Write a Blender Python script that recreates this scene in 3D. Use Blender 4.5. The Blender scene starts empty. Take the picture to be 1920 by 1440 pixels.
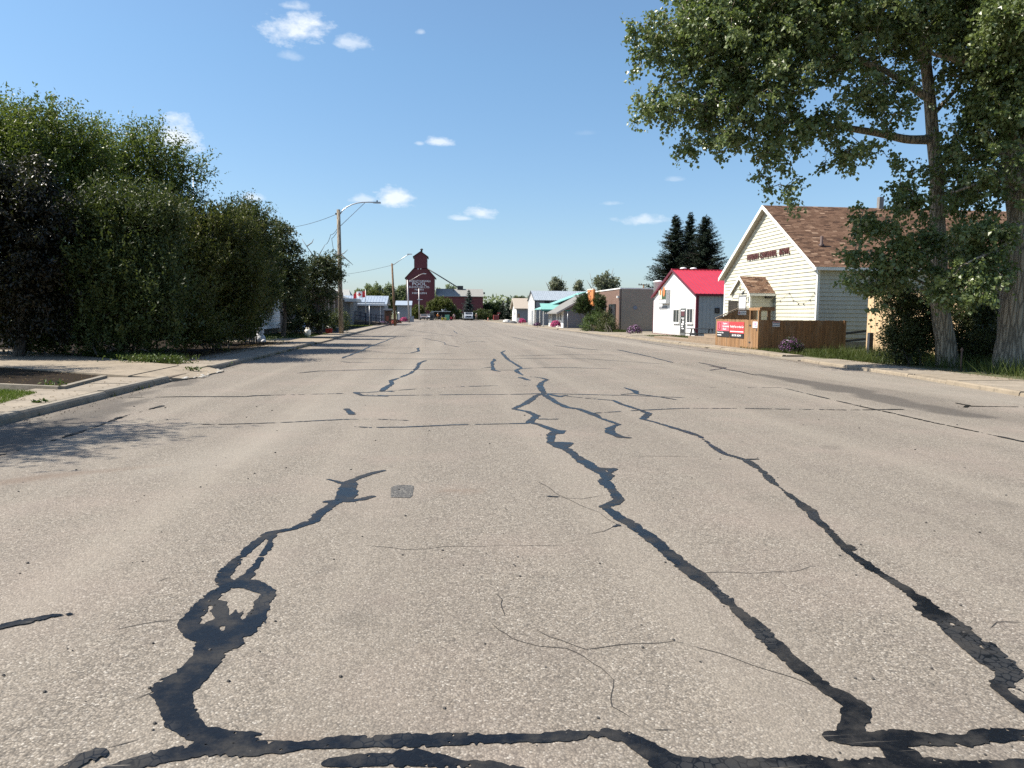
import bpy, bmesh, math, random
import numpy as np
from mathutils import Vector, Matrix
random.seed(7); rng = np.random.default_rng(7)
S = bpy.context.scene; COL = S.collection
# ------------------------------------------------------------------ camera
F = 1443.0; CAM = np.array([0, 0, 1.6])
def _n(v): v = np.array(v, float); return v/np.linalg.norm(v)
_h1 = _n((815-960, -(588-720), -F)); _h2 = _n((1815-960, -(598-720), -F))
_Z = np.cross(_h2, _h1); _Z = _n(_Z if _Z[1] > 0 else -_Z); _X = np.cross(_h1, _Z)
ROT = np.array([_X, _h1, _Z])
def ray(x, y): return ROT @ np.array([(x-960)/F, -(y-720)/F, -1.0])
def G(x, y, z=0.0): d = ray(x, y); return CAM + d*((z-1.6)/d[2])       # point of the photograph on the ground
def AY(x, y, Y): d = ray(x, y); return CAM + d*(Y/d[1])                # ... at a distance down the street
def AX(x, y, X): d = ray(x, y); return CAM + d*(X/d[0])                # ... on a house front along the street
cam = bpy.data.cameras.new('camera'); cam.sensor_width = 36; cam.lens = F*36/1920; cam.clip_end = 6000; cam.clip_start = .1
camo = bpy.data.objects.new('camera', cam); COL.objects.link(camo)
M4 = Matrix([list(ROT[i]) + [float(CAM[i])] for i in range(3)] + [[0, 0, 0, 1]]); camo.matrix_world = M4
S.camera = camo
# ------------------------------------------------------------------ sun, sky, exposure
SUN_EL, SUN_AZ = math.radians(50), math.radians(6)       # sun stands to the left, a little ahead
sdir = Vector((-math.cos(SUN_EL)*math.cos(SUN_AZ), math.cos(SUN_EL)*math.sin(SUN_AZ), math.sin(SUN_EL)))
sl = bpy.data.lights.new('sun', 'SUN'); sl.energy = 4.6; sl.angle = math.radians(.53); sl.color = (1, .93, .82)
so = bpy.data.objects.new('sun', sl); COL.objects.link(so); so.rotation_euler = sdir.to_track_quat('Z', 'Y').to_euler(); so.location = (-40, 10, 60)
S.view_settings.view_transform = 'Standard'; S.view_settings.look = 'None'; S.view_settings.gamma = 1
S.view_settings.use_curve_mapping = False; S.view_settings.exposure = 1.06
S.render.film_transparent = False; S.cycles.use_denoising = False
W = bpy.data.worlds.new('World'); S.world = W; W.use_nodes = True
wn = W.node_tree.nodes; wl = W.node_tree.links; wn.clear()
sky = wn.new('ShaderNodeTexSky'); sky.sky_type = 'NISHITA'; sky.sun_disc = False
sky.sun_elevation = SUN_EL; sky.sun_rotation = math.radians(-90) + SUN_AZ
sky.air_density = 1.0; sky.dust_density = 1.0; sky.ozone_density = 1.6; sky.altitude = 500
bg = wn.new('ShaderNodeBackground'); bg.inputs['Strength'].default_value = .098
wo = wn.new('ShaderNodeOutputWorld'); wl.new(bg.outputs[0], wo.inputs[0])
geo = wn.new('ShaderNodeTexCoord')
def wmath(op, a, b=None, c=None, clamp=False):
    n = wn.new('ShaderNodeMath'); n.operation = op; n.use_clamp = clamp
    for i, q in enumerate((a, b, c)):
        if q is None: continue
        if isinstance(q, (int, float)): n.inputs[i].default_value = q
        else: wl.new(q, n.inputs[i])
    return n.outputs[0]
def wdot(vec):
    n = wn.new('ShaderNodeVectorMath'); n.operation = 'DOT_PRODUCT'; wl.new(geo.outputs['Generated'], n.inputs[0]); n.inputs[1].default_value = vec; return n.outputs['Value']
def wnoise(scale, det, rough, stretch):
    mp = wn.new('ShaderNodeMapping'); mp.inputs['Scale'].default_value = stretch; wl.new(geo.outputs['Generated'], mp.inputs[0])
    n = wn.new('ShaderNodeTexNoise'); n.inputs['Scale'].default_value = scale; n.inputs['Detail'].default_value = det; n.inputs['Roughness'].default_value = rough
    wl.new(mp.outputs[0], n.inputs['Vector']); return n.outputs['Fac']
n1 = wnoise(26, 6, .62, (1, 1, 1.9)); n2 = wnoise(75, 5, .6, (1, 1, 1.6))
nz = wmath('ADD', wmath('MULTIPLY', wmath('SUBTRACT', n1, .5), 3.4), wmath('MULTIPLY', wmath('SUBTRACT', n2, .5), 1.6))
total = None
# the small fair-weather clouds: direction, half width, half height, density
for cx, cy, a, b, k in ((550, 60, 64, 34, 1.0), (548, 12, 30, 9, .55), (660, 80, 38, 17, .62), (328, 262, 52, 38, 1.0), (744, 374, 40, 27, .95), (676, 374, 32, 10, .55),
                        (826, 266, 34, 11, .8), (787, 269, 11, 5, .5), (900, 402, 34, 15, .85), (870, 410, 34, 6, .6), (1205, 414, 56, 11, .6), (470, 370, 22, 9, .8), (788, 60, 9, 6, .4),
                        (543, 106, 24, 10, .28), (1143, 382, 26, 6, .28), (1265, 336, 20, 6, .25), (1100, 250, 26, 6, .08)):
    c = ray(cx, cy); c = c/np.linalg.norm(c); u = _n(np.cross(c, (0, 0, 1))); w = np.cross(u, c)
    du = wmath('MULTIPLY', wdot(u), F/(a*.9)); dw = wmath('MULTIPLY', wmath('SUBTRACT', wdot(w), 0), F/(b*1.0))
    # flat base: the lower half of a cloud is squeezed
    dw = wmath('MULTIPLY', dw, wmath('ADD', 1, wmath('MULTIPLY', wmath('LESS_THAN', dw, 0), .5)))
    r2 = wmath('ADD', wmath('MULTIPLY', du, du), wmath('MULTIPLY', dw, dw))
    front = wmath('GREATER_THAN', wdot(c), 0)
    m = wmath('MULTIPLY', wmath('ADD', wmath('SUBTRACT', 1, wmath('SQRT', r2)), wmath('MULTIPLY', nz, .62)), 1.3, clamp=True)
    m = wmath('MULTIPLY', wmath('MULTIPLY', m, front), k)
    m = wmath('MULTIPLY', m, wmath('LESS_THAN', r2, 4))
    total = m if total is None else wmath('MAXIMUM', total, m)
shade = wn.new('ShaderNodeMix'); shade.data_type = 'RGBA'; shade.inputs['A'].default_value = (4.0, 4.5, 5.1, 1); shade.inputs['B'].default_value = (5.6, 5.75, 5.9, 1)
wl.new(n1, shade.inputs['Factor'])
tint = wn.new('ShaderNodeMix'); tint.data_type = 'RGBA'; tint.blend_type = 'MULTIPLY'; tint.inputs['Factor'].default_value = 1
_sx = wn.new('ShaderNodeSeparateXYZ'); wl.new(geo.outputs['Generated'], _sx.inputs[0]); _rp = wn.new('ShaderNodeValToRGB'); wl.new(_sx.outputs['Z'], _rp.inputs[0])
for _e, (_p, _c) in zip([_rp.color_ramp.elements[0], _rp.color_ramp.elements[1], _rp.color_ramp.elements.new(.1), _rp.color_ramp.elements.new(.3)], ((0, (.595, .65, .76)), (.6, (.70, .865, .91)), (.1, (.62, .70, .765)), (.3, (.685, .825, .86)))): _e.position = _p; _e.color = (*_c, 1)
wl.new(_rp.outputs[0], tint.inputs['B']); wl.new(sky.outputs[0], tint.inputs['A'])
mx = wn.new('ShaderNodeMix'); mx.data_type = 'RGBA'; wl.new(wmath('MULTIPLY', total, .92), mx.inputs['Factor'])
wl.new(tint.outputs['Result'], mx.inputs['A']); wl.new(shade.outputs['Result'], mx.inputs['B']); wl.new(mx.outputs['Result'], bg.inputs['Color'])

# ------------------------------------------------------------------ helpers
ORG = {}
def link(o, parent=None):
    COL.objects.link(o)
    if parent is not None: o.parent = parent
    return o
def tag(o, label=None, cat=None, group=None, kind=None):
    if label: o['label'] = label
    if cat: o['category'] = cat
    if group: o['group'] = group
    if kind: o['kind'] = kind
    return o
def thing(name, label, cat, loc, group=None):
    o = bpy.data.objects.new(name, None); o.empty_display_size = .2; o.location = tuple(float(q) for q in loc)
    link(o); ORG[o.name] = np.array(o.location); return tag(o, label, cat, group)
def struct(name, loc=(0, 0, 0)):
    o = bpy.data.objects.new(name, None); o.location = loc; link(o); ORG[o.name] = np.array(loc, float); o['kind'] = 'structure'; return o
def mkobj(name, me, parent=None, loc=None):
    o = bpy.data.objects.new(name, me)
    if loc is not None: o.location = tuple(float(q) for q in loc)
    return link(o, parent)
class MB:
    def __init__(s): s.v = []; s.f = []; s.sm = []; s.mi = []
    def add(s, vs, fs, sm=False, mi=0):
        b = len(s.v); s.v += [tuple(float(c) for c in q) for q in vs]
        for f in fs: s.f.append([i+b for i in f]); s.sm.append(sm); s.mi.append(mi)
        return s
    def box(s, x0, x1, y0, y1, z0, z1, mi=0):
        return s.add([(x0, y0, z0), (x1, y0, z0), (x1, y1, z0), (x0, y1, z0), (x0, y0, z1), (x1, y0, z1), (x1, y1, z1), (x0, y1, z1)],
                     [(0, 3, 2, 1), (4, 5, 6, 7), (0, 1, 5, 4), (1, 2, 6, 5), (2, 3, 7, 6), (3, 0, 4, 7)], mi=mi)
    def prism(s, poly, ext, sm=False, mi=0):
        n = len(poly); p = [np.array(q, float) for q in poly]; e = np.array(ext, float)
        nn = np.cross(p[1]-p[0], p[2]-p[1])
        if np.dot(nn, e) > 0: p = p[::-1]
        vs = p + [q+e for q in p]
        return s.add(vs, [list(range(n)), [2*n-1-i for i in range(n)]] + [[(i+1) % n, i, n+i, n+(i+1) % n] for i in range(n)], sm, mi)
    def tube(s, pts, rad, n=8, sm=True, mi=0, cap=True):
        pts = [np.array(p, float) for p in pts]; k = len(pts)
        if not hasattr(rad, '__len__'): rad = [rad]*k
        vs = []; a = None
        for i in range(k):
            t = _n(pts[min(i+1, k-1)] - pts[max(i-1, 0)])
            if a is None: a = _n(np.cross(t, (0, 0, 1)) if abs(t[2]) < .9 else np.cross(t, (1, 0, 0)))
            a = _n(a - t*np.dot(a, t)); b = np.cross(t, a)
            for j in range(n):
                th = 2*math.pi*j/n; vs.append(pts[i] + rad[i]*(a*math.cos(th) + b*math.sin(th)))
        fs = [[i*n+j, i*n+(j+1) % n, (i+1)*n+(j+1) % n, (i+1)*n+j] for i in range(k-1) for j in range(n)]
        s.add(vs, fs, sm, mi)
        if cap:
            b0 = len(s.v) - k*n
            s.f.append([b0+j for j in range(n)][::-1]); s.sm.append(False); s.mi.append(mi)
            s.f.append([b0+(k-1)*n+j for j in range(n)]); s.sm.append(False); s.mi.append(mi)
        return s
    def lathe(s, c, prof, n=16, sm=True, mi=0):
        vs = []
        for r, z in prof:
            for j in range(n):
                th = 2*math.pi*j/n; vs.append((c[0]+r*math.cos(th), c[1]+r*math.sin(th), c[2]+z))
        k = len(prof)
        fs = [[i*n+j, i*n+(j+1) % n, (i+1)*n+(j+1) % n, (i+1)*n+j] for i in range(k-1) for j in range(n)]
        fs += [list(range(n))[::-1], [(k-1)*n+j for j in range(n)]]
        return s.add(vs, fs, sm, mi)
    def mesh(s, name, mat, org=(0, 0, 0)):
        me = bpy.data.meshes.new(name); o = np.array(org, float)
        me.from_pydata([(v[0]-o[0], v[1]-o[1], v[2]-o[2]) for v in s.v], [], s.f)
        me.polygons.foreach_set('use_smooth', s.sm)
        for m in (mat if isinstance(mat, (list, tuple)) else [mat]): me.materials.append(m)
        me.polygons.foreach_set('material_index', s.mi); me.update(); return me
    def build(s, name, mat, parent=None, loc=None):
        """one object; coordinates are world coordinates"""
        if parent is not None: org = ORG[parent.name]; o = mkobj(name, s.mesh(name, mat, org), parent)
        else: org = np.array(loc if loc is not None else (0, 0, 0), float); o = mkobj(name, s.mesh(name, mat, org), None, org)
        ORG[o.name] = org; return o
def box(name, mat, parent, *b): return MB().box(*b).build(name, mat, parent)
def pyr(*a): return MB()
def npmesh(name, V, Fc, mat, smooth=False, attr=None):
    """V (n,3), Fc (m,k) of equal k"""
    me = bpy.data.meshes.new(name); n, m, k = len(V), len(Fc), Fc.shape[1]
    me.vertices.add(n); me.vertices.foreach_set('co', np.asarray(V, np.float32).ravel())
    me.loops.add(m*k); me.loops.foreach_set('vertex_index', np.asarray(Fc, np.int32).ravel())
    me.polygons.add(m); me.polygons.foreach_set('loop_start', np.arange(0, m*k, k, dtype=np.int32))
    me.polygons.foreach_set('loop_total', np.full(m, k, np.int32)); me.polygons.foreach_set('use_smooth', np.full(m, smooth))
    if mat is not None: me.materials.append(mat)
    me.update(calc_edges=True)
    for an, av in (attr or {}).items():
        at = me.attributes.new(an, 'FLOAT', 'POINT'); at.data.foreach_set('value', np.asarray(av, np.float32))
    return me
def text(name, body, mat, parent, loc, right, up, size, ext=.01, width=1.0, fit=None, bold=.012):
    """lettering as a mesh, centred on loc; fit stretches it to that length"""
    c = bpy.data.curves.new(name, 'FONT'); c.body = body; c.size = size; c.extrude = ext; c.align_x = 'CENTER'; c.align_y = 'CENTER'; c.resolution_u = 2; c.offset = size*bold
    t = bpy.data.objects.new(name, c); link(t); me = bpy.data.meshes.new_from_object(t.evaluated_get(bpy.context.evaluated_depsgraph_get())); bpy.data.objects.remove(t); bpy.data.curves.remove(c)
    me.name = name; me.materials.clear(); me.materials.append(mat); V = np.array([v.co for v in me.vertices])
    if fit: width = fit/max(1e-3, V[:, 0].max()-V[:, 0].min())
    r = _n(right); u = _n(up); nrm = np.cross(r, u); V[:, 0] -= (V[:, 0].max()+V[:, 0].min())/2; p = np.array(loc, float)-ORG[parent.name]
    W_ = p + V[:, :1]*width*r + V[:, 1:2]*u + V[:, 2:]*nrm; me.vertices.foreach_set('co', W_.astype(np.float32).ravel()); me.update()
    o = mkobj(name, me, parent); ORG[o.name] = ORG[parent.name]; return o
def copy_tree(o, loc=None, parent=None):
    c = o.copy(); COL.objects.link(c); ORG[c.name] = np.array(loc if loc is not None else ORG.get(o.name, (0, 0, 0)))
    if parent is not None: c.parent = parent
    if loc is not None: c.location = tuple(loc)
    for ch in list(o.children): copy_tree(ch, None, c)
    return c

# ------------------------------------------------------------------ materials
MATS = {}
class NT:
    def __init__(s, name):
        s.m = bpy.data.materials.new(name); s.m.use_nodes = True; s.n = s.m.node_tree.nodes; s.l = s.m.node_tree.links
        s.b = s.n['Principled BSDF']; s.out = s.n['Material Output']
    def node(s, t, **kw):
        n = s.n.new(t)
        for k, v in kw.items(): setattr(n, k, v)
        return n
    def setv(s, sock, v):
        if hasattr(v, 'is_output') or isinstance(v, bpy.types.NodeSocket): s.l.new(v, sock)
        else: sock.default_value = v
    def pos(s, scale=(1, 1, 1), obj=False, rot=(0, 0, 0)):
        if obj: o = s.node('ShaderNodeTexCoord').outputs['Object']
        else: o = s.node('ShaderNodeNewGeometry').outputs['Position']
        mp = s.node('ShaderNodeMapping'); mp.inputs['Scale'].default_value = scale; mp.inputs['Rotation'].default_value = rot; s.l.new(o, mp.inputs[0]); return mp.outputs[0]
    def noise(s, vec, scale, det=4, rough=.55, out='Fac'):
        n = s.node('ShaderNodeTexNoise'); s.l.new(vec, n.inputs['Vector']); n.inputs['Scale'].default_value = scale; n.inputs['Detail'].default_value = det; n.inputs['Roughness'].default_value = rough; return n.outputs[out]
    def vor(s, vec, scale, feature='F1', out='Distance', rnd=1.0):
        n = s.node('ShaderNodeTexVoronoi', feature=feature); s.l.new(vec, n.inputs['Vector']); n.inputs['Scale'].default_value = scale; n.inputs['Randomness'].default_value = rnd; return n.outputs[out]
    def ramp(s, fac, stops, interp='LINEAR'):
        n = s.node('ShaderNodeValToRGB'); n.color_ramp.interpolation = interp; e = n.color_ramp.elements
        while len(e) < len(stops): e.new(.5)
        for q, (p, c) in zip(e, stops): q.position = p; q.color = (c, c, c, 1) if isinstance(c, (int, float)) else (*c[:3], 1)
        s.l.new(fac, n.inputs[0]); return n.outputs[0]
    def math(s, op, a, b=0.0, clamp=False):
        n = s.node('ShaderNodeMath', operation=op, use_clamp=clamp); s.setv(n.inputs[0], a); s.setv(n.inputs[1], b); return n.outputs[0]
    def mix(s, fac, a, b, blend='MIX'):
        n = s.node('ShaderNodeMix', data_type='RGBA', blend_type=blend); s.setv(n.inputs['Factor'], fac)
        for k, v in (('A', a), ('B', b)): s.setv(n.inputs[k], (*v[:3], 1) if isinstance(v, tuple) else v)
        return n.outputs['Result']
    def bump(s, h, strength=.3, dist=.01):
        n = s.node('ShaderNodeBump'); n.inputs['Strength'].default_value = strength; n.inputs['Distance'].default_value = dist; s.l.new(h, n.inputs['Height']); s.l.new(n.outputs[0], s.b.inputs['Normal']); return n
    def attr(s, name):
        n = s.node('ShaderNodeAttribute', attribute_name=name); return n.outputs['Fac']
    def set(s, **kw):
        for k, v in kw.items(): s.setv(s.b.inputs[k.replace('_', ' ')], (*v, 1) if isinstance(v, tuple) and len(v) == 3 else v)
        return s
def mat(name, col, rough=.7, var=.12, scale=3.0, bump=0.0, bscale=40, streak=0.0, metal=0.0, spec=.5, obj=False, dirt=None, dirt_amt=0.0, splash=0.0):
    t = NT(name); p = t.pos(obj=obj)
    n = t.noise(p, scale, 5, .6); c0 = tuple(q*(1-var) for q in col); c1 = tuple(min(q*(1+var), .95) for q in col)
    c = t.mix(t.ramp(n, [(.3, 0), (.7, 1)]), c0, c1)
    if streak:
        sn = t.noise(t.pos((3, 3, .25), obj=obj), 2.2, 5, .6); c = t.mix(t.ramp(sn, [(.45, 0), (.75, streak)]), c, tuple(q*.55 for q in col))
    if splash:
        sp = t.node('ShaderNodeSeparateXYZ'); t.l.new(t.pos(), sp.inputs[0]); hh = t.ramp(sp.outputs['Z'], [(0, splash), (.35, splash*.45), (.9, 0)]); c = t.mix(t.math('MULTIPLY', hh, t.ramp(t.noise(p, 5, 5, .7), [(.3, .35), (.65, 1)])), c, (.16, .125, .09))
    if dirt_amt:
        dn = t.noise(p, scale*.45, 6, .7); c = t.mix(t.ramp(dn, [(.5, 0), (.72, dirt_amt)]), c, dirt or tuple(q*.5 for q in col))
    t.set(Base_Color=c, Roughness=rough, Metallic=metal); t.b.inputs['Specular IOR Level'].default_value = spec
    if bump: t.bump(t.noise(p, bscale, 4, .6), bump, .01)
    MATS[name] = t.m; return t.m
def leafmat(name, dark, light, transl=.22, rough=.42, spec=.45, yellow=None):
    t = NT(name); r = t.attr('rnd'); st = [(0, dark), (.75, light)] + ([(1.0, yellow)] if yellow else [])
    c = t.ramp(r, st); t.set(Base_Color=c, Roughness=rough); t.b.inputs['Specular IOR Level'].default_value = spec
    tr = t.node('ShaderNodeBsdfTranslucent'); t.l.new(t.mix(.45, c, (.16, .22, .03)), tr.inputs['Color'])
    ms = t.node('ShaderNodeMixShader'); ms.inputs[0].default_value = transl
    t.l.new(t.b.outputs[0], ms.inputs[1]); t.l.new(tr.outputs[0], ms.inputs[2]); t.l.new(ms.outputs[0], t.out.inputs[0]); return t.m
def barkmat(name, col, scale=1.0):
    t = NT(name); p = t.pos((6*scale, 6*scale, .9*scale)); n = t.noise(p, 2.2, 6, .65); v = t.vor(t.pos((9*scale, 9*scale, 1.3*scale)), 1.0, 'DISTANCE_TO_EDGE')
    h = t.math('ADD', t.math('MULTIPLY', n, .6), t.ramp(v, [(0, 0), (.25, 1)]))
    c = t.mix(t.ramp(h, [(.35, 0), (1.2, 1)]), tuple(q*.45 for q in col), tuple(q*1.25 for q in col))
    t.set(Base_Color=c, Roughness=.9); t.bump(h, .8, .03); return t.m
WHITE = mat('white_paint', (.78, .77, .73), .5, .05, 2, streak=.12)
DARK = mat('dark_metal', (.03, .032, .036), .45, .2)
BLACK = mat('black_plastic', (.015, .015, .016), .5, .1)
GLASS = mat('window_glass', (.035, .04, .045), .06, .3, .8, spec=.8)
GALV = mat('galvanised_steel', (.42, .43, .44), .4, .12, 6, metal=.7)
CREAM = mat('cream_siding', (.54, .52, .42), .55, .07, .9, streak=.22, splash=.6)
CREAMTRIM = mat('cream_trim', (.82, .81, .74), .5, .05, 2, streak=.1)
SOFFIT = mat('soffit_paint', (.45, .42, .36), .7, .15, 4)
CEDAR = None
# ------------------------------------------------------------------ noise on the plane
def hash2(ix, iy, seed=0):
    h = (ix.astype(np.int64)*374761393 + iy.astype(np.int64)*668265263 + seed*1274126177) & 0xFFFFFFFF
    h = ((h ^ (h >> 13))*1274126177) & 0xFFFFFFFF; return ((h ^ (h >> 16)) & 0xFFFF)/65535.0
def vnoise(x, y, seed=0):
    x = np.asarray(x, float); y = np.asarray(y, float); ix = np.floor(x).astype(np.int64); iy = np.floor(y).astype(np.int64); fx = x-ix; fy = y-iy
    fx = fx*fx*(3-2*fx); fy = fy*fy*(3-2*fy)
    a = hash2(ix, iy, seed); b = hash2(ix+1, iy, seed); c = hash2(ix, iy+1, seed); d = hash2(ix+1, iy+1, seed)
    return (a*(1-fx)+b*fx)*(1-fy) + (c*(1-fx)+d*fx)*fy
def fbm(x, y, seed=0, o=4):
    s = 0; a = .5
    for i in range(o): s = s + a*vnoise(x*2**i, y*2**i, seed+i); a *= .5
    return s
def smooth(e0, e1, x): t = np.clip((x-e0)/(e1-e0), 0, 1); return t*t*(3-2*t)
def segdist(X, Y, pts):
    """distance to a polyline and the interpolated third column (half width)"""
    best = np.full(X.shape, 1e9); hw = np.zeros(X.shape); score = np.full(X.shape, 1e9)
    for (x0, y0, w0), (x1, y1, w1) in zip(pts[:-1], pts[1:]):
        dx, dy = x1-x0, y1-y0; L = dx*dx+dy*dy+1e-12; t = np.clip(((X-x0)*dx+(Y-y0)*dy)/L, 0, 1)
        d = np.hypot(X-x0-t*dx, Y-y0-t*dy); w = w0+t*(w1-w0); sc = d-w; m = sc < score
        score[m] = sc[m]; best[m] = d[m]; hw[m] = w[m]
    return score
KL, KR = -6.0, 13.3                    # kerb lines
def gp(l): return [tuple(G(x, y)[:2]) for x, y in l]

# ------------------------------------------------------------------ ground, road
def mat_ground():
    t = NT('prairie_grass'); p = t.pos(); n = t.noise(p, .25, 6, .65); n2 = t.noise(p, 9, 4, .7)
    c = t.mix(t.ramp(n, [(.35, 0), (.65, 1)]), (.07, .085, .03), (.15, .13, .065)); c = t.mix(t.math('MULTIPLY', n2, .5), c, (.03, .045, .015))
    t.set(Base_Color=c, Roughness=.95); t.bump(n2, .6, .05); return t.m
gm = MB(); gm.add([(-2500, -200, -.06), (2500, -200, -.06), (2500, 4000, -.06), (-2500, 4000, -.06)], [(0, 1, 2, 3)])
g = gm.build('ground', mat_ground()); g['kind'] = 'structure'
def mat_road():
    t = NT('chip_seal_asphalt'); p = t.pos()
    v = t.vor(p, 105, 'F1', 'Color'); sep = t.node('ShaderNodeSeparateColor'); t.l.new(v, sep.inputs[0]); vd = t.vor(p, 105, 'F1', 'Distance')
    ch = t.ramp(sep.outputs[0], [(0, (.085, .074, .06)), (.25, (.17, .144, .113)), (.7, (.25, .213, .168)), (.93, (.34, .298, .243)), (1, (.47, .435, .375))])
    v2 = t.vor(p, 47, 'F1', 'Color'); s2 = t.node('ShaderNodeSeparateColor'); t.l.new(v2, s2.inputs[0])
    ch = t.mix(t.math('MULTIPLY', s2.outputs[1], .42), ch, t.ramp(s2.outputs[0], [(0, (.09, .08, .07)), (.6, (.21, .185, .15)), (1, (.36, .32, .27))]))
    gap = t.ramp(vd, [(.35, 0), (.75, .55)]); ch = t.mix(gap, ch, (.07, .063, .056))
    big = t.noise(t.pos((.5, .12, 1)), 1.0, 5, .6); ch = t.mix(t.ramp(big, [(.3, .45), (.52, 0)]), ch, (.15, .128, .104))
    lane = t.noise(t.pos((1.1, .015, 1)), 1.0, 3, .5); ch = t.mix(t.ramp(lane, [(.45, 0), (.7, .45)]), ch, (.27, .235, .19))
    blot = t.noise(p, 1.6, 5, .6); ch = t.mix(t.ramp(blot, [(.52, 0), (.8, .3)]), ch, (.15, .12, .105))
    pink = t.noise(p, .55, 4, .6); ch = t.mix(t.ramp(pink, [(.5, 0), (.75, .35)]), ch, (.27, .21, .175))
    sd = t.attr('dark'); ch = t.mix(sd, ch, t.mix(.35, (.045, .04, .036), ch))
    sb = t.attr('brown'); ch = t.mix(sb, ch, (.15, .105, .075))
    sp = t.attr('pale'); ch = t.mix(sp, ch, (.3, .27, .225))
    hs = t.node('ShaderNodeHueSaturation'); hs.inputs['Saturation'].default_value = .93; hs.inputs['Value'].default_value = .97; t.l.new(ch, hs.inputs['Color']); ch = hs.outputs[0]
    t.set(Base_Color=ch, Roughness=.88); t.b.inputs['Specular IOR Level'].default_value = .25
    h = t.math('ADD', t.math('MULTIPLY', t.math('SUBTRACT', .8, vd), .8), t.noise(p, 40, 3, .6)); t.bump(h, .55, .006); return t.m
ROADM = mat_road()
def grid(x0, x1, nx, y0, y1, ny):
    xs = np.linspace(x0, x1, nx+1); ys = np.linspace(y0, y1, ny+1); XX, YY = np.meshgrid(xs, ys); V = np.stack([XX.ravel(), YY.ravel(), np.zeros(XX.size)], 1)
    i = np.arange(nx); j = np.arange(ny); I, J = np.meshgrid(i, j); a = (J*(nx+1)+I).ravel(); return V, np.stack([a, a+1, a+nx+2, a+nx+1], 1)
vs, fs, b = [], [], 0
for q in ((KL, 13.6, 196, 2, 34, 320), (KL, 13.6, 98, 34, 60, 65), (KL, 13.6, 40, 60, 216, 80), (KL-60, 130, 40, 216, 232, 4), (KL, 13.6, 8, -30, 2, 8)):
    v_, f_ = grid(*q); vs.append(v_); fs.append(f_+b); b += len(v_)
RV = np.vstack(vs); RF = np.vstack(fs); x, y = RV[:, 0], RV[:, 1]
def band(l, soft, seed, amt=1.0, rag=.5):
    d = segdist(x, y, l); n = fbm(x*2.2, y*1.1, seed); return amt*smooth(soft, -soft, d + (n-.5)*rag)
def pl(l): return [(*G(a, c)[:2], w) for a, c, w in l]
dark = np.zeros(len(x)); brown = dark.copy(); pale = dark.copy()
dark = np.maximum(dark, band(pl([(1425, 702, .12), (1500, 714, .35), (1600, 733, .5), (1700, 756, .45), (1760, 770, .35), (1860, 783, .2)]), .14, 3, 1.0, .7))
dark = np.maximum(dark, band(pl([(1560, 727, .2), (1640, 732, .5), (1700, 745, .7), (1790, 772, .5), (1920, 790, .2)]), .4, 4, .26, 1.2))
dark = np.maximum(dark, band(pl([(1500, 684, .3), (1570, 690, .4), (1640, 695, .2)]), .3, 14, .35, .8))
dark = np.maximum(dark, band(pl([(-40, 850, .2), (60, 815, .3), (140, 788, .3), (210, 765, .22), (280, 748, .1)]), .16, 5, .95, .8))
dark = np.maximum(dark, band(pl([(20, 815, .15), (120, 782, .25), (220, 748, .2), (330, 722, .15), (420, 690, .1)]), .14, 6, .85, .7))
dark = np.maximum(dark, band([(KL+.05, 2, .25), (KL+.05, 200, .2)], .3, 8, .45, .6)); dark = np.maximum(dark, band([(KR-.1, 2, .25), (KR-.1, 200, .2)], .3, 9, .4, .6))
dark = np.maximum(dark, band(pl([(985, 655, .12), (1027, 690, .12)]), .15, 11, .22, .2)); dark = np.maximum(dark, band(pl([(1055, 657, .12), (1095, 678, .12)]), .15, 12, .2, .2))
brown = np.maximum(brown, band(pl([(-60, 912, .05), (100, 892, .07), (330, 870, .04)]), .12, 21, .55, .2)); brown = np.maximum(brown, band(pl([(838, 919, .06), (885, 921, .06)]), .07, 22, .5, .1))
brown = np.maximum(brown, band(pl([(500, 1385, .03), (560, 1383, .03)]), .05, 23, .6, .06)); brown = np.maximum(brown, band(pl([(1480, 672, .3), (1560, 684, .5)]), .4, 24, .6, .4))
for _i in range(34):
    _y = 2.5+26*random.random()**1.4; _x = random.uniform(-4.5, 12); _r = random.uniform(.05, .22); dark = np.maximum(dark, random.uniform(.12, .4)*smooth(_r, _r*.3, np.hypot(x-_x, (y-_y)*.7)+(fbm(x*5, y*5, 90+_i)-.5)*.2))
pale = np.maximum(pale, band(pl([(300, 880, .25), (420, 860, .3), (560, 800, .3), (800, 680, .3), (820, 640, .3)]), .5, 31, .25, .7))
pale = np.maximum(pale, band([(11.6, 2, .9), (11.6, 150, .9)], .6, 33, .25, .9))
road = mkobj('road', npmesh('road', RV, RF, ROADM, attr={'dark': dark, 'brown': brown, 'pale': pale})); road['kind'] = 'structure'; ORG[road.name] = np.zeros(3)

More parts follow.
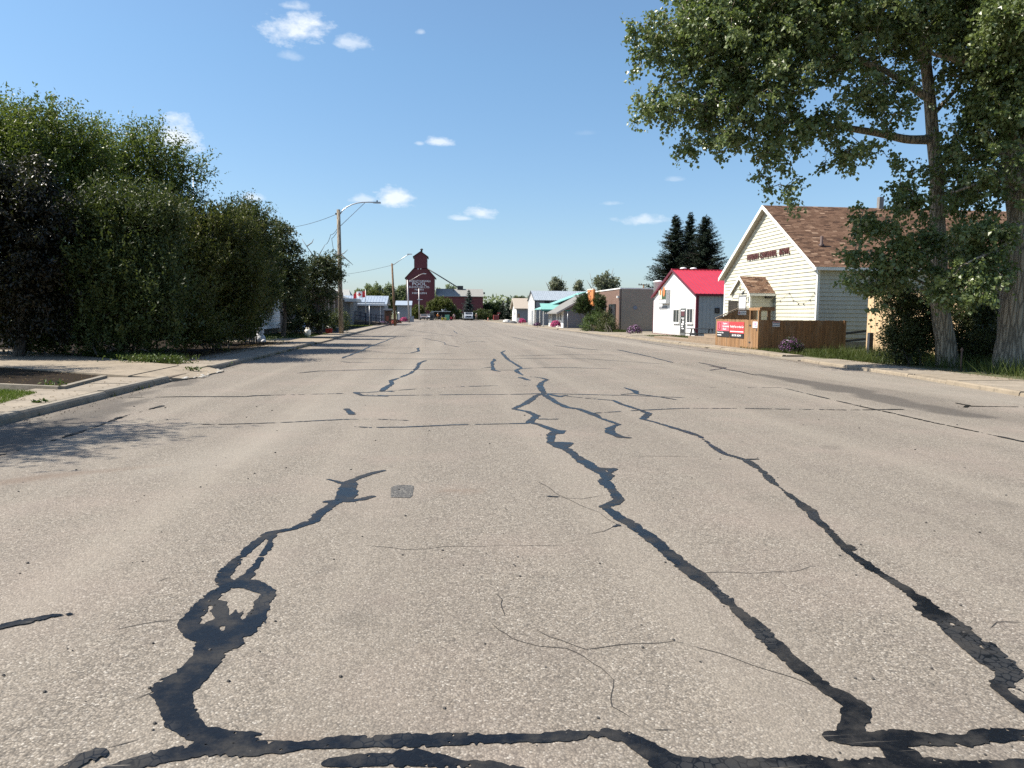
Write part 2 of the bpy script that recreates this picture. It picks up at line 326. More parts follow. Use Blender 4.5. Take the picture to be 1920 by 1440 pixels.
# ------------------------------------------------------------------ crack sealing tar, each seal a piece of its own
def mat_tar():
    t = NT('crack_seal_tar'); p = t.pos(); e = t.vor(t.pos((1, .8, 1)), 26, 'DISTANCE_TO_EDGE', 'Distance', .8); tread = t.ramp(t.noise(p, 1.3, 3, .5), [(.54, 0), (.6, 1)])
    cell = t.ramp(e, [(.03, 0), (.09, 1)]); dust = t.math('MULTIPLY', cell, tread)
    grit = t.noise(p, 60, 4, .7)
    c = t.mix(t.math('MULTIPLY', dust, .7), (.005, .0055, .007), (.034, .034, .034)); c = t.mix(t.ramp(grit, [(.6, 0), (.8, .5)]), c, (.06, .055, .05))
    wear = t.ramp(t.noise(p, 3.2, 5, .65), [(.46, 0), (.62, .75)]); c = t.mix(wear, c, t.mix(grit, (.018, .017, .016), (.055, .05, .043)))
    scr = t.noise(t.pos((4, 90, 1), rot=(0, 0, .5)), 1, 2, .5); c = t.mix(t.math('MULTIPLY', t.ramp(scr, [(.66, 0), (.72, .6)]), t.ramp(t.noise(p, .9, 2), [(.55, 0), (.62, 1)])), c, (.2, .18, .15))
    t.set(Base_Color=c, Roughness=t.ramp(t.math('ADD', t.math('MULTIPLY', wear, .4), t.math('ADD', t.math('MULTIPLY', dust, .3), t.math('MULTIPLY', grit, .3))), [(0, .24), (.6, .6)])); t.b.inputs['Specular IOR Level'].default_value = .2
    h = t.math('ADD', t.math('MULTIPLY', cell, .4), t.math('ADD', t.noise(p, 25, 3, .5), t.math('MULTIPLY', grit, .5))); t.bump(h, .22, .004); return t.m
TAR = mat_tar()
def marching(sd, xs, ys, V, Fl, z):
    ny, nx = sd.shape; ins = sd < 0; code = ins[:-1, :-1]*1 + ins[:-1, 1:]*2 + ins[1:, 1:]*4 + ins[1:, :-1]*8
    for j, i in zip(*np.nonzero(code)):
        cs = [(xs[i], ys[j], sd[j, i]), (xs[i+1], ys[j], sd[j, i+1]), (xs[i+1], ys[j+1], sd[j+1, i+1]), (xs[i], ys[j+1], sd[j+1, i])]
        po = []
        for a in range(4):
            p0, p1 = cs[a], cs[(a+1) % 4]
            if p0[2] < 0: po.append(p0[:2])
            if (p0[2] < 0) != (p1[2] < 0): t = p0[2]/(p0[2]-p1[2]); po.append((p0[0]+t*(p1[0]-p0[0]), p0[1]+t*(p1[1]-p0[1])))
        if len(po) >= 3: b = len(V); V.extend((q[0], q[1], z) for q in po); Fl.append(list(range(b, b+len(po))))
seal_no = [0]
def seal(lines, holes=(), rag=1.0):
    """lines of (px, py, half width in m)"""
    z = .004 + .00018*seal_no[0]; seal_no[0] += 1; L = [pl([(a, c, w_*(1.22 if c > 1090 and a > 1000 else 1.1 if c > 1090 else 1)) for a, c, w_ in l]) for l in lines]; H = [pl(l) for l in holes]; V, Fl = [], []
    ally = np.array([q[1] for l in L for q in l]); allx = np.array([q[0] for l in L for q in l])
    for y0, y1, c in ((2.2, 5, .014), (5, 9, .022), (9, 16, .04), (16, 40, .07)):
        a0, a1 = max(y0, ally.min()-.4), min(y1, ally.max()+.4)
        if a1 <= a0: continue
        i0, i1 = math.floor(a0/c), math.ceil(a1/c); 
        sel = [(p, q) for l in L for p, q in zip(l[:-1], l[1:]) if max(p[1], q[1]) > a0-.4 and min(p[1], q[1]) < a1+.4]
        if not sel: continue
        xx = [r[0] for s_ in sel for r in s_]
        xs = np.arange(math.floor((min(xx)-.4)/c), math.ceil((max(xx)+.4)/c)+1)*c; ys = np.arange(round(y0/c) if a0 == y0 else i0, (round(y1/c) if a1 == y1 else i1)+1)*c
        # tile along y to keep arrays small
        step = max(8, int(60000/len(xs)))
        for k in range(0, len(ys)-1, step):
            yy = ys[k:k+step+1]; XX, YY = np.meshgrid(xs, yy); s_ = np.full(XX.shape, 1e9)
            for p, q in sel:
                if max(p[1], q[1]) < yy[0]-.5 or min(p[1], q[1]) > yy[-1]+.5: continue
                s_ = np.minimum(s_, segdist(XX, YY, [p, q]))
            near = s_ < .15
            if not near.any(): continue
            nn = (fbm(XX*9, YY*9, 40, 3)-.44)*.05 + (vnoise(XX*60, YY*45, 44)-.5)*.02 + (vnoise(XX*2.2, YY*2.2, 47)-.5)*.03
            s2 = s_ + nn*rag
            for h in H: s2 = np.maximum(s2, -(segdist(XX, YY, h) + nn*.8))
            drops = .004 + (vnoise(XX*45, YY*45, 50) < .12)*.03          # bare stones showing through
            s2 = np.where((s2 > -.02) & (vnoise(XX*70, YY*50, 52) < .2), np.abs(s2)+.001, s2)
            marching(s2, xs, yy, V, Fl, z)
    if not Fl: return
    me = bpy.data.meshes.new('tar_seal'); me.from_pydata(V, [], Fl); me.materials.append(TAR); mkobj('tar_seal', me, road)
w = .04
seal([[(716, 883, .03), (680, 893, .035), (655, 904, .045)], [(615, 899, .02), (640, 906, .03), (655, 906, .04)], [(655, 906, .07), (652, 920, .08), (648, 936, .08)],
      [(700, 931, .02), (670, 938, .04), (635, 941, .05), (612, 941, .03)], [(630, 942, .04), (603, 960, .035), (585, 978, .035), (550, 992, .035), (505, 1000, .03)],
      [(505, 1000, .03), (478, 1020, .035), (450, 1045, .035), (427, 1068, .04), (420, 1088, .04), (436, 1098, .05)], [(508, 1004, .03), (500, 1030, .03), (483, 1055, .03), (465, 1080, .035), (440, 1096, .04)],
      [(440, 1096, .05), (470, 1095, .06), (500, 1110, .045), (494, 1135, .05), (478, 1160, .06), (455, 1185, .07)], [(430, 1100, .035), (398, 1118, .035), (368, 1142, .045), (356, 1172, .06), (385, 1190, .08)],
      [(455, 1135, .02), (440, 1160, .04), (432, 1185, .09), (415, 1205, .1)], [(405, 1135, .06), (398, 1170, .08), (408, 1200, .09), (395, 1230, .07), (360, 1262, .07), (335, 1290, .07)],
      [(318, 1292, .06), (335, 1275, .06), (352, 1262, .05)], [(330, 1290, .06), (330, 1325, .045), (345, 1355, .05), (372, 1376, .05), (410, 1386, .055), (460, 1386, .04), (474, 1382, .02)]],
     holes=[[(500, 1014, .014), (475, 1048, .026), (446, 1076, .03)], [(448, 1114, .05), (453, 1128, .045), (448, 1152, .014)], [(394, 1136, .01), (390, 1160, .036), (380, 1168, .012)], [(415, 1176, .02), (418, 1182, .012)]])
seal([[(215, 1446, .03), (300, 1420, .04), (370, 1408, .045), (440, 1407, .045), (520, 1403, .035), (600, 1395, .025), (680, 1391, .03), (760, 1389, .03), (850, 1387, .025), (950, 1389, .025), (1050, 1383, .025), (1130, 1377, .03), (1180, 1384, .04), (1210, 1404, .05), (1240, 1425, .05), (1290, 1433, .03)],
      [(410, 1392, .03), (425, 1404, .04)], [(1255, 1436, .03), (1400, 1434, .035), (1500, 1437, .03), (1580, 1436, .035), (1680, 1434, .04), (1800, 1440, .04), (1940, 1437, .035)], [(1665, 1405, .03), (1690, 1420, .06), (1710, 1432, .04)],
      [(610, 1432, .02), (700, 1427, .04), (780, 1424, .04), (860, 1432, .03), (940, 1438, .02), (985, 1441, .02)], [(580, 1397, .035), (620, 1394, .042), (680, 1391, .035), (860, 1387, .036), (1000, 1386, .04), (1050, 1383, .045), (1090, 1380, .035)], [(1235, 1434, .045), (1420, 1435, .045), (1600, 1437, .045)]], rag=.9)
seal([[(1565, 1382, .04), (1590, 1388, .045), (1620, 1388, .045), (1700, 1384, .04), (1800, 1390, .035), (1860, 1380, .04), (1930, 1376, .035)], [(1590, 1378, .045), (1602, 1345, .045), (1608, 1328, .04), (1580, 1310, .045), (1540, 1284, .035), (1500, 1255, .035), (1455, 1214, .037), (1420, 1178, .04), (1370, 1133, .036), (1330, 1098, .04), (1280, 1060, .05), (1235, 1022, .052), (1200, 995, .06), (1165, 974, .06), (1133, 951, .045)],
      [(1133, 951, .045), (1150, 944, .05), (1162, 937, .05), (1148, 918, .055), (1134, 903, .07), (1140, 892, .07), (1112, 877, .06), (1085, 860, .06), (1062, 842, .06), (1045, 838, .06), (1032, 830, .05), (1033, 815, .06), (1045, 809, .06), (1010, 796, .05), (992, 792, .05), (1006, 780, .06), (990, 772, .05), (963, 767, .04), (985, 757, .06), (998, 748, .07), (1005, 742, .05), (1020, 738, .06), (1012, 724, .07), (1015, 718, .06), (1026, 712, .05), (1012, 708, .03), (985, 706, .03), (970, 698, .06), (968, 694, .05), (978, 690, .05), (965, 682, .05), (952, 674, .06), (945, 666, .06), (940, 661, .05), (948, 657, .03)],
      [(1045, 812, .1), (1057, 808, .03)], [(1052, 838, .1), (1060, 832, .11), (1050, 830, .06)], [(1140, 887, .04), (1150, 880, .03)], [(1010, 786, .04), (1046, 786, .04)], [(1120, 878, .03), (1148, 880, .02)], [(976, 708, .09), (992, 713, .06)], [(972, 692, .05), (998, 690, .05)], [(1160, 985, .04), (1150, 988, .02)]],
     holes=[[(1815, 1190, .01), (1850, 1210, .015)]])
seal([[(1925, 1316, .04), (1895, 1298, .04), (1872, 1283, .03), (1888, 1272, .04), (1895, 1258, .04), (1884, 1240, .04), (1850, 1208, .035), (1800, 1172, .035), (1750, 1142, .035), (1712, 1116, .04), (1695, 1102, .03), (1640, 1070, .028), (1592, 1036, .04), (1575, 1020, .045), (1555, 996, .04), (1528, 972, .035), (1520, 960, .045), (1490, 936, .035), (1455, 910, .03), (1440, 895, .04), (1425, 880, .03), (1412, 872, .06), (1395, 862, .035), (1360, 852, .04), (1330, 833, .03), (1312, 818, .03), (1285, 809, .06), (1265, 803, .05), (1225, 791, .03), (1205, 786, .05), (1216, 776, .06), (1200, 769, .04), (1165, 758, .05), (1150, 751, .03), (1110, 748, .025), (1062, 743, .03)],
      [(1770, 1170, .04), (1820, 1215, .05), (1870, 1250, .05)], [(1730, 1140, .05), (1760, 1160, .06)], [(1395, 862, .03), (1420, 861, .02)], [(1595, 1030, .05), (1590, 1022, .03)], [(1878, 1285, .05), (1935, 1335, .05)]],
     holes=[[(1825, 1182, .016), (1850, 1203, .02)], [(1764, 1143, .008), (1775, 1150, .01)], [(1782, 1168, .012), (1790, 1173, .012)], [(1900, 1295, .02), (1920, 1308, .03)]])
seal([[(1020, 740, .06), (1045, 756, .07), (1062, 764, .06), (1085, 767, .06), (1113, 777, .07), (1125, 784, .05), (1160, 796, .04), (1143, 804, .06), (1145, 812, .06), (1165, 820, .06), (1178, 821, .06)], [(1025, 738, .05), (1050, 744, .06), (1062, 741, .04)]])
seal([[(798, 676, .06), (786, 681, .06), (782, 690, .05), (770, 700, .05), (750, 708, .04), (733, 714, .06), (735, 720, .04), (722, 728, .07), (716, 733, .06), (740, 735, .03)], [(735, 733, .04), (690, 736, .03), (665, 736, .05), (680, 742, .06), (722, 743, .05)]])
seal([[(665, 738, .02), (720, 742, .03), (790, 741, .03), (870, 740, .035), (950, 740, .03), (1020, 738, .04), (1100, 740, .04), (1190, 742, .02), (1285, 746, .02), (1330, 748, .02)], [(720, 734, .02), (800, 728, .02), (870, 725, .03), (940, 723, .03), (1010, 723, .03)]])
seal([[(325, 796, .015), (420, 796, .02), (520, 793, .022), (640, 787, .02), (705, 786, .02), (770, 789, .015)], [(665, 800, .02), (690, 802, .03), (760, 801, .025), (850, 797, .028), (990, 794, .028)]])
seal([[(650, 767, .05), (655, 772, .05), (660, 777, .06)]])
seal([[(1113, 775, .02), (1190, 770, .03), (1280, 766, .025), (1400, 766, .02), (1500, 768, .025), (1600, 769, .035), (1690, 768, .04)], [(1270, 750, .03), (1240, 745, .03), (1195, 739, .04), (1190, 733, .07), (1170, 727, .03)], [(1165, 740, .02), (1190, 738, .03)]])
seal([[(1467, 727, .02), (1520, 740, .025), (1613, 762, .025), (1673, 775, .03), (1747, 792, .028), (1847, 813, .028), (1935, 832, .028)], [(1150, 726, .02), (1280, 726, .02), (1467, 727, .025)]])
seal([[(1810, 764, .03), (1815, 760, .03), (1793, 756, .04), (1820, 762, .04), (1900, 763, .035), (1960, 764, .03)]])
seal([[(240, 746, .02), (345, 744, .03), (460, 744, .025), (480, 742, .04), (560, 740, .02), (645, 738, .018)]])
seal([[(-20, 858, .035), (60, 838, .02), (130, 817, .035), (190, 797, .02), (225, 783, .045), (262, 773, .015), (305, 761, .02)]], rag=1.6)
seal([[(-20, 1180, .03), (55, 1166, .035), (95, 1157, .03), (138, 1152, .015)]]); seal([[(120, 1446, .015), (160, 1424, .025), (182, 1415, .025)]])
seal([[(1025, 931, .012), (1048, 932, .02)]])
# long narrow seals farther down the street and hairline cracks: plain ribbons
def ribbon(name, pts, wd, z, mat_=None, jit=0.0):
    P = [G(a, c)[:2] for a, c in pts]; Q = []
    for p, q in zip(P[:-1], P[1:]):
        k = max(2, int(np.hypot(*(q-p))/max(.05, .012*p[1])));
        k = min(k, 60); Q += [p+(q-p)*i/k for i in range(k)]
    Q.append(P[-1]); Q = np.array(Q); T = np.gradient(Q, axis=0); T /= np.linalg.norm(T, axis=1)[:, None]+1e-9; N = np.stack([-T[:, 1], T[:, 0]], 1)
    s = np.arange(len(Q)); wob = (vnoise(s*.35, s*0+3.3, 61)-.5)*jit; Q = Q + N*wob[:, None]; ww = wd*(.25+1.3*vnoise(s*.5, s*0+.7, 63)); ww[0] *= .3; ww[-1] *= .3
    A = Q+N*ww[:, None]/2; B = Q-N*ww[:, None]/2; V = np.vstack([np.c_[A, np.full(len(A), z)], np.c_[B, np.full(len(B), z)]]); n = len(Q); i = np.arange(n-1)
    mkobj(name, npmesh(name, V, np.stack([n+i, n+i+1, i+1, i], 1), mat_ or TAR), road)
far = [[(640, 672), (672, 660), (700, 648), (720, 640), (742, 632)], [(768, 662), (785, 659), (783, 655), (786, 652)], [(793, 634), (833, 642), (835, 646), (860, 651)], [(640, 673), (760, 673), (860, 674), (928, 673)], [(640, 694), (760, 693), (900, 694), (970, 694)],
       [(928, 673), (922, 682), (925, 688), (900, 691)], [(925, 688), (923, 694), (940, 697)], [(952, 668), (1000, 667), (1060, 665), (1200, 666)], [(960, 672), (1100, 673), (1250, 683)], [(1040, 648), (1080, 653), (1130, 657)], [(1158, 656), (1215, 668), (1260, 680)], [(1000, 690), (1060, 689), (1150, 692)],
       [(640, 652), (700, 653), (780, 652)], [(870, 642), (900, 640), (915, 642)], [(960, 632), (990, 638), (1010, 640)], [(640, 678), (656, 680), (700, 680)], [(850, 620), (858, 626), (870, 628)], [(760, 618), (850, 630), (930, 631)], [(700, 661), (800, 664), (855, 663)], [(1080, 622), (1130, 632), (1170, 634)], [(1280, 648), (1330, 652), (1420, 660)], [(1310, 680), (1360, 690), (1330, 695)],
       [(1330, 686), (1400, 700), (1420, 704)], [(1200, 641), (1290, 655), (1400, 668)], [(555, 700), (600, 696), (680, 694)], [(900, 607), (920, 611), (960, 613)], [(820, 607), (850, 611), (880, 611)]]
for i, l in enumerate(far): ribbon('tar_seal', l, .09 if i in (0, 5, 6, 9, 10, 1) else .06, .0078 + .00008*i, None, .12)
CRACK = mat('crack_shadow_dirt', (.03, .027, .024), .95, .3)
hair = [[(690, 1022), (760, 1031), (850, 1025), (1000, 1022), (1060, 1025)], [(925, 1167), (935, 1182), (960, 1198), (1010, 1210), (1060, 1217), (1095, 1232), (1130, 1252), (1148, 1275), (1150, 1325), (1180, 1348)], [(942, 1155), (942, 1125), (925, 1113)], [(1010, 1180), (1030, 1195), (1070, 1208), (1100, 1216), (1140, 1214), (1190, 1207), (1260, 1203), (1290, 1208)],
        [(1300, 1210), (1360, 1230), (1430, 1252), (1500, 1278), (1545, 1292)], [(1310, 1073), (1400, 1074), (1480, 1073), (1515, 1064), (1537, 1061)], [(1010, 903), (1060, 935), (1120, 960), (1160, 985)], [(1180, 855), (1290, 856)], [(1852, 1176), (1870, 1167), (1920, 1168)], [(290, 1091), (320, 1082)], [(1160, 985), (1130, 996), (1100, 1003)], [(1250, 710), (1300, 712)], [(1050, 932), (1090, 936), (1128, 930)],
        [(210, 1180), (270, 1170), (330, 1162)], [(250, 1310), (300, 1292)], [(200, 1400), (260, 1388)], [(1225, 1365), (1265, 1370)], [(470, 1385), (510, 1390), (545, 1395)]]
for i, l in enumerate(hair): ribbon('crack', l, .0045*max(1, G(*l[0])[1]/5.5), .002+.00003*i, CRACK, .05)
PATCH = NT('dark_patch_asphalt'); _p = PATCH.pos(); _v = PATCH.vor(_p, 100, 'F1', 'Color'); _s = PATCH.node('ShaderNodeSeparateColor'); PATCH.l.new(_v, _s.inputs[0])
PATCH.set(Base_Color=PATCH.ramp(_s.outputs[0], [(0, (.035, .034, .033)), (.7, (.075, .072, .067)), (1, (.2, .185, .16))]), Roughness=.85); PATCH.bump(_s.outputs[1], .5, .004)
pq = [G(*q) for q in ((732, 933), (733, 915), (742, 910), (770, 910), (776, 912), (773, 930), (768, 934))]; ptc = MB(); ptc.add([(q[0], q[1], .0035) for q in pq], [list(range(7))]); ptc.build('asphalt_patch', PATCH.m, road)
# loose stones
st = MB()
for i in range(140):
    px, py = random.uniform(0, 1920), 760+680*random.random()**1.3; q = G(px, py)
    if not KL < q[0] < KR: continue
    r = random.uniform(.003, .009)*(1+.1*q[1])*.8; st.lathe((q[0], q[1], .0), [(r*.6, 0), (r, r*.5), (r*.6, r*.9)], 5, False)
so_ = st.build('loose_stones', mat('loose_stone', (.06, .055, .05), .9, .5, 60), road); so_['kind'] = 'stuff'

gs_ = MB()
for i in range(1500):
    left = i % 2; yy = 4+40*random.random()**1.5; xx = KL+abs(random.gauss(0, .22)) if left else KR-.35*(yy < 27)+.55*(yy > 29)-abs(random.gauss(0, .3)); r = random.uniform(.004, .014)
    gs_.lathe((xx, yy, 0), [(r*.7, 0), (r, r*.5), (r*.4, r)], 4, False)
o_ = gs_.build('gutter_grit', mat('gutter_grit', (.17, .14, .105), .9, .5, 60), road); o_['kind'] = 'stuff'
# ------------------------------------------------------------------ kerbs, pavements, driveway
def mat_conc(name, col):
    t = NT(name); p = t.pos(); n = t.noise(p, 1.3, 6, .65); n2 = t.noise(p, 70, 3, .6)
    oi = t.node('ShaderNodeObjectInfo').outputs['Random']; c = t.mix(t.ramp(n, [(.3, 0), (.7, 1)]), tuple(q*.68 for q in col), tuple(q*1.12 for q in col)); c = t.mix(t.math('MULTIPLY', oi, .35), c, tuple(q*.62 for q in col)); c = t.mix(t.math('MULTIPLY', n2, .5), c, tuple(q*.7 for q in col))
    st_ = t.noise(p, 5, 5, .7); c = t.mix(t.ramp(st_, [(.5, 0), (.68, .62)]), c, (.12, .1, .075))
    t.set(Base_Color=c, Roughness=.92); t.bump(t.math('ADD', n2, t.noise(p, 14, 4, .6)), .4, .006); return t.m
CONC = mat_conc('concrete', (.29, .245, .188)); CONC2 = mat_conc('old_kerb_concrete', (.27, .235, .185)); CONC3 = mat_conc('pale_concrete', (.285, .235, .172))
SOIL = mat('dry_soil', (.085, .065, .045), .98, .35, 5, .5, 30)
MULCH = mat('dark_mulch', (.021, .015, .01), .98, .4, 14, .7, 40, spec=.08)
kerb = struct('kerb'); walk = struct('sidewalk')
def kerb_stone(x0, x1, y0, y1, h, m=CONC2, face=1):
    """a kerb stone with a rounded road edge; slight unevenness"""
    j = random.uniform(-.012, .012); k = random.uniform(-.012, .012); h = h+random.uniform(-.01, .01); xr = x1 if face > 0 else x0; xb = x0 if face > 0 else x1; s = face
    prof = [(xb, -.05), (xr+s*.02+j, -.05), (xr+s*.012+j, h*.5), (xr+j, h-.03), (xr-s*.03+j, h), (xb, h)]
    b = MB(); n = len(prof); dz = random.uniform(-.008, .008)
    b.prism([(p[0], y0+.012, p[1]) for p in prof], (k, y1-y0-.024, dz)); b.build('kerb_stone', m, kerb)
def slab(pts, z0, z1, m=CONC, par=None):
    t = random.uniform(-.004, .004); c = np.mean(np.array(pts), 0); pp = [(c[0]+(p[0]-c[0])*(1-.03/max(.3, abs(p[0]-c[0]))), c[1]+(p[1]-c[1])*(1-.03/max(.3, abs(p[1]-c[1])))) for p in pts]
    MB().prism([(p[0], p[1], z0) for p in pp], (0, 0, z1-z0+t)).build('paving_slab', m, par or walk)
y_ = -2.0
while y_ < 190:                                             # left kerb, dropped at the two driveways
    L_ = random.uniform(2.2, 3.4) if y_ < 60 else 9
    e = min(y_+L_, 18.1) if y_ < 18.1 else (min(y_+L_, 39.6) if y_ < 39.6 else y_+L_)
    if 18.1 <= y_ < 21.6: y_ = 21.6; continue
    if 39.6 <= y_ < 46.4: y_ = 46.4; continue
    kerb_stone(KL-.16, KL, y_, e, .13 if y_ < 70 else .14); y_ = e
y_ = 4.0
while y_ < 190:
    L_ = 1.55 if y_ < 48 else 12
    e = y_+L_
    if not (17.9 < y_+.7 < 21.4): slab([(KL-1.55, y_), (KL-.165, y_), (KL-.165, e), (KL-1.55, e)], -.03, .115 if y_ < 39 or y_ > 46 else .06)
    y_ = e
box('soil_strip', SOIL, walk, KL-2.0, KL-.1, 2, 62, -.04, .07)
# crossing of the first driveway: apron with a crumbling edge
drive = struct('driveway')
dp = [G(240, 706, .12), G(335, 686, .12), G(190, 671, .13), G(20, 656, .14), G(-160, 652, .15), G(-160, 690, .15), G(0, 688, .13), G(120, 697, .13)]
MB().prism([(q[0], q[1], -.02) for q in dp], (0, 0, .16)).build('driveway_slab', CONC3, drive)
ap = [G(240, 706, .11)[:2], G(335, 686, .11)[:2], (KL-.1, 21.6), (KL+.45, 21.0), (KL+.35, 20.2), (KL+.42, 19.4), (KL+.2, 18.6), (KL+.05, 18.1)]
b = MB(); top = [(q[0], q[1], .125 if i < 2 else (.09 if i == 2 or i == 7 else .03)) for i, q in enumerate(ap)]; n = len(top)
b.add(top + [(q[0], q[1], -.05) for q in ap], [list(range(n))[::-1]] + [[i, (i+1) % n, n+(i+1) % n, n+i] for i in range(n)]); b.build('apron_slab', CONC3, drive)
rb = MB()
for i in range(60):
    q = np.array(ap[random.choice((3, 4, 5, 6))])+np.array([random.uniform(-.4, .1), random.uniform(-.7, .7)]); r = random.uniform(.015, .06)
    rb.lathe((q[0], q[1], .02), [(r*.7, 0), (r, r*.3), (r*.5, r*.6)], 6, False)
o_ = rb.build('broken_concrete', mat('broken_concrete', (.4, .38, .34), .9, .3, 20), drive); o_['kind'] = 'stuff'
# mulched bed with a concrete edging, corner of a lawn
bed = thing('flower_bed', 'bare mulched bed with concrete edging beside the driveway', 'flower bed', G(100, 712, .1))
bp = [G(0, 690, .1), G(190, 706, .1), G(112, 727, .1), G(0, 722, .1), G(-150, 719, .1), G(-150, 690, .1)]
MB().prism([(q[0], q[1], -.03) for q in bp], (0, 0, .15)).build('soil', MULCH, bed)
def edging(a, c, par):
    d = _n(c-a); s = np.array([d[1], -d[0], 0])*.06; MB().prism([(*(a-s)[:2], -.03), (*(a+s)[:2], -.03), (*(c+s)[:2], -.03), (*(c-s)[:2], -.03)], (0, 0, .2)).build('edging', CONC2, par)
edging(G(196, 708, .12), G(115, 729, .12), bed); edging(G(113, 729, .12), G(0, 724, .12), bed); edging(G(-1, 724, .12), G(-150, 719, .12), bed)
lawnL = MB().prism([(*G(70, 738, .1)[:2], -.03), (*G(0, 760, .1)[:2], -.03), (*G(-120, 790, .1)[:2], -.03), (*G(-150, 728, .1)[:2], -.03), (*G(0, 733, .1)[:2], -.03)], (0, 0, .13))
LAWN = mat('lawn_turf', (.06, .085, .022), .95, .35, 4, .5, 40)
o_ = lawnL.build('lawn', LAWN); o_['kind'] = 'structure'
yardL = MB().box(-60, KL-2.0, 24, 200, -.05, .05).box(-60, -7.9, 3.5, 12, -.05, .05); o_ = yardL.build('yard', MULCH); o_['kind'] = 'structure'
# second driveway and house path
MB().prism([(KL-.2, 39.8, -.03), (KL+.1, 40.2, -.03), (KL+.1, 46.0, -.03), (KL-.2, 46.3, -.03), (-7.5, 46.3, -.03), (-12.5, 44.5, -.03), (-12.5, 41, -.03), (-7.5, 40, -.03)], (0, 0, .105)).build('driveway_slab', CONC3, drive)
o_ = MB().box(-15, -7.62, 46.8, 57.5, -.03, .075).build('lawn', LAWN); o_['kind'] = 'structure'
# right side: kerb following its bends, pavement, verge
kr = [(12.1, 10), (12.27, 14.9), (12.6, 17.7), (12.95, 19.8), (13.2, 25.2), (13.45, 27)]
kr2 = [(13.9, 29.5), (14.15, 33.3), (14.0, 40), (13.95, 55), (13.7, 75), (13.3, 95), (12.3, 115), (11.8, 140), (11.9, 190)]
def kerb_line(l, h, step, m):
    l = [np.array(q, float) for q in l]
    for p, q in zip(l[:-1], l[1:]):
        k = max(1, int(np.linalg.norm(q-p)/step)); d = (q-p)/np.linalg.norm(q-p); s = np.array([-d[1], d[0]])*.08; s = s if s[0] < 0 else -s
        for i in range(k):
            a = p+(q-p)*i/k + d*.01; c = p+(q-p)*(i+1)/k - d*.01; j = random.uniform(-.015, .015); hh = h+random.uniform(-.02, .01)
            MB().prism([(*(a+s*1.15), -.05), (*(a+s*.9), hh-.03), (*(a+s*.6), hh), (*(a-s), hh), (*(a-s), -.05)], (c[0]-a[0], c[1]-a[1], random.uniform(-.01, .01))).build('kerb_stone', m, kerb)
kerb_line(kr, .1, 1.9, CONC3); kerb_line(kr2, .09, 2.6, CONC3)
box('apron_slab', CONC2, walk, 13.25, 14.9, 27, 29.4, -.05, .03)
allk = kr + kr2
for (x0, y0), (x1, y1) in zip(allk[:-1], allk[1:]):
    k = max(1, int((y1-y0)/(1.6 if y1 < 60 else 6)))
    for i in range(k):
        ya, yb = y0+(y1-y0)*i/k, y0+(y1-y0)*(i+1)/k; xa, xb = x0+(x1-x0)*i/k+.09, x0+(x1-x0)*(i+1)/k+.09
        if ya > 26.5 and yb < 29.6: continue
        wr = 14.75 if ya < 32 else 14.9
        if ya > 56: wr = min(15.2, xa+1.5)
        slab([(xa, ya), (wr, ya), (wr, yb), (xb, yb)], -.03, .085, CONC3 if random.random() < .6 else CONC)
o_ = MB().box(14.76, 40, 6, 48, -.05, .055).build('verge', mat('verge_soil', (.07, .075, .03), .98, .4, 3, .5, 30)); o_['kind'] = 'structure'
o_ = MB().box(14.95, 40, 48, 200, -.05, .06).build('verge', mat('gravel_verge', (.2, .17, .125), .98, .3, 2, .5, 20)); o_['kind'] = 'structure'
# ------------------------------------------------------------------ buildings
def RP(px, py, p0, nrm):
    d = ray(px, py); nrm = np.array(nrm, float); return CAM + d*(np.dot(np.array(p0)-CAM, nrm)/np.dot(d, nrm))
def fit_text(name, body, m, parent, a, b_, up, h, ext=.012, bold=.012):
    """lettering that runs from point a to point b on a wall"""
    a, b_ = np.array(a, float), np.array(b_, float); return text(name, body, m, parent, (a+b_)/2, b_-a, up, h, ext, fit=float(np.linalg.norm(b_-a)), bold=bold)
def boards_x(X, y0, y1, z0, ztop, e, m, parent, skip=None, side=-1, name='siding_board', thick=.04):
    """lapped boards on a wall that faces the street (X = const); ztop(y) is the underside of the roof"""
    z = z0; zm = max(ztop(y) for y in np.linspace(y0, y1, 41))
    while z < zm-.03:
        zt = min(z+e, zm-.01); ys = [y for y in np.linspace(y0, y1, 401) if ztop(y) >= (z+zt)/2]
        if not ys: break
        for a, c in ([(min(ys), max(ys))] if not skip else skip(min(ys), max(ys), z)):
            if c-a < .05: z_ = 0; continue
            j = random.uniform(-.003, .003); MB().prism([(X, a, z), (X+side*(thick+j), a, z-.012), (X+side*.004, a, zt), (X, a, zt)], (0, c-a, 0)).build(name, m, parent)
        z += e
def boards_y(Y, x0, x1, z0, z1, e, m, parent, name='siding_board', thick=.04):
    z = z0
    while z < z1-.03:
        zt = min(z+e, z1); j = random.uniform(-.003, .003); MB().prism([(x0, Y, z), (x0, Y-thick-j, z-.012), (x0, Y-.004, zt), (x0, Y, zt)], (x1-x0, 0, 0)).build(name, m, parent); z += e
def shingle_mat(name, cols):
    t = NT(name); r = t.attr('rnd'); t.set(Base_Color=t.mix(t.math('MULTIPLY', t.noise(t.pos(), 60, 3), .35), t.ramp(r, [(i/(len(cols)-1), c) for i, c in enumerate(cols)]), (.1, .075, .055)), Roughness=.95); t.b.inputs['Specular IOR Level'].default_value = .15; return t.m
SHINGLE = shingle_mat('brown_shingles', [(.06, .032, .022), (.11, .06, .038), (.15, .085, .055), (.185, .11, .072), (.34, .23, .16)])
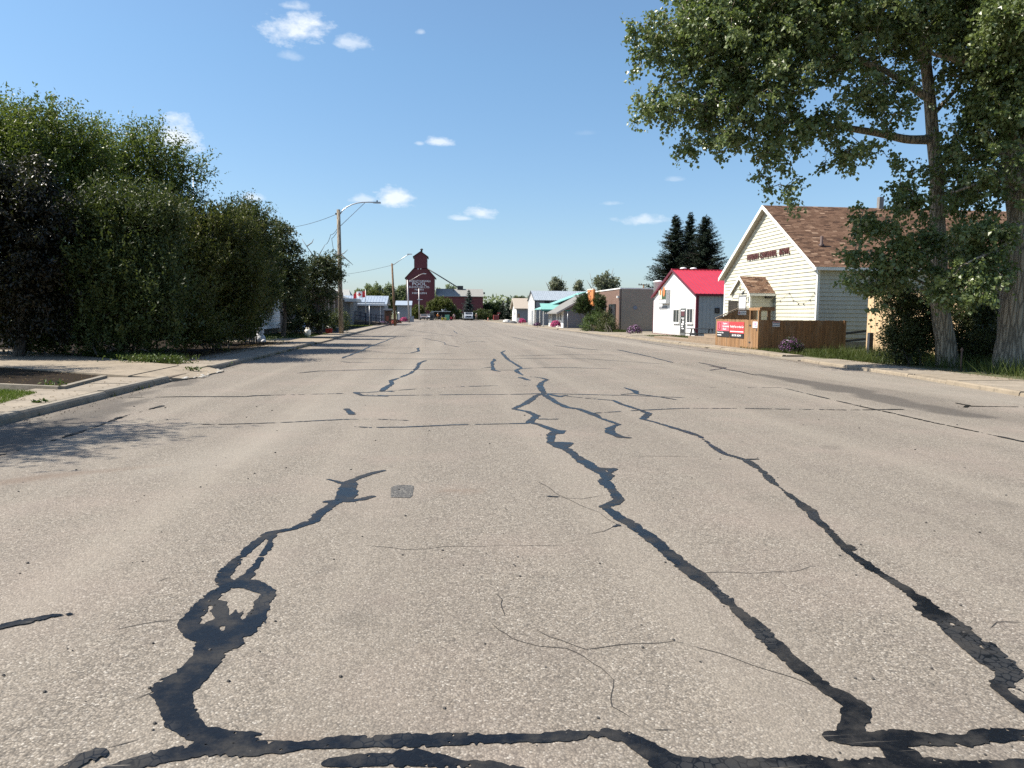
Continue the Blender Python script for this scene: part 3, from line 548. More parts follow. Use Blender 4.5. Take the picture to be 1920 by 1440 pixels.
def shingles(O, u, v, U, V, parent, m=SHINGLE, e=.145, w=.30, seed=1):
    O, u, v = np.array(O, float), _n(u), _n(v); n = np.cross(u, v); n = n if n[2] > 0 else -n; g = np.random.default_rng(seed); R = int(V/e); C = int(U/w)+1; Vs, Fs, rn = [], [], []
    for r in range(R):
        off = (r % 2)*w*.5+g.random()*.06; cuts = np.clip(np.arange(C+2)*w-off+g.normal(size=C+2)*.03, 0, U)
        for a, c in zip(cuts[:-1], cuts[1:]):
            if c-a < .03: continue
            h = .012+g.random()*.006; vv = r*e; b = len(Vs); q = lambda s, t, k: O+u*s+v*t+n*k
            Vs += [q(a+.004, vv, h), q(c-.004, vv, h), q(c-.004, vv+e*1.12, .002), q(a+.004, vv+e*1.12, .002), q(a+.004, vv, 0), q(c-.004, vv, 0)]; Fs += [[b, b+1, b+2, b+3], [b+4, b+5, b+1, b]]; rn += [min(1, max(0, g.normal(.45, .26)))]*6
    o = mkobj('shingles', npmesh('shingles', np.array(Vs)-ORG[parent.name], np.array(Fs), m, attr={'rnd': np.array(rn)}), parent); o['kind'] = 'stuff'; return o
def gable_roof_x(parent, X0, X1, yc, hw, zr, slope, th, m, oh=.0, name='roof', under=None):
    """ridge along X; returns nothing: two slabs"""
    for s in (-1, 1):
        ye = yc+s*hw; ze = zr-slope*hw
        MB().prism([(X0, yc, zr), (X0, ye, ze), (X0, ye, ze-th), (X0, yc, zr-th)], (X1-X0, 0, 0)).build(name, m, parent)
def rakes_x(parent, X, yc, hw, zr, slope, d, m, th=.03, name='rake_board'):
    for s in (-1, 1):
        ye = yc+s*(hw+.01); ze = zr-slope*(hw+.01); MB().prism([(X-th, yc, zr+.02), (X-th, ye, ze+.02), (X-th, ye, ze-d), (X-th, yc, zr-d)], (th-.002, 0, 0)).build(name, m, parent)
def ribbed_x(X, y0, y1, z0, ztop, m, parent, pw=.9, rib=.3, side=-1, name='wall_panel', rw=.03, rd=.022):
    y = y0
    while y < y1-.05:
        ye = min(y+pw, y1); b = MB(); ys = sorted({y+.003, ye-.003} | {q for q in (APEX,) if y < q < ye}) if APEX else [y+.003, ye-.003]
        b.prism([(X, y+.003, z0)] + [(X, ye-.003, z0)] + [(X, q, ztop(q)) for q in ys[::-1]], (side*.012, 0, 0)); q = y+.06
        while q < ye-.03: b.box(*sorted((X+side*.012, X+side*(.012+rd))), q, q+rw, z0, min(ztop(q), ztop(q+rw))-.002); q += rib
        b.build(name, m, parent); y = ye
def ribbed_y(Y, x0, x1, z0, z1, m, parent, pw=.9, rib=.3, name='wall_panel', rw=.03, rd=.022, side=-1):
    x = x0
    while x < x1-.05:
        xe = min(x+pw, x1); b = MB(); b.box(x+.003, xe-.003, *sorted((Y, Y+side*.012)), z0, z1); q = x+.06
        while q < xe-.03: b.box(q, q+rw, *sorted((Y+side*.012, Y+side*(.012+rd))), z0, z1); q += rib
        b.build(name, m, parent); x = xe
def metal_roof_panels(parent, X0, X1, yr, zr, ye, ze, m, pw=.9, rib=.3, name='roof_panel', th=.03):
    """ribbed sheets running down the slope from the ridge (yr, zr) to the eave (ye, ze)"""
    x = X0; d = _n((0, ye-yr, ze-zr)); n = np.array([0, -d[2], d[1]]); n = n if n[2] > 0 else -n
    while x < X1-.05:
        xe = min(x+pw, X1); b = MB(); A = np.array([x+.004, yr, zr]); B = np.array([x+.004, ye, ze]); b.prism([A, B, B-n*th, A-n*th], (xe-x-.008, 0, 0)); q = x+.1
        while q < xe-.05: a, c = np.array([q, yr, zr])+n*.001, np.array([q, ye, ze])+n*.001; b.prism([a, c, c+n*.03, a+n*.03], (.04, 0, 0)); q += rib
        b.build(name, m, parent); x = xe
def window_x(parent, X, y0, y1, z0, z1, fm, side=-1, bars=1, name='window', fw=.07):
    """a window on a street front: frame proud of the wall, glass set back in it"""
    b = MB(); a = sorted((X+side*.01, X+side*.07)); b.box(*a, y0, y1, z0, z0+fw).box(*a, y0, y1, z1-fw, z1).box(*a, y0, y0+fw, z0+fw, z1-fw).box(*a, y1-fw, y1, z0+fw, z1-fw)
    for k in range(bars): yy = y0+(y1-y0)*(k+1)/(bars+1); b.box(*sorted((X+side*.012, X+side*.055)), yy-.02, yy+.02, z0+fw, z1-fw)
    f = b.build(name, fm, parent); MB().box(*sorted((X+side*.014, X+side*.03)), y0+fw-.005, y1-fw+.005, z0+fw-.005, z1-fw+.005).build('pane', GLASS, f); MB().box(*sorted((X+side*.01, X+side*.12)), y0-.04, y1+.04, z0-.05, z0-.002).build('sill', fm, f); return f
def window_y(parent, Y, x0, x1, z0, z1, fm, name='window', fw=.06, bars=0):
    b = MB(); b.box(x0, x1, Y-.06, Y-.01, z0, z0+fw).box(x0, x1, Y-.06, Y-.01, z1-fw, z1).box(x0, x0+fw, Y-.06, Y-.01, z0+fw, z1-fw).box(x1-fw, x1, Y-.06, Y-.01, z0+fw, z1-fw)
    f = b.build(name, fm, parent); MB().box(x0+fw-.005, x1-fw+.005, Y-.03, Y-.013, z0+fw-.005, z1-fw+.005).build('pane', GLASS, f); return f
APEX = None
# ---- the bowling hall
HX, YC = 18.6, 42.25; SL = .594; ZR = 7.83; HWY = 6.07; XE = 36.5
hall = thing('bowling_hall', 'cream clapboard bowling hall with steep brown shingled gable facing the street', 'hall', (HX, YC, 0))
zt = lambda y: ZR-.15-SL*abs(y-YC)
MB().prism([(HX, YC-HWY, 0), (HX, YC-HWY, zt(YC-HWY)), (HX, YC, zt(YC)), (HX, YC+HWY, zt(YC+HWY)), (HX, YC+HWY, 0)], (XE-.4-HX, 0, 0)).build('wall', CREAM, hall)
boards_x(HX-.003, YC-HWY+.1, YC+HWY-.1, .42, lambda y: zt(y)-.02, .203, CREAM, hall)
boards_y(YC-HWY-.003, HX+.1, XE-.5, .42, zt(YC-HWY)-.06, .203, CREAM, hall)
FOUND = mat('concrete_foundation', (.24, .22, .19), .9, .2, 3)
box('foundation', FOUND, hall, HX-.04, XE-.4, YC-HWY-.04, YC+HWY+.04, -.05, .4)
for s in (-1, 1): box('corner_board', CREAMTRIM, hall, HX-.034, HX+.1, *sorted((YC+s*(HWY+.032), YC+s*(HWY-.1))), .4, zt(YC+HWY)-.02)
OHX = .32; gable_roof_x(hall, HX-OHX, XE, YC, HWY+.3, ZR, SL, .13, SOFFIT)
rakes_x(hall, HX-OHX, YC, HWY+.3, ZR, SL, .19, CREAMTRIM)
ye = YC-HWY-.3; ze = ZR-SL*(HWY+.3)
shingles((HX-OHX-.03, ye-.03, ze-.005), (1, 0, 0), (0, 1, SL), XE-HX+OHX, (HWY+.3)*math.hypot(1, SL)+.06, hall, seed=1)
shingles((HX-OHX-.03, 2*YC-ye+.03, ze-.005), (1, 0, 0), (0, -1, SL), XE-HX+OHX, (HWY+.3)*math.hypot(1, SL)+.06, hall, seed=2, w=.6, e=.29)
box('gutter', CREAMTRIM, hall, HX-OHX-.02, XE, ye-.13, ye-.005, ze-.17, ze-.03)
MB().prism([(HX-.2, YC-HWY+.02, zt(YC-HWY)-.05), (HX-.2, ye+.01, ze-.14), (HX-.2, ye+.01, ze-.16), (HX-.2, YC-HWY+.02, zt(YC-HWY)-.16)], (XE-HX, 0, 0)).build('soffit', CREAMTRIM, hall)
LETTER = mat('maroon_letters', (.075, .02, .018), .6, .2)
a, c = AX(1401, 483.5, HX-.07), AX(1481, 470.5, HX-.07)
a_, c_ = a.copy(), c.copy(); zz = (a[2]+c[2])/2; a_[2] = c_[2] = zz
L0 = a_[1]; L1 = c_[1]; tot = L1-L0
for wd_, s0, s1 in (('HEPBURN', 0, .29), ('CENTENNIAL', .325, .72), ('BOWL', .78, 1)):
    fit_text('lettering', wd_, LETTER, hall, (HX-.075, L0+tot*s0, zz), (HX-.075, L0+tot*s1, zz), (0, 0, 1), .45, .02, .03)
q = RP(1540, 462, (HX, YC, ZR), (0, -SL, 1)); MB().lathe((q[0], q[1], q[2]-.1), [(.14, .02), (.14, .2), (.075, .24), (.075, .62)], 12).build('vent_pipe', mat('vent_pipe_rust', (.06, .035, .03), .6, .2), hall)
q = AY(1650, 392, YC); MB().box(q[0]-.13, q[0]+.13, YC-.13, YC+.13, ZR-.2, ZR+.62).build('chimney', mat('chimney_metal', (.2, .19, .18), .6, .2), hall)
# porch
PX, PY0, PY1, PZ, PS = 17.24, 40.98, 43.52, 3.86, .66
pt = lambda y: PZ-.1-PS*abs(y-YC)
MB().prism([(PX, PY0, .3), (PX, PY0, pt(PY0)), (PX, YC, pt(YC)), (PX, PY1, pt(PY1)), (PX, PY1, .3)], (HX-.03-PX, 0, 0)).build('porch_wall', CREAM, hall)
DY0, DY1, DZ0, DZ1 = 41.52, 42.45, .68, 2.72
boards_x(PX-.003, PY0+.08, PY1-.08, .42, lambda y: pt(y)-.02, .25, CREAM, hall, skip=lambda a, c, z: [(a, DY0-.09), (DY1+.09, c)] if z < DZ1 else [(a, c)])
boards_y(PY0-.003, PX+.05, HX-.03, .42, pt(PY0)-.04, .25, CREAM, hall)
for yy in (PY0, PY1): box('corner_board', CREAMTRIM, hall, PX-.034, PX+.06, yy-.034, yy+.06, .4, pt(PY0)-.03)
gable_roof_x(hall, PX-.16, HX-.028, YC, 1.45, PZ, PS, .08, SOFFIT, name='porch_roof'); rakes_x(hall, PX-.16, YC, 1.45, PZ, PS, .15, CREAMTRIM, .025)
shingles((PX-.185, YC-1.47, PZ-PS*1.46), (1, 0, 0), (0, 1, PS), HX-PX+.16, 1.48*math.hypot(1, PS), hall, seed=3); shingles((PX-.185, YC+1.47, PZ-PS*1.46), (1, 0, 0), (0, -1, PS), HX-PX+.16, 1.48*math.hypot(1, PS), hall, seed=4)
box('gutter', CREAMTRIM, hall, PX-.17, HX-.05, YC-1.55, YC-1.455, PZ-PS*1.45-.16, PZ-PS*1.45-.05)
d_ = box('door', mat('white_door', (.72, .73, .75), .35, .05), hall, PX-.03, PX+.02, DY0, DY1, DZ0, DZ1); b = MB(); b.box(PX-.05, PX-.002, DY0-.08, DY0-.002, DZ0, DZ1+.08).box(PX-.05, PX-.002, DY1+.002, DY1+.08, DZ0, DZ1+.08).box(PX-.05, PX-.002, DY0, DY1, DZ1+.002, DZ1+.08).build('frame', mat('door_frame_grey', (.2, .2, .2), .6), d_)
box('handle', GALV, d_, PX-.09, PX-.031, DY0+.08, DY0+.13, 1.65, 1.8)
box('open_screen_door', mat('brown_screen_door', (.13, .11, .085), .7, .15), hall, PX-.62, PX-.06, DY1+.1, DY1+.14, DZ0, 2.5)
box('yard_light', BLACK, hall, 18.05, 18.36, PY0-.22, PY0-.03, 2.62, 2.76)
MB().tube([(PX-.03, 41.3, 3.0), (PX-.2, 41.25, 3.05), (PX-.3, 41.2, 2.98)], .025, 6).lathe((PX-.33, 41.2, 2.86), [(.03, .14), (.09, .02), (.09, 0)], 8).build('porch_lamp', BLACK, hall)
MB().box(PX-.03, PX-.004, 41.95, 42.2, 2.86, 2.98).build('house_number', DARK, hall)
MB().tube([(PX-.02, YC+.12, 3.3), (PX-.05, YC+.12, 3.2)], .05, 8).tube([(PX-.04, YC+.12, 3.24), (PX-.04, YC+.1, 3.08)], .03, 6).build('brass_bell', mat('dull_brass', (.28, .25, .12), .4, metal=.6), hall)
# string of lights along the front
sl_ = thing('string_lights', 'drooping string of small bulbs along the cream gable wall', 'string lights', AX(1490, 560, HX-.06))
wp = [AX(1405, 553, PX-.1), AX(1428, 565, HX-.5), AX(1450, 564, HX-.1), AX(1463, 563, HX-.06), AX(1480, 548.5, HX-.06), AX(1487, 562, HX-.06), AX(1497, 568, HX-.06), AX(1507, 568, HX-.06), AX(1519, 561, HX-.06), AX(1528, 548, HX-.06)]
MB().tube(wp, .006, 4).build('wire', DARK, sl_)
for q in wp[1:]: MB().lathe((q[0], q[1], q[2]-.1), [(.015, .1), (.02, .07), (.035, .03), (.012, 0)], 8).build('bulb', mat('bulb_glass', (.12, .11, .1), .2) if 'bulb_glass' not in MATS else MATS['bulb_glass'], sl_)
# ---- wooden enclosure round the porch
def woodmat(name, col):
    t = NT(name); oi = t.node('ShaderNodeObjectInfo').outputs['Random']; gr = t.noise(t.pos((14, 14, .8)), 3, 5, .6); kn = t.vor(t.pos((7, 7, 1.6)), 1, 'F1'); wv = t.noise(t.pos((2, 2, .7)), 1.5, 4, .6)
    c = t.mix(oi, tuple(q*.72 for q in col), tuple(q*1.2 for q in col)); c = t.mix(t.ramp(gr, [(.35, .75), (.65, 0)]), c, tuple(q*.5 for q in col)); c = t.mix(t.ramp(kn, [(.03, .8), (.09, 0)]), c, tuple(q*.28 for q in col))
    c = t.mix(t.ramp(wv, [(.5, 0), (.75, .5)]), c, (.3, .23, .16)); t.set(Base_Color=c, Roughness=.8); t.bump(gr, .35, .006); return t.m
WOOD = woodmat('stained_fence_wood', (.31, .17, .075)); WOOD_SHADE = woodmat('shaded_fence_wood', (.27, .145, .065)); WOODP = woodmat('weathered_deck_wood', (.28, .21, .145))  # fence boards turned from the sun get a darker copy, shade put into the colour
FX = G(1421, 659)[0]; FY = 34.4; FYE = 39.84; FH = 1.46
fr = thing('wooden_fence', 'brown stained board fence enclosing the hall porch, with gate and red banners', 'fence', (FX, 37, 0))
y_ = FY+.11
while y_ < FYE-.02:
    j = random.uniform(-.012, .012); MB().box(FX+random.uniform(-.004, .004), FX+.022, y_+.004, y_+.136, .07+random.uniform(-.02, .03), FH+j).build('fence_board', WOOD, fr); y_ += .14
FXE = AY(1582, 630, FY)[0]; x_ = FX+.11
while x_ < FXE-.02:
    j = random.uniform(-.008, .008); MB().box(x_+.004, x_+.132, FY+random.uniform(-.004, .004), FY+.022, .06+random.uniform(-.02, .02), FH+j).build('fence_board', WOOD_SHADE, fr); x_ += .136
x_ = FX
while x_ < 17.15:
    t_ = min(1, (x_-FX)/1.15); MB().box(x_+.004, x_+.136, FYE+.01, FYE+.032, .06, FH+.02+.52*t_).build('fence_board', WOOD_SHADE, fr); x_ += .14
MB().prism([(FX-.03, FYE-.02, FH+.03), (FX-.03, FYE+.07, FH+.03), (FX-.03, FYE+.07, FH+.07), (FX-.03, FYE-.02, FH+.07)], (1.22, 0, .53)).build('cap_rail', WOODP, fr); box('cap_rail', WOODP, fr, FX+1.2, 17.15, FYE-.02, FYE+.07, FH+.57, FH+.61)
for q in ((FX-.01, FY), (FX-.01, FY+.95)): box('gate_post', WOOD, fr, q[0], q[0]+.11, q[1], q[1]+.11, .02, 2.0)
box('gate_beam', WOOD, fr, FX-.02, FX+.1, FY-.12, FY+1.12, 1.9, 2.03); box('gate_post', WOOD_SHADE, fr, FX+.45, FX+.57, FY+.02, FY+.14, .02, 2.02); box('gate_beam', WOOD_SHADE, fr, FX+.1, FX+.75, FY-.02, FY+.12, 1.88, 2.06)
box('fence_post', WOOD_SHADE, fr, FXE-.02, FXE+.09, FY-.02, FY+.09, .0, FH+.01)
for zz in (.35, 1.2): box('rail', WOOD_SHADE, fr, FX+.02, FXE, FY+.024, FY+.06, zz, zz+.09); box('rail', WOOD, fr, FX+.024, FX+.06, FY+.1, FYE, zz, zz+.09)
b = MB()
for zz in (.35, 1.15): b.box(FX-.014, FX-.002, FY+.85, FY+1.05, zz, zz+.07)
b.build('hinge', DARK, fr); box('latch', DARK, fr, FX-.025, FX-.004, FY+.12, FY+.2, .95, 1.03)
# banners and notices on the fence
RED = mat('banner_red', (.62, .05, .055), .5, .05); PINKR = mat('banner_pink', (.68, .11, .15), .5, .08); BLK = mat('banner_black', (.02, .02, .022), .5); WPRINT = mat('white_print', (.8, .8, .8), .6, .03); BPRINT = mat('black_print', (.02, .015, .015), .6); NOTICE = mat('notice_white', (.66, .66, .7), .6, .06); BLUEG = mat('notice_blue_grey', (.2, .26, .33), .6, .1); PINKP = mat('notice_pink', (.5, .25, .4), .6)
def zat(px, py): return AX(px, py, FX)
def yb(px): return AX(px, 610, FX)[1]
b1 = thing('banner', 'red banner with a black phone drawing, left of the pair on the wooden fence', 'banner', (FX-.02, yb(1356), .8), 'red banners on the wooden fence')
b2 = thing('banner', 'red banner with white lines and black foot, right of the pair on the fence', 'banner', (FX-.02, yb(1382), .8), 'red banners on the wooden fence')
for bn, xa, xb, m in ((b1, 1345.5, 1368.5, PINKR), (b2, 1369.5, 1396, RED)):
    ya, yc_ = yb(xa), yb(xb); z1, zm, z0 = 1.34, .86 if bn is b1 else .78, .55; Xb = FX-.016
    box('sheet', m, bn, Xb-.008, Xb, yc_, ya, zm+.001, z1); box('foot_panel', BLK, bn, Xb-.008, Xb, yc_, ya, z0, zm)
    Lx = Xb-.011; wv = ya-yc_
    def T(body, s0, s1, z, h, mm): fit_text('lettering', body, mm, bn, (Lx, ya-wv*s0, z), (Lx, ya-wv*s1, z), (0, 0, 1), h, .002)
    if bn is b1:
        b = MB(); p0, p1 = ya-wv*.1, ya-wv*.32; b.box(Lx-.002, Lx, p1, p0, 1.25, 1.28).box(Lx-.002, Lx, p1, p0, .92, .96).box(Lx-.002, Lx, p0-.06, p0, .96, 1.25).box(Lx-.002, Lx, p1, p1+.06, .96, 1.25).build('phone_drawing', BPRINT, bn)
        T('Hepburn', .5, .82, 1.24, .12, WPRINT); T('Centennial', .46, .97, 1.1, .13, WPRINT); T('Bowl', .5, .75, .96, .12, WPRINT); T('Bowl and Eat', .05, .55, .77, .11, WPRINT); T('EST. 1967', .05, .38, .64, .07, WPRINT) if False else MB().box(Lx-.002, Lx, ya-wv*.38, ya-wv*.05, .62, .66).build('printed_line', WPRINT, bn)
    else:
        T('Family Fun on the Go', .03, .97, 1.1, .16, WPRINT); MB().box(Lx-.002, Lx, ya-wv*.97, ya-wv*.03, .84, .88).build('printed_line', WPRINT, bn); T('BOOK NOW', .18, .82, .665, .14, WPRINT)
def notice(label, p0, p1, axis, coord, extra):
    n_ = thing('notice_sign', label, 'sign', (p0+p1)/2, 'small notices on the wooden fence')
    if axis == 'x': q = lambda s, t, a, c: (coord-.012-a, coord-.012-c+.004, *sorted((p0[1]+(p1[1]-p0[1])*s[0], p0[1]+(p1[1]-p0[1])*s[1])), p1[2]+(p0[2]-p1[2])*t[0], p1[2]+(p0[2]-p1[2])*t[1])
    else: q = lambda s, t, a, c: (p0[0]+(p1[0]-p0[0])*s[0], p0[0]+(p1[0]-p0[0])*s[1], coord-.012-a, coord-.012-c+.004, p1[2]+(p0[2]-p1[2])*t[0], p1[2]+(p0[2]-p1[2])*t[1])
    box('board', NOTICE, n_, *q((0, 1), (0, 1), .004, 0))
    for nm, m, s, t in extra: box(nm, m, n_, *q(s, t, .008, .0045))
notice('white notice with a pink picture taped to the gate', AX(1412.5, 603, FX), AX(1421, 615, FX), 'x', FX-.01, [('printed_picture', PINKP, (.35, .75), (.45, .8)), ('printed_line', BLUEG, (.5, .9), (.2, .35))])
notice('small blue and white notice on the fence side that faces the camera', AY(1448.5, 602.5, FY), AY(1461.5, 613, FY), 'y', FY-.006, [('printed_line', BLUEG, (.06, .94), (.55, .68)), ('printed_line', BLUEG, (.06, .94), (.14, .34)), ('printed_band', mat('notice_red', (.35, .12, .12), .6), (.03, .97), (.78, .97))])
notice('small blue and white notice on the raised stair panel behind the banners', AY(1384, 582.5, FYE), AY(1399, 590.5, FYE), 'y', FYE+.008, [('printed_line', BLUEG, (.3, .95), (.5, .66)), ('printed_line', BLUEG, (.3, .95), (.15, .3)), ('printed_picture', mat('notice_red2', (.4, .2, .2), .6), (.04, .24), (.2, .8))])
# low deck and steps beyond the fence
dk = thing('wooden_steps', 'low weathered deck with wooden steps left of the fence', 'steps', (15.4, 45, 0))
for (x0, x1, y0, y1, z) in ((FX, 16.0, FYE+.05, 51.5, .22), (FX+.08, 16.1, FYE+.06, 44.6, .43), (FX+.16, 16.2, FYE+.07, 42.1, .62)):
    zlow = z-.2; x_ = x0
    while x_ < x1-.05: MB().box(x_+.003, min(x_+.137, x1), y0, y1, z-.035+random.uniform(-.003, .003), z).build('plank', WOODP, dk); x_ += .14
    box('riser', WOODP, dk, x0+.01, x0+.045, y0+.01, y1-.01, zlow-.02, z-.037)
tb = thing('picnic_table', 'dark picnic table beside the blue grey wall', 'picnic table', (16.9, 47.6, .06)); TD = mat('dark_stained_wood', (.035, .038, .045), .6, .2, 8)
tx0, tx1, tyc = 16.0, 17.75, 47.6
for k in range(5): box('tabletop_plank', TD, tb, tx0, tx1, tyc-.36+k*.145, tyc-.36+k*.145+.138, .79, .83)
for s in (-1, 1):
    for k in range(2): yy = tyc+s*.66+(k-.5)*.145; box('bench_plank', TD, tb, tx0, tx1, yy-.068, yy+.068, .48, .52)
for xx in (tx0+.3, tx1-.3):
    for s in (-1, 1): MB().prism([(xx, tyc+s*.2, .785), (xx, tyc+s*.3, .785), (xx, tyc+s*.72, .05), (xx, tyc+s*.62, .05)], (.06, 0, 0)).build('leg', TD, tb)
    box('brace', TD, tb, xx+.062, xx+.11, tyc-.75, tyc+.75, .4, .475)
# open rail fence with a dark post
rf = thing('rail_fence', 'three dark sloping rails between board fence and tan shed', 'fence', (FXE+.5, FY, 0)); XR = AY(1634, 630, FY+.3)[0]
for z0, z1 in ((.86, 1.0), (.5, .62), (.12, .24)): MB().prism([(FXE+.1, FY+.02, z0-.05), (FXE+.1, FY+.07, z0-.05), (FXE+.1, FY+.07, z0+.06), (FXE+.1, FY+.02, z0+.06)], (XR-FXE-.1, .3, z1-z0)).build('rail', TD, rf)
q = G(1630, 670, .05); box('post', TD, rf, q[0]-.08, q[0]+.08, q[1]-.08, q[1]+.08, -.02, 1.02)
# ---- tan shed behind the shrubs
TAN = mat('tan_panel_siding', (.56, .40, .235), .6, .07, 1.2, streak=.2, splash=.5)
shed = thing('tan_shed', 'tan vertical panelled shed behind the shrubs right of the hall', 'shed', (18.9, 29, 0)); TY0, TY1, TH = 24.5, 32.2, 2.72
box('wall', TAN, shed, 18.92, 25, TY0, TY1, 0, TH); box('wall', TAN, shed, 21.5, 25, TY0+.3, TY1-.2, TH+.06, 3.4)
y_ = TY0
while y_ < TY1-.05:
    MB().box(18.9, 18.918, y_+.006, min(y_+.362, TY1)-.006, .1, TH-.01).build('wall_panel', TAN, shed); y_ += .37
box('roof', mat('tar_roof_dark', (.06, .055, .05), .9), shed, 18.78, 25.1, TY0-.1, TY1+.06, TH+.002, TH+.058); box('roof', MATS['tar_roof_dark'], shed, 21.4, 25.1, TY0+.2, TY1-.1, 3.402, 3.46)
# ---- red roofed white building
WMET = mat('white_metal_siding', (.74, .74, .73), .4, .05, 1.5, streak=.25, spec=.4, splash=.55); BGMET = mat('blue_grey_metal_siding', (.27, .325, .355), .45, .06, 1.5, streak=.1); REDM = mat('red_metal_roof', (.40, .032, .052), .38, .06, 1.2, spec=.5); MAROON = mat('maroon_trim', (.11, .012, .025), .5, .1)
RX, RY0, RY1 = 19.15, 55.18, 66.4; RC = (RY0+RY1)/2; RE, RR = 3.3, 5.33; RS = (RR-RE)/(RC-RY0); RXE = 32
rb_ = thing('small_shop', 'white gabled metal shop with bright red metal roof and maroon trim', 'shop', (RX, RC, 0)); rzt = lambda y: RR-.1-RS*abs(y-RC)
MB().prism([(RX, RY0, 0), (RX, RY0, rzt(RY0)), (RX, RC, rzt(RC)), (RX, RY1, rzt(RY1)), (RX, RY1, 0)], (RXE-RX, 0, 0)).build('wall', WMET, rb_)
APEX = RC; ribbed_x(RX-.002, RY0+.05, RY1-.05, .1, lambda y: rzt(y)-.01, WMET, rb_, .9, .225, rw=.02, rd=.014); APEX = None
ribbed_y(RY0-.002, RX+.06, RXE-.05, .1, rzt(RY0)-.02, BGMET, rb_, .9, .3)
for s in (0, 1): metal_roof_panels(rb_, RX-.2, RXE, RC, RR, RY0-.15 if s == 0 else RY1+.15, RR-RS*(RC-RY0+.15), REDM, .9, .29)
box('ridge_cap', REDM, rb_, RX-.22, RXE, RC-.14, RC+.14, RR-.03, RR+.05); rakes_x(rb_, RX-.2, RC, RC-RY0+.15, RR, RS, .16, MAROON, .03, 'rake_trim')
box('corner_trim', MAROON, rb_, RX-.045, RX+.14, RY0-.045, RY0+.14, .06, rzt(RY0)-.02); box('corner_trim', MAROON, rb_, RX-.045, RX+.1, RY1-.06, RY1+.04, .06, rzt(RY1)-.02); box('eave_trim', MAROON, rb_, RX-.18, RXE, RY0-.19, RY0-.13, RR-RS*(RC-RY0+.15)-.17, RR-RS*(RC-RY0+.15)-.035)
box('base_trim', MAROON, rb_, RX-.03, RX-.002, RY0+.1, RY1-.1, .03, .095)
window_x(rb_, RX-.03, 58.95, 60.5, 1.05, 2.15, WHITE, bars=1); window_x(rb_, RX-.03, 55.75, 57.15, 1.05, 2.2, WHITE, bars=1)
dr = box('door', mat('glass_door_frame', (.12, .13, .13), .4), rb_, RX-.06, RX-.018, 57.5, 58.72, .14, 2.2); box('pane', GLASS, dr, RX-.066, RX-.061, 57.62, 58.6, .3, 2.1); box('poster', mat('door_poster', (.09, .03, .035), .6), dr, RX-.07, RX-.067, 57.72, 58.5, 1.6, 1.98)
for z0, z1, y0, y1 in ((1.98, 2.06, 57.7, 58.5), (1.42, 1.47, 57.75, 58.45), (1.26, 1.38, 57.95, 58.1), (1.1, 1.2, 57.8, 58.2), (.93, 1.04, 57.85, 58.4), (.75, .86, 58.0, 58.4), (.6, .68, 57.8, 58.3)): MB().box(RX-.071, RX-.067, y0, y1, z0, z1).build('white_lettering', WPRINT, dr)
window_y(rb_, RY0-.036, *[AY(x, 582, RY0)[0] for x in (1339.5, 1348.5)], AY(1343, 587.5, RY0)[2], AY(1343, 577.5, RY0)[2], BLACK); 
sg = thing('shop_sign', 'boxed shop sign with orange and green picture on the red roofed shop', 'sign', (RX-.3, 63.8, 3)); Y0s, Y1s = AX(1249, 560, RX-.35)[1], AX(1235, 560, RX-.35)[1]
z1, zm, z0 = AX(1242, 543.5, RX-.35)[2], AX(1242, 561, RX-.35)[2], AX(1242, 569.5, RX-.35)[2]; Xs = RX-.36
box('cabinet', GALV, sg, Xs, RX-.04, Y0s, Y1s, z0, z1); ym = Y0s+(Y1s-Y0s)*.55
box('picture_panel', mat('sign_cream', (.7, .6, .45), .5), sg, Xs-.01, Xs-.001, ym+.01, Y1s-.08, zm, z1-.06); MB().box(Xs-.018, Xs-.011, ym+.2, Y1s-.35, zm+.35, zm+.8).build('orange_print', mat('sign_orange', (.55, .17, .05), .5), sg)
box('picture_panel', mat('sign_green', (.045, .075, .03), .5), sg, Xs-.01, Xs-.001, Y0s+.08, ym-.01, zm, z1-.06); MB().prism([(Xs-.018, ym-.55+.32*math.cos(k*.628), zm+.62+.42*math.sin(k*.628)) for k in range(10)], (.006, 0, 0)).build('orange_print', MATS['sign_orange'], sg)
box('letter_panel', WMET, sg, Xs-.01, Xs-.001, Y0s+.1, Y1s-.08, z0+.05, zm-.06)
for s0, s1 in ((.3, .5), (.55, .72)): MB().box(Xs-.014, Xs-.0105, Y0s+(Y1s-Y0s)*s0, Y0s+(Y1s-Y0s)*s1, z0+.2, zm-.2).build('dark_lettering', BPRINT, sg)
box('small_board', mat('grey_board', (.2, .2, .21), .6), rb_, RX-.06, RX-.02, 62.3, 64.6, z0-.42, z0-.2)
q = AY(1234, 545, 68.6); MB().lathe((q[0], q[1], 2.6), [(.42, 0), (.42, 2.0), (.46, 2.02), (.46, 2.1), (.2, 2.2)], 14).build('roof_vent', WMET, rb_)
for x in (1283, 1302): q = AY(x, 505, RC); MB().lathe((q[0], RC+.25, RR-.15), [(.2, 0), (.2, .18), (.3, .2), (.24, .3), (.05, .34)], 12).build('roof_vent', WMET, rb_)
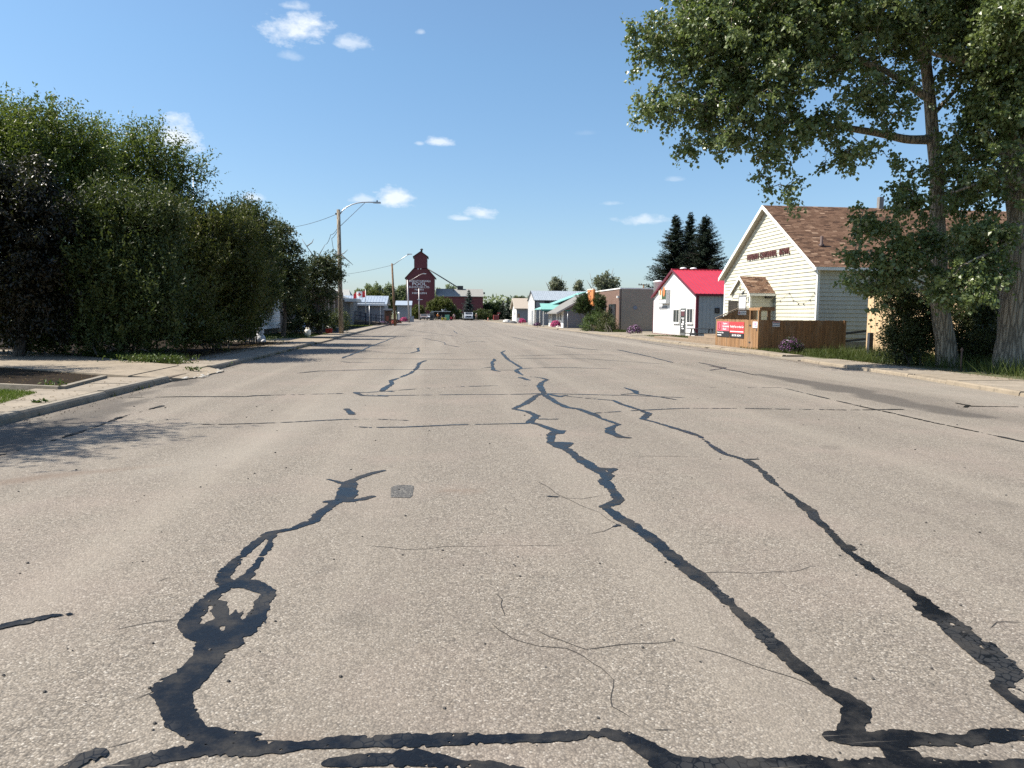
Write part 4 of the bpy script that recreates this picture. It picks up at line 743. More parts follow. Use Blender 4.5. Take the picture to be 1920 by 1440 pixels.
# ---- brick building
def brickmat(name, c1, c2, mort, flip):
    t = NT(name); p = t.pos(); br = t.node('ShaderNodeTexBrick'); sp = t.node('ShaderNodeSeparateXYZ'); t.l.new(p, sp.inputs[0]); cb = t.node('ShaderNodeCombineXYZ'); t.l.new(sp.outputs['Y' if flip else 'X'], cb.inputs[0]); t.l.new(sp.outputs['Z'], cb.inputs[1]); t.l.new(cb.outputs[0], br.inputs['Vector'])
    br.inputs['Scale'].default_value = 1; br.inputs['Brick Width'].default_value = .24; br.inputs['Row Height'].default_value = .08; br.inputs['Mortar Size'].default_value = .008; br.inputs['Color1'].default_value = (*c1, 1); br.inputs['Color2'].default_value = (*c2, 1); br.inputs['Mortar'].default_value = (*mort, 1)
    n = t.noise(p, .8, 5, .65); c = t.mix(t.ramp(n, [(.35, .3), (.7, 0)]), br.outputs['Color'], tuple(q*.6 for q in c1)); t.set(Base_Color=c, Roughness=.9); t.bump(br.outputs['Fac'], .3, -.006); return t.m
BRF = brickmat('brown_brick', (.165, .09, .064), (.12, .064, .046), (.2, .16, .13), True); BRS = brickmat('grey_block_wall', (.33, .285, .225), (.275, .24, .19), (.26, .23, .19), False)
BX, BY0, BY1, BH = 18.2, 75.0, 92.0, 4.2
bb = thing('brick_building', 'flat roofed brick building with brown front and plain grey brown side', 'building', (BX, 83, 0))
box('front_wall', BRF, bb, BX, BX+.3, BY0+.002, BY1, 0, BH); box('side_wall', BRS, bb, BX+.08, 34, BY0-.25, BY0, 0, BH); box('rear_wall', BRS, bb, BX+.302, 34, BY0+.002, BY1, 0, BH-.2)
box('corner_strip', mat('dark_corner_strip', (.03, .02, .018), .6), bb, BX-.02, BX+.078, BY0-.26, BY0+.25, 0, BH)
box('coping', WHITE, bb, BX-.06, BX+.36, BY0-.26, BY1, BH+.002, BH+.12); box('coping', WHITE, bb, BX+.362, 34, BY0-.28, BY0+.05, BH+.002, BH+.12)
window_x(bb, BX-.01, 76.6, 79.6, .9, 2.75, DARK, bars=1); window_x(bb, BX-.01, 81, 84, .9, 2.75, DARK, bars=1); window_x(bb, BX-.01, 86, 89, .9, 2.75, DARK, bars=1)
q = AX(1159, 557, BX-.1); MB().box(q[0]-.12, q[0]+.09, q[1]-.15, q[1]+.15, q[2]-.1, q[2]+.12).build('wall_lamp', WHITE, bb)
q = AY(1191, 577, BY0-.3); MB().tube([q, q+np.array([0, .06, 0])], .2, 14).build('round_wall_light', mat('grey_blue_lamp', (.16, .2, .25), .4), bb)
osg = thing('blade_sign', 'upright orange sign with dark letters rising above the brick roofline', 'sign', AX(1110, 560, BX-.1)); ya, yb_ = AX(1104.5, 560, BX-.1)[1], AX(1115.5, 560, BX-.1)[1]; z1, z0 = AX(1110, 543.5, BX-.1)[2], AX(1110, 574, BX-.1)[2]
OR = mat('orange_sign_panel', (.5, .19, .055), .45, .05); box('panel', OR, osg, BX-.3, BX-.08, yb_, ya, z0, z1); box('cap', mat('sign_cap', (.7, .6, .5), .5), osg, BX-.32, BX-.06, yb_-.03, ya+.03, z1+.002, z1+.1)
for ch, f_ in (('C', .73), ('U', .3)): text('lettering', ch, mat('sign_letter_brown', (.16, .04, .015), .6) if ch == 'C' else MATS['sign_letter_brown'], osg, (BX-.305, (ya+yb_)/2, z0+(z1-z0)*f_), (0, -1, 0), (0, 0, 1), 1.1, .005, 1.5)
# ---- grey gabled shop with turquoise porch roof
GREYS = mat('grey_clapboard', (.17, .185, .205), .6, .06, 1.2, streak=.1); GROOF = mat('grey_shingle_roof', (.17, .165, .155), .9, .15, 4); TURQ = mat('turquoise_metal_roof', (.2, .42, .37), .4, .05); GSX, GY0, GY1 = 15.15, 90, 113
gs = thing('grey_shop', 'low grey gabled shop with white front and turquoise porch roof', 'shop', (GSX, 98, 0)); gsl = .56; GE = 2.28
MB().prism([(GSX, GY0, 0), (21.65, GY0, 0), (21.65, GY0, GE), (18.4, GY0, GE+gsl*3.25), (GSX, GY0, GE)], (0, GY1-GY0-11, 0)).build('wall', GREYS, gs)
z = .1
while z < GE+gsl*3.1:
    xr0 = GSX+max(0, (z+.2-GE)/gsl)+.03; xr1 = 21.65-max(0, (z+.2-GE)/gsl)-.03
    if xr1-xr0 > .3: MB().prism([(xr0, GY0-.002, z), (xr0, GY0-.026, z-.006), (xr0, GY0-.008, z+.25), (xr0, GY0-.002, z+.25)], (xr1-xr0, 0, 0)).build('siding_board', GREYS, gs)
    z += .25
for s in (-1, 1):
    xe_ = 18.4+s*4.2; zz = GE+gsl*3.25+.1; MB().prism([(18.4, GY0-.45, zz), (xe_, GY0-.45, zz-gsl*4.2), (xe_, GY0-.45, zz-gsl*4.2-.14), (18.4, GY0-.45, zz-.14)], (0, GY1-GY0-10.2, 0)).build('roof', GROOF, gs)
    MB().prism([(18.4, GY0-.48, zz+.02), (xe_, GY0-.48, zz-gsl*4.2+.02), (xe_, GY0-.48, zz-gsl*4.2-.2), (18.4, GY0-.48, zz-.2)], (0, .028, 0)).build('rake_board', mat('grey_trim', (.4, .39, .37), .6) if s < 0 else MATS['grey_trim'], gs)
fz = GE-.06; box('front_wall', WHITE, gs, GSX-.05, GSX-.002, GY0+.1, 95.5, .05, fz); box('front_wall', WHITE, gs, GSX-.05, GSX-.002, 99, 101.8, .05, fz)
for a, c in ((91.2, 92.2), (92.6, 93.6), (93.9, 94.6), (99.3, 99.9), (100.2, 100.8), (101.1, 101.6)): window_x(gs, GSX-.05, a, c, .95, 1.95, WHITE, bars=0, fw=.05)
dp_ = MB().prism([(GSX-1.5, 99, 2.25), (GSX-1.5, 105.5, 2.25), (GSX+4.5, 105.5, 4.55), (GSX+4.5, 99, 4.55)], (0, 0, .1)); dp_.build('turquoise_roof', TURQ, gs); 
MB().prism([(GSX-1.6, 97.4, 2.2), (GSX+1.0, 97.4, 2.2), (GSX+1.0, 99.4, 2.98), (GSX-1.6, 99.4, 2.98)], (0, 0, .08)).build('turquoise_roof', TURQ, gs); box('porch_fascia', mat('turquoise_dark', (.05, .2, .17), .5), gs, GSX-1.6, GSX+1, 97.36, 97.39, 2.05, 2.28)
for y in (97.6, 101, 105): box('porch_post', WHITE, gs, GSX-1.4, GSX-1.28, y, y+.12, 0, 2.2)
b = MB()
for y in (97.5, 99.5, 101.5): b.box(GSX-1.75, GSX-1.71, y, y+.04, .05, 1.1)
for zz in (.5, 1.06): b.box(GSX-1.75, GSX-1.71, 97.5, 101.54, zz, zz+.04)
b.build('handrail', DARK, gs)
# ---- tall metal shed
TX, TYa, TYb = 14.6, 112.2, 120.5; TC = (TYa+TYb)/2; TE, TR = 3.75, 5.2; ts = thing('metal_shed', 'tall grey metal shed with white gable and grey ribbed roof', 'shed', (TX, TC, 0)); TS = (TR-TE)/(TC-TYa); tzt = lambda y: TR-.08-TS*abs(y-TC); GMET = mat('grey_metal_siding', (.21, .225, .245), .5, .06, 1.5); GALVR = mat('weathered_metal_roof', (.36, .40, .43), .42, .08, 2, metal=.25)
MB().prism([(TX, TYa, 0), (TX, TYa, tzt(TYa)), (TX, TC, tzt(TC)), (TX, TYb, tzt(TYb)), (TX, TYb, 0)], (13, 0, 0)).build('wall', WMET, ts); ribbed_y(TYa-.002, TX+.12, TX+12.9, .1, tzt(TYa)-.02, GMET, ts, .9, .3)
APEX = TC; ribbed_x(TX-.002, TYa+.05, TYb-.05, .1, lambda y: tzt(y)-.01, WMET, ts, 1.2, .3); APEX = None
for s in (0, 1): metal_roof_panels(ts, TX-.15, TX+13, TC, TR, TYa-.12 if s == 0 else TYb+.12, TR-TS*(TC-TYa+.12), GALVR, .9, .3)
box('corner_trim', DARK, ts, TX-.05, TX+.11, TYa-.05, TYa+.1, .05, tzt(TYa)-.03); x0, x1 = AY(1021, 570, TYa)[0], AY(1030, 570, TYa)[0]; box('opening', BLACK, ts, x0, x1, TYa-.06, TYa-.036, AY(1025, 577, TYa)[2], AY(1025, 564, TYa)[2]); rakes_x(ts, TX-.15, TC, TC-TYa+.12, TR, TS, .12, DARK, .03, 'rake_trim'); box('eave_trim', DARK, ts, TX-.1, TX+13, TYa-.16, TYa-.12, TR-TS*(TC-TYa+.12)-.16, TR-TS*(TC-TYa+.12)-.035)
box('door', GMET, ts, TX-.05, TX-.037, 114.2, 115.6, .1, 2.2)
# ---- beige roofed house at the end
EX, EYa, EYb = 15.95, 150, 158.4; EC = (EYa+EYb)/2; EE, ER = 2.95, 4.85; ES = (ER-EE)/(EC-EYa); eh = thing('beige_roofed_house', 'small white fronted house with beige roof farthest along the right side', 'house', (EX, EC, 0)); ezt = lambda y: ER-.1-ES*abs(y-EC); BRO = mat('beige_shingle_roof', (.34, .29, .235), .9, .08, 4)
MB().prism([(EX, EYa, 0), (EX, EYa, ezt(EYa)), (EX, EC, ezt(EC)), (EX, EYb, ezt(EYb)), (EX, EYb, 0)], (9, 0, 0)).build('wall', GREYS, eh); MB().prism([(EX-.05, EYa+.05, .05), (EX-.05, EYa+.05, ezt(EYa)-.05), (EX-.05, EC, ezt(EC)-.05), (EX-.05, EYb-.05, ezt(EYb)-.05), (EX-.05, EYb-.05, .05)], (.045, 0, 0)).build('front_wall', WHITE, eh)
gable_roof_x(eh, EX-.5, EX+9.3, EC, EC-EYa+.4, ER, ES, .12, BRO); rakes_x(eh, EX-.5, EC, EC-EYa+.4, ER, ES, .25, mat('beige_trim', (.5, .45, .38), .6), .03)
b = MB(); b.prism([(EX-.07, EC+1.2*math.cos(k*math.pi/8), 1.5+1.1*math.sin(k*math.pi/8)) for k in range(9)], (.02, 0, 0)); b.build('arched_window', mat('pale_window', (.4, .42, .45), .3), eh); box('door', mat('pale_door', (.45, .46, .48), .4), eh, EX-.08, EX-.06, EYa+1, EYa+2.4, .1, 2.1)
# ---- white house behind the hedge
HWX = -11.05; wh = thing('white_house', 'white clapboard house on a low foundation half hidden by the hedge', 'house', (HWX, 50, 0)); HCL = mat('house_clapboard', (.66, .67, .68), .55, .06, 1.5, streak=.1)
box('wall', HCL, wh, HWX-9, HWX, 43, 56.7, .5, 3.3); box('foundation', mat('house_foundation', (.075, .06, .05), .9, .2, 3), wh, HWX-9, HWX-.06, 43.1, 56.6, -.05, .498)
boards_x(HWX+.002, 43.1, 56.6, .5, lambda y: 3.25, .25, HCL, wh, side=1); window_x(wh, HWX+.03, 52.6, 53.9, 1.55, 2.5, mat('blue_grey_frame', (.2, .22, .25), .5), side=1); box('corner_board', HCL, wh, HWX-.1, HWX+.035, 56.6, 56.74, .45, 3.28)
for s in (-1, 1): MB().prism([(HWX-4.5, 42.7, 4.9), (HWX-4.5+s*5.1, 42.7, 3.2), (HWX-4.5+s*5.1, 42.7, 3.05), (HWX-4.5, 42.7, 4.75)], (0, 14.4, 0)).build('roof', GROOF, wh)
sp_ = thing('concrete_plinth', 'square grey concrete plinth at the corner of the white house', 'plinth', (HWX+.4, 57.3, 0)); MB().box(HWX+.15, HWX+.85, 56.9, 57.6, -.03, .78).box(HWX+.1, HWX+.9, 56.85, 57.65, .782, .86).build('block', CONC2, sp_)
# ---- store with wooden pilasters
SX, SY0, SY1 = -10.9, 62, 90; stt = thing('pillared_store', 'store front with brown and cream wooden pillars behind the crabapple', 'store', (SX, 76, 0)); BRW = mat('brown_pilaster', (.13, .085, .055), .8, .25, 4); STN = mat('mottled_stone', (.3, .24, .19), .9, .35, 9); PBL = mat('pale_blue_wall', (.42, .47, .53), .6, .06)
box('wall', mat('store_cladding', (.2, .17, .14), .8, .15), stt, SX-12, SX, SY0, SY1, 0, 3.7); box('front_panel', PBL, stt, SX+.002, SX+.05, SY0+.1, 66.5, .3, 3.0); box('fascia', BRW, stt, SX-.1, SX+.5, SY0-.1, SY1, 3.2, 3.9)
for i, y in enumerate(np.arange(67, 89, 2.3)): box('pilaster', (BRW, STN)[i % 2], stt, SX+.002, SX+.32, y, y+1.15, 0, 3.198)
for y in (68.3, 72.9, 77.5, 82.1): window_x(stt, SX+.002, y, y+.85, .9, 2.7, DARK, side=1, bars=0)
# ---- metal roofed office, canopy, ramp, railing
OY, OX0, OX1 = 105, -24, -6.35; of = thing('village_office', 'low grey building with pale standing seam metal roof behind the flagpole', 'building', (-10, OY, 0)); OW = mat('grey_blue_stucco', (.215, .23, .25), .7, .08, 2); OE, ORr = 2.85, 3.98
box('wall', OW, of, OX0, OX1-.35, OY, OY+8, 0, OE+.2); MB().prism([(OX1-.36, OY, OE), (OX1-.36, OY+4, ORr-.1), (OX1-.36, OY+8, OE)], (.3, 0, 0)).build('gable_panel', DARK, of); SEAM = mat('pale_metal_roof', (.42, .47, .52), .36, .05, 1, metal=.35)
for s in (0, 1): metal_roof_panels(of, OX0, OX1, OY+4, ORr, OY-.5 if s == 0 else OY+8.5, OE-.08, SEAM, .39, .39)
box('fascia', WHITE, of, OX0, OX1, OY-.56, OY-.5, OE-.28, OE-.05); box('downpipe', WHITE, of, OX1-.95, OX1-.85, OY-.12, OY-.02, .1, OE-.1)
en = thing('entrance_annex', 'grey vertical board entrance with flat pale canopy beside the nearest light pole', 'building', (-11.5, 97, 0)); VB = mat('grey_vertical_boards', (.17, .17, .165), .8, .15, 6); xr = AY(657, 580, 95)[0]
box('wall', VB, en, -18, xr-.03, 95.03, 104, 0, 3.1); x_ = -13.5
while x_ < xr-.05: MB().box(x_, x_+.17, 95, 95.028, .1, 3.08).build('wall_board', VB, en); x_ += .2
cx0, cx1 = AY(646, 560, 93)[0], AY(668.5, 560, 93)[0]; box('canopy', mat('pale_canopy', (.5, .5, .48), .6), en, cx0, cx1, 93, 99, AY(655, 565.5, 93)[2], AY(655, 559.5, 93)[2]); MB().prism([(-18, 94.5, 3.12), (xr, 94.5, 3.12), (-13, 94.5, 4.2), (-18, 94.5, 4.2)], (0, 9, 0)).build('roof', mat('grey_flat_roof', (.2, .2, .2), .8), en)
lh = thing('grey_roofed_house', 'grey roofed house peeping over the metal roof by the nearest pole', 'house', (-20, 150, 0)); box('wall', OW, lh, -30, AY(657, 555, 150)[0], 150, 160, 0, 3.2); q0, q1 = AY(656, 543, 150), AY(662, 555, 150)
MB().prism([(-31, 149, 3.2), (q1[0], 149, 3.2), (q1[0]-1.3, 155, q0[2]), (-31, 155, q0[2])], (0, 0, .15)).build('roof', mat('pale_grey_roof', (.3, .3, .29), .9, .1, 3), lh); MB().prism([(q1[0], 149, 3.2), (q1[0], 161, 3.2), (q1[0]-1.3, 155, q0[2])], (.06, 0, 0)).build('gable_panel', DARK, lh)
rp = thing('ramp', 'concrete access ramp with dark blue railings before the grey building', 'ramp', (-9.5, 100, 0)); NAVY = mat('navy_rail', (.022, .03, .05), .5); xa, xb, xc = AY(645, 600, 100)[0], AY(668, 600, 100)[0], AY(724, 600, 100)[0]
MB().prism([(xa, 100, 0), (xc, 100, 0), (xc, 100, .3), (xb, 100, .75), (xa, 100, .78)], (0, 1.5, 0)).build('ramp_slab', CONC3, rp); box('base_wall', mat('ramp_base', (.1, .085, .07), .9), rp, xa, AY(713, 605, 99.5)[0], 99.4, 99.95, 0, .42)
for Yr in (100.05, 101.4):
    for dz in (1.0, .55): MB().tube([(xa, Yr, .78+dz), (xb, Yr, .75+dz), ((xb+xc)/2-.3, Yr, .5+dz*.95), (xc, Yr, .3+dz*.9)], .035, 6).build('rail', NAVY, rp)
    for k in range(9): x_ = xa+(xc-xa)*k/8; zb_ = .78 if x_ < xb else .75-.45*(x_-xb)/(xc-xb); box('post', NAVY, rp, x_-.03, x_+.03, Yr-.03, Yr+.03, zb_-.05, zb_+.98)
so2 = thing('small_kiosk', 'small grey building with metal shed roof by the third light pole', 'building', (-6, 152, 0)); x0, x1 = AY(744, 580, 150)[0], AY(770.5, 580, 150)[0]
box('wall', OW, so2, x0, x1, 150.3, 154, 0, 3.1); MB().prism([(x0-.3, 149.7, 3.1), (x1+.2, 149.7, 3.1), (x1+.2, 152.5, 3.95), (x0-.3, 152.5, 3.95)], (0, 0, .08)).build('roof', SEAM, so2); box('corner_board', WHITE, so2, x1-.1, x1+.03, 150.2, 150.3, 0, 3.08)
# ---- grain elevator and its annex
ELV = NT('maroon_elevator_cladding'); p_ = ELV.pos(); w1 = ELV.node('ShaderNodeTexWave', wave_type='BANDS', bands_direction='Z'); ELV.l.new(p_, w1.inputs[0]); w1.inputs['Scale'].default_value = 2.2; nn_ = ELV.noise(ELV.pos((1, 1, .2)), .5, 5, .6)
ELV.set(Base_Color=ELV.mix(ELV.ramp(w1.outputs['Fac'], [(0, .25), (.2, 0)]), ELV.mix(ELV.ramp(nn_, [(.3, 0), (.7, 1)]), (.12, .03, .037), (.15, .04, .046)), (.06, .016, .02)), Roughness=.8); ELV = ELV.m
EY = 240; el = thing('grain_elevator', 'tall maroon wooden grain elevator with white painted lettering at the street end', 'grain elevator', (-4.3, EY, 0)); bl, br_ = -8.7, .05; cl, cr = -6.28, -2.29; zc, zb_, ca, cez = 15.4, 12.7, 20.5, 19.1; D_ = 9.5
MB().prism([(bl, EY, 0), (br_, EY, 0), (br_, EY, zb_), (cr, EY, zc), (cl, EY, zc), (bl, EY, zb_)], (0, D_, 0)).build('body', ELV, el); MB().prism([(cl, EY, zc-.2), (cr, EY, zc-.2), (cr, EY, cez), ((cl+cr)/2, EY, ca), (cl, EY, cez)], (0, D_, 0)).build('cupola', ELV, el)
EROOF = mat('dark_elevator_roof', (.035, .03, .03), .8, .2); xm = (cl+cr)/2
for p, q in (((cl, zc), (bl-.45, zb_-.45)), ((cr, zc), (br_+.45, zb_-.45)), ((xm, ca), (cl-.4, cez-.3)), ((xm, ca), (cr+.4, cez-.3))): MB().prism([(p[0], EY-.35, p[1]+.14), (q[0], EY-.35, q[1]+.14), (q[0], EY-.35, q[1]-.02), (p[0], EY-.35, p[1]-.02)], (0, D_+.7, 0)).build('roof', EROOF, el)
MB().lathe((xm+.25, EY+2, ca-.2), [(.28, 0), (.28, .8), (.5, .85), (.35, 1.2), (.05, 1.3)], 10).build('roof_vent', DARK, el)
for x in (bl-.02, br_-.16, cl-.02, cr-.16): box('corner_board', mat('elevator_trim', (.2, .15, .14), .7) if 'elevator_trim' not in MATS else MATS['elevator_trim'], el, x, x+.18, EY-.04, EY-.002, 0 if x in (bl-.02, br_-.16) else zc, zb_-.3 if x in (bl-.02, br_-.16) else cez-.2)
WL = mat('faded_white_paint', (.86, .82, .82), .8, .05, 4)
for body, xa, xb, yc, h in (('SASKATCHEWAN', 767, 807, 527, 5.2), ('POOL', 773, 799.5, 532.5, 7.8), ('ELEVATORS LTD.', 767, 806, 538.2, 4.9), ('No 901', 778, 794, 543, 4.7), ('HEPBURN', 773, 800, 549.6, 4.8)):
    a, c = AY(xa, yc, EY-.03), AY(xb, yc, EY-.03); c[2] = a[2]; fit_text('lettering', body, WL, el, a, c, (0, 0, 1), h*EY/F, .02)
for x in (784, 789): q = AY(x, 504.5, EY); box('flood_lamp', WL, el, q[0]-.15, q[0]+.15, EY-.4, EY-.01, q[2]-.1, q[2]+.15)
an = thing('elevator_annex', 'long low maroon annex with pale roof beside the grain elevator', 'annex', (8, EY-2, 0)); ax0, ax1 = .6, 14.9; AY0, AY1 = EY-.5, EY+11.5; EA = EY+5.5; ae, ar = 7.1, 9.45
box('wall', ELV, an, ax0, ax1, AY0, AY1, 0, ae); MB().prism([(ax1-.1, AY0, ae), (ax1-.1, EA, ar-.05), (ax1-.1, AY1, ae)], (.1, 0, 0)).build('gable_panel', ELV, an); AROOF = mat('pale_annex_roof', (.23, .225, .21), .8, .1, 2)
for s in (-1, 1): MB().prism([(ax0-.2, EA, ar), (ax0-.2, EA+s*6.4, ae-.1), (ax0-.2, EA+s*6.4, ae-.25), (ax0-.2, EA, ar-.15)], (ax1-ax0+.5, 0, 0)).build('roof', AROOF, an)
for z in (4.2, 6.0, 2.2): box('wall_band', mat('annex_band', (.2, .07, .07), .8) if 'annex_band' not in MATS else MATS['annex_band'], an, ax0+.02, ax1-.02, AY0-.05, AY0-.002, z, z+.12)
q = AY(864, 540, EY); box('cupola', DARK, an, q[0]-.9, q[0]+.9, EA-.9, EA+.9, ar-.3, ar+.95); box('vent_box', DARK, an, ax1+.02, ax1+.5, EY-2, EY-1.4, ae+.6, ae+1.2)
a, c = AY(802, 504, EY-.6), AY(862, 541, EY-.6); MB().tube([a, c], .17, 8).build('grain_spout', DARK, an); q = AY(850, 534, EY-.6); MB().tube([q, (q[0], q[1], ar-1)], .1, 6).build('spout_support', DARK, an)
# ------------------------------------------------------------------ vegetation
def leaves(name, P, D, Nn, L, Wd, mat_, parent, rnd, fold=.18, kind='stuff'):
    """every leaf two faces folded along its rib"""
    n = len(P); org = ORG[parent.name]; D = D/np.linalg.norm(D, axis=1)[:, None]; Sd = np.cross(D, Nn); Sd /= np.linalg.norm(Sd, axis=1)[:, None]+1e-9; N2 = np.cross(Sd, D)
    P = P-org; L = L[:, None]; Wd = Wd[:, None]
    V = np.empty((n, 4, 3)); V[:, 0] = P; V[:, 1] = P + D*L*.42 + Sd*Wd*.5 + N2*Wd*fold; V[:, 2] = P + D*L; V[:, 3] = P + D*L*.42 - Sd*Wd*.5 + N2*Wd*fold
    i = np.arange(n)*4; Fc = np.vstack([np.stack([i, i+1, i+2], 1), np.stack([i, i+2, i+3], 1)])
    o = mkobj(name, npmesh(name, V.reshape(-1, 3), Fc, mat_, attr={'rnd': np.repeat(rnd, 4)}), parent); ORG[o.name] = org
    if kind: o['kind'] = kind
    return o
def unit(a): return a/(np.linalg.norm(a, axis=1)[:, None]+1e-9)
def sample_lobes(lobes, n, shell=.5, g=rng):
    vol = np.array([l[3]*l[4]*l[5]*(l[6] if len(l) > 6 else 1) for l in lobes]); k = g.multinomial(n, vol/vol.sum()); out = []; ow = []
    for l, m in zip(lobes, k):
        d = unit(g.normal(size=(m, 3))); r = g.random(m)**shell; q = d*r[:, None]*np.array(l[3:6]); out.append(q+np.array(l[:3])); ow.append(d)
    return np.vstack(out), np.vstack(ow)
def grow(nodes, par, rad, att, seg=2, wob=.12, g=rng):
    """every clump joins the nearest branch; returns nodes, parents, the pipe-model radii"""
    N = [np.array(q, float) for q in nodes]; Pp = list(par); base = np.array(N); cap = len(att)*(seg+1)+len(N)+5; arr = np.full((cap, 3), 1e9); arr[:len(N)] = base; cnt = len(N)
    d0 = np.array([np.min(np.linalg.norm(base-a, axis=1)) for a in att]); tips = []
    for a in att[np.argsort(d0)]:
        j = int(np.argmin(np.linalg.norm(arr[:cnt]-a, axis=1)+.0)); p = arr[j].copy(); d = np.linalg.norm(a-p); prev = j
        for s in range(1, seg+1):
            q = p+(a-p)*s/seg
            if s < seg: q = q + g.normal(size=3)*d*wob + np.array([0, 0, d*.06])
            arr[cnt] = q; Pp.append(prev); prev = cnt; cnt += 1
        tips.append(prev)
    R = np.zeros(cnt); e = 2.4; acc = np.zeros(cnt)
    for t in tips: acc[t] += .007**e
    for i in range(cnt-1, 0, -1):
        if Pp[i] >= 0: acc[Pp[i]] += acc[i]
    R = acc**(1/e); return arr[:cnt], np.array(Pp), R
def twigs(name, nodes, par, R, mat_, parent, skip=0, k=5, rmin=.006, rmax=.2):
    i = np.arange(skip, len(nodes)); i = i[par[i] >= 0]; A = nodes[par[i]]; B = nodes[i]; ok = np.linalg.norm(B-A, axis=1) > 1e-4; A, B, i = A[ok], B[ok], i[ok]
    rb = np.clip(R[i], rmin, rmax); ra = np.clip(np.minimum(R[par[i]], rb*1.5), rmin, rmax); T = unit(B-A); u = np.cross(T, np.where(np.abs(T[:, 2:3]) < .9, np.array([[0, 0, 1.]]), np.array([[1., 0, 0]]))); u = unit(u); w = np.cross(T, u)
    th = np.arange(k)*2*np.pi/k; ring = u[:, None, :]*np.cos(th)[None, :, None] + w[:, None, :]*np.sin(th)[None, :, None]; org = ORG[parent.name]
    V = np.concatenate([A[:, None]+ring*ra[:, None, None], B[:, None]+ring*rb[:, None, None]], 1).reshape(-1, 3)-org
    b = np.arange(len(A))[:, None]*2*k; j = np.arange(k); Fc = np.stack([b+j, b+(j+1) % k, b+k+(j+1) % k, b+k+j], 2).reshape(-1, 4)
    o = mkobj(name, npmesh(name, V, Fc, mat_, True), parent); ORG[o.name] = org; return o
def trunk(name, pts, mat_, parent, n=28, furrow=.05, step=.12, seed=1, flare=0.0):
    """a trunk with a furrowed bark; pts of (x, y, z, r)"""
    P = np.array(pts, float); seg = np.r_[0, np.cumsum(np.linalg.norm(np.diff(P[:, :3], axis=0), axis=1))]; m = max(4, int(seg[-1]/step)); s = np.linspace(0, seg[-1], m)
    C = np.stack([np.interp(s, seg, P[:, q]) for q in range(4)], 1); 
    for _ in range(3): C[1:-1, :3] = (C[:-2, :3]+2*C[1:-1, :3]+C[2:, :3])/4
    r = C[:, 3]*(1+flare*np.exp(-s/.35)); T = unit(np.gradient(C[:, :3], axis=0)); u = unit(np.cross(T, np.array([[0, 1., 0]]))); w = np.cross(T, u); th = np.arange(n)*2*np.pi/n
    TT, SS = np.meshgrid(th, s); cx, cy = np.cos(TT), np.sin(TT)
    nz_ = fbm(TT*n/8.0 + .35*np.sin(SS*3), SS*1.1, seed, 3)-.45; lump = np.cos(TT*3+seed)*.06*np.exp(-SS/1.0)
    rr = r[:, None]*(1+furrow*4*nz_+lump*(1 if flare else 0)); V = C[:, None, :3] + u[:, None]*(rr*cx)[..., None] + w[:, None]*(rr*cy)[..., None]
    j = np.arange(n); i = np.arange(m-1)[:, None]*n; Fc = np.stack([i+j, i+(j+1) % n, i+n+(j+1) % n, i+n+j], 2).reshape(-1, 4); org = ORG[parent.name]
    o = mkobj(name, npmesh(name, V.reshape(-1, 3)-org, Fc, mat_, True), parent); ORG[o.name] = org; return o
def crown(parent, att, outw, per, shoots, slen, spread, leaf, mat_, name='crown', up=.0, outb=.5, droop=.4, aspect=.8, g=rng, hang=.3, cvar=.5):
    """leaves strung along short shoots that start at every clump"""
    n = len(att); k = shoots; A = np.repeat(att, k, 0); O = np.repeat(outw, k, 0); crnd = np.repeat(g.random(n), k)
    sd = unit(O*outb + np.array([0, 0, up]) + g.normal(size=A.shape)*.75); m = max(1, per//k); t = np.tile((np.arange(m)+.5)/m, len(A))[:, None]; A2 = np.repeat(A, m, 0); S2 = np.repeat(sd, m, 0)
    ln = slen*(.6+.8*g.random((len(A), 1))); ln = np.repeat(ln, m, 0); P = A2 + S2*ln*t + np.array([0, 0, -hang])*ln*t*t + g.normal(size=A2.shape)*spread*np.array([1, 1, .8])
    D = unit(S2*.45 + g.normal(size=P.shape)*.7 + np.array([0, 0, -droop])); Nn = unit(g.normal(size=P.shape)*.8 + np.array([0, 0, .75]))
    sz = leaf*(.65+.7*g.random(len(P))); rnd = np.clip(cvar*np.repeat(crnd, m) + (1-cvar)*g.random(len(P)), 0, 1)
    return leaves(name, P, D, Nn, sz, sz*aspect, mat_, parent, rnd)
BARK_C = barkmat('cottonwood_bark', (.29, .24, .175)); BARK_D = barkmat('dark_bark', (.085, .07, .055), 2); BARK_G = barkmat('grey_bark', (.16, .145, .125), 2)
LF_COT = leafmat('cottonwood_leaf', (.062, .096, .028), (.178, .222, .082), .38, .38, .62, (.28, .29, .15))
LF_ELM = leafmat('elm_leaf', (.042, .066, .012), (.125, .16, .032), .36, .45, .4, (.14, .18, .04))
LF_CAR = leafmat('caragana_leaf', (.025, .04, .011), (.074, .094, .026), .18, .5, .3, (.09, .085, .022))
LF_OLIVE = leafmat('olive_shrub_leaf', (.034, .042, .01), (.105, .11, .024), .24, .5, .3, (.15, .12, .025))
LF_PURP = leafmat('chokecherry_leaf', (.008, .008, .004), (.022, .019, .01), .1, .38, .4, (.055, .04, .026))
LF_APPLE = leafmat('dull_green_leaf', (.024, .035, .011), (.068, .082, .026), .16, .5, .35, (.1, .095, .03))
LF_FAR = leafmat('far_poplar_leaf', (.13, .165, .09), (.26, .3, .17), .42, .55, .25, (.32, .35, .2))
LF_YEL = leafmat('willow_leaf', (.045, .055, .014), (.105, .115, .028), .25, .55, .25, (.16, .16, .04))
LF_CED = leafmat('cedar_spray', (.018, .034, .01), (.045, .072, .02), .1, .6, .2, (.07, .09, .025))
LF_GREY = leafmat('silver_willow_leaf', (.1, .11, .07), (.21, .22, .15), .3, .55, .3, (.3, .31, .24))
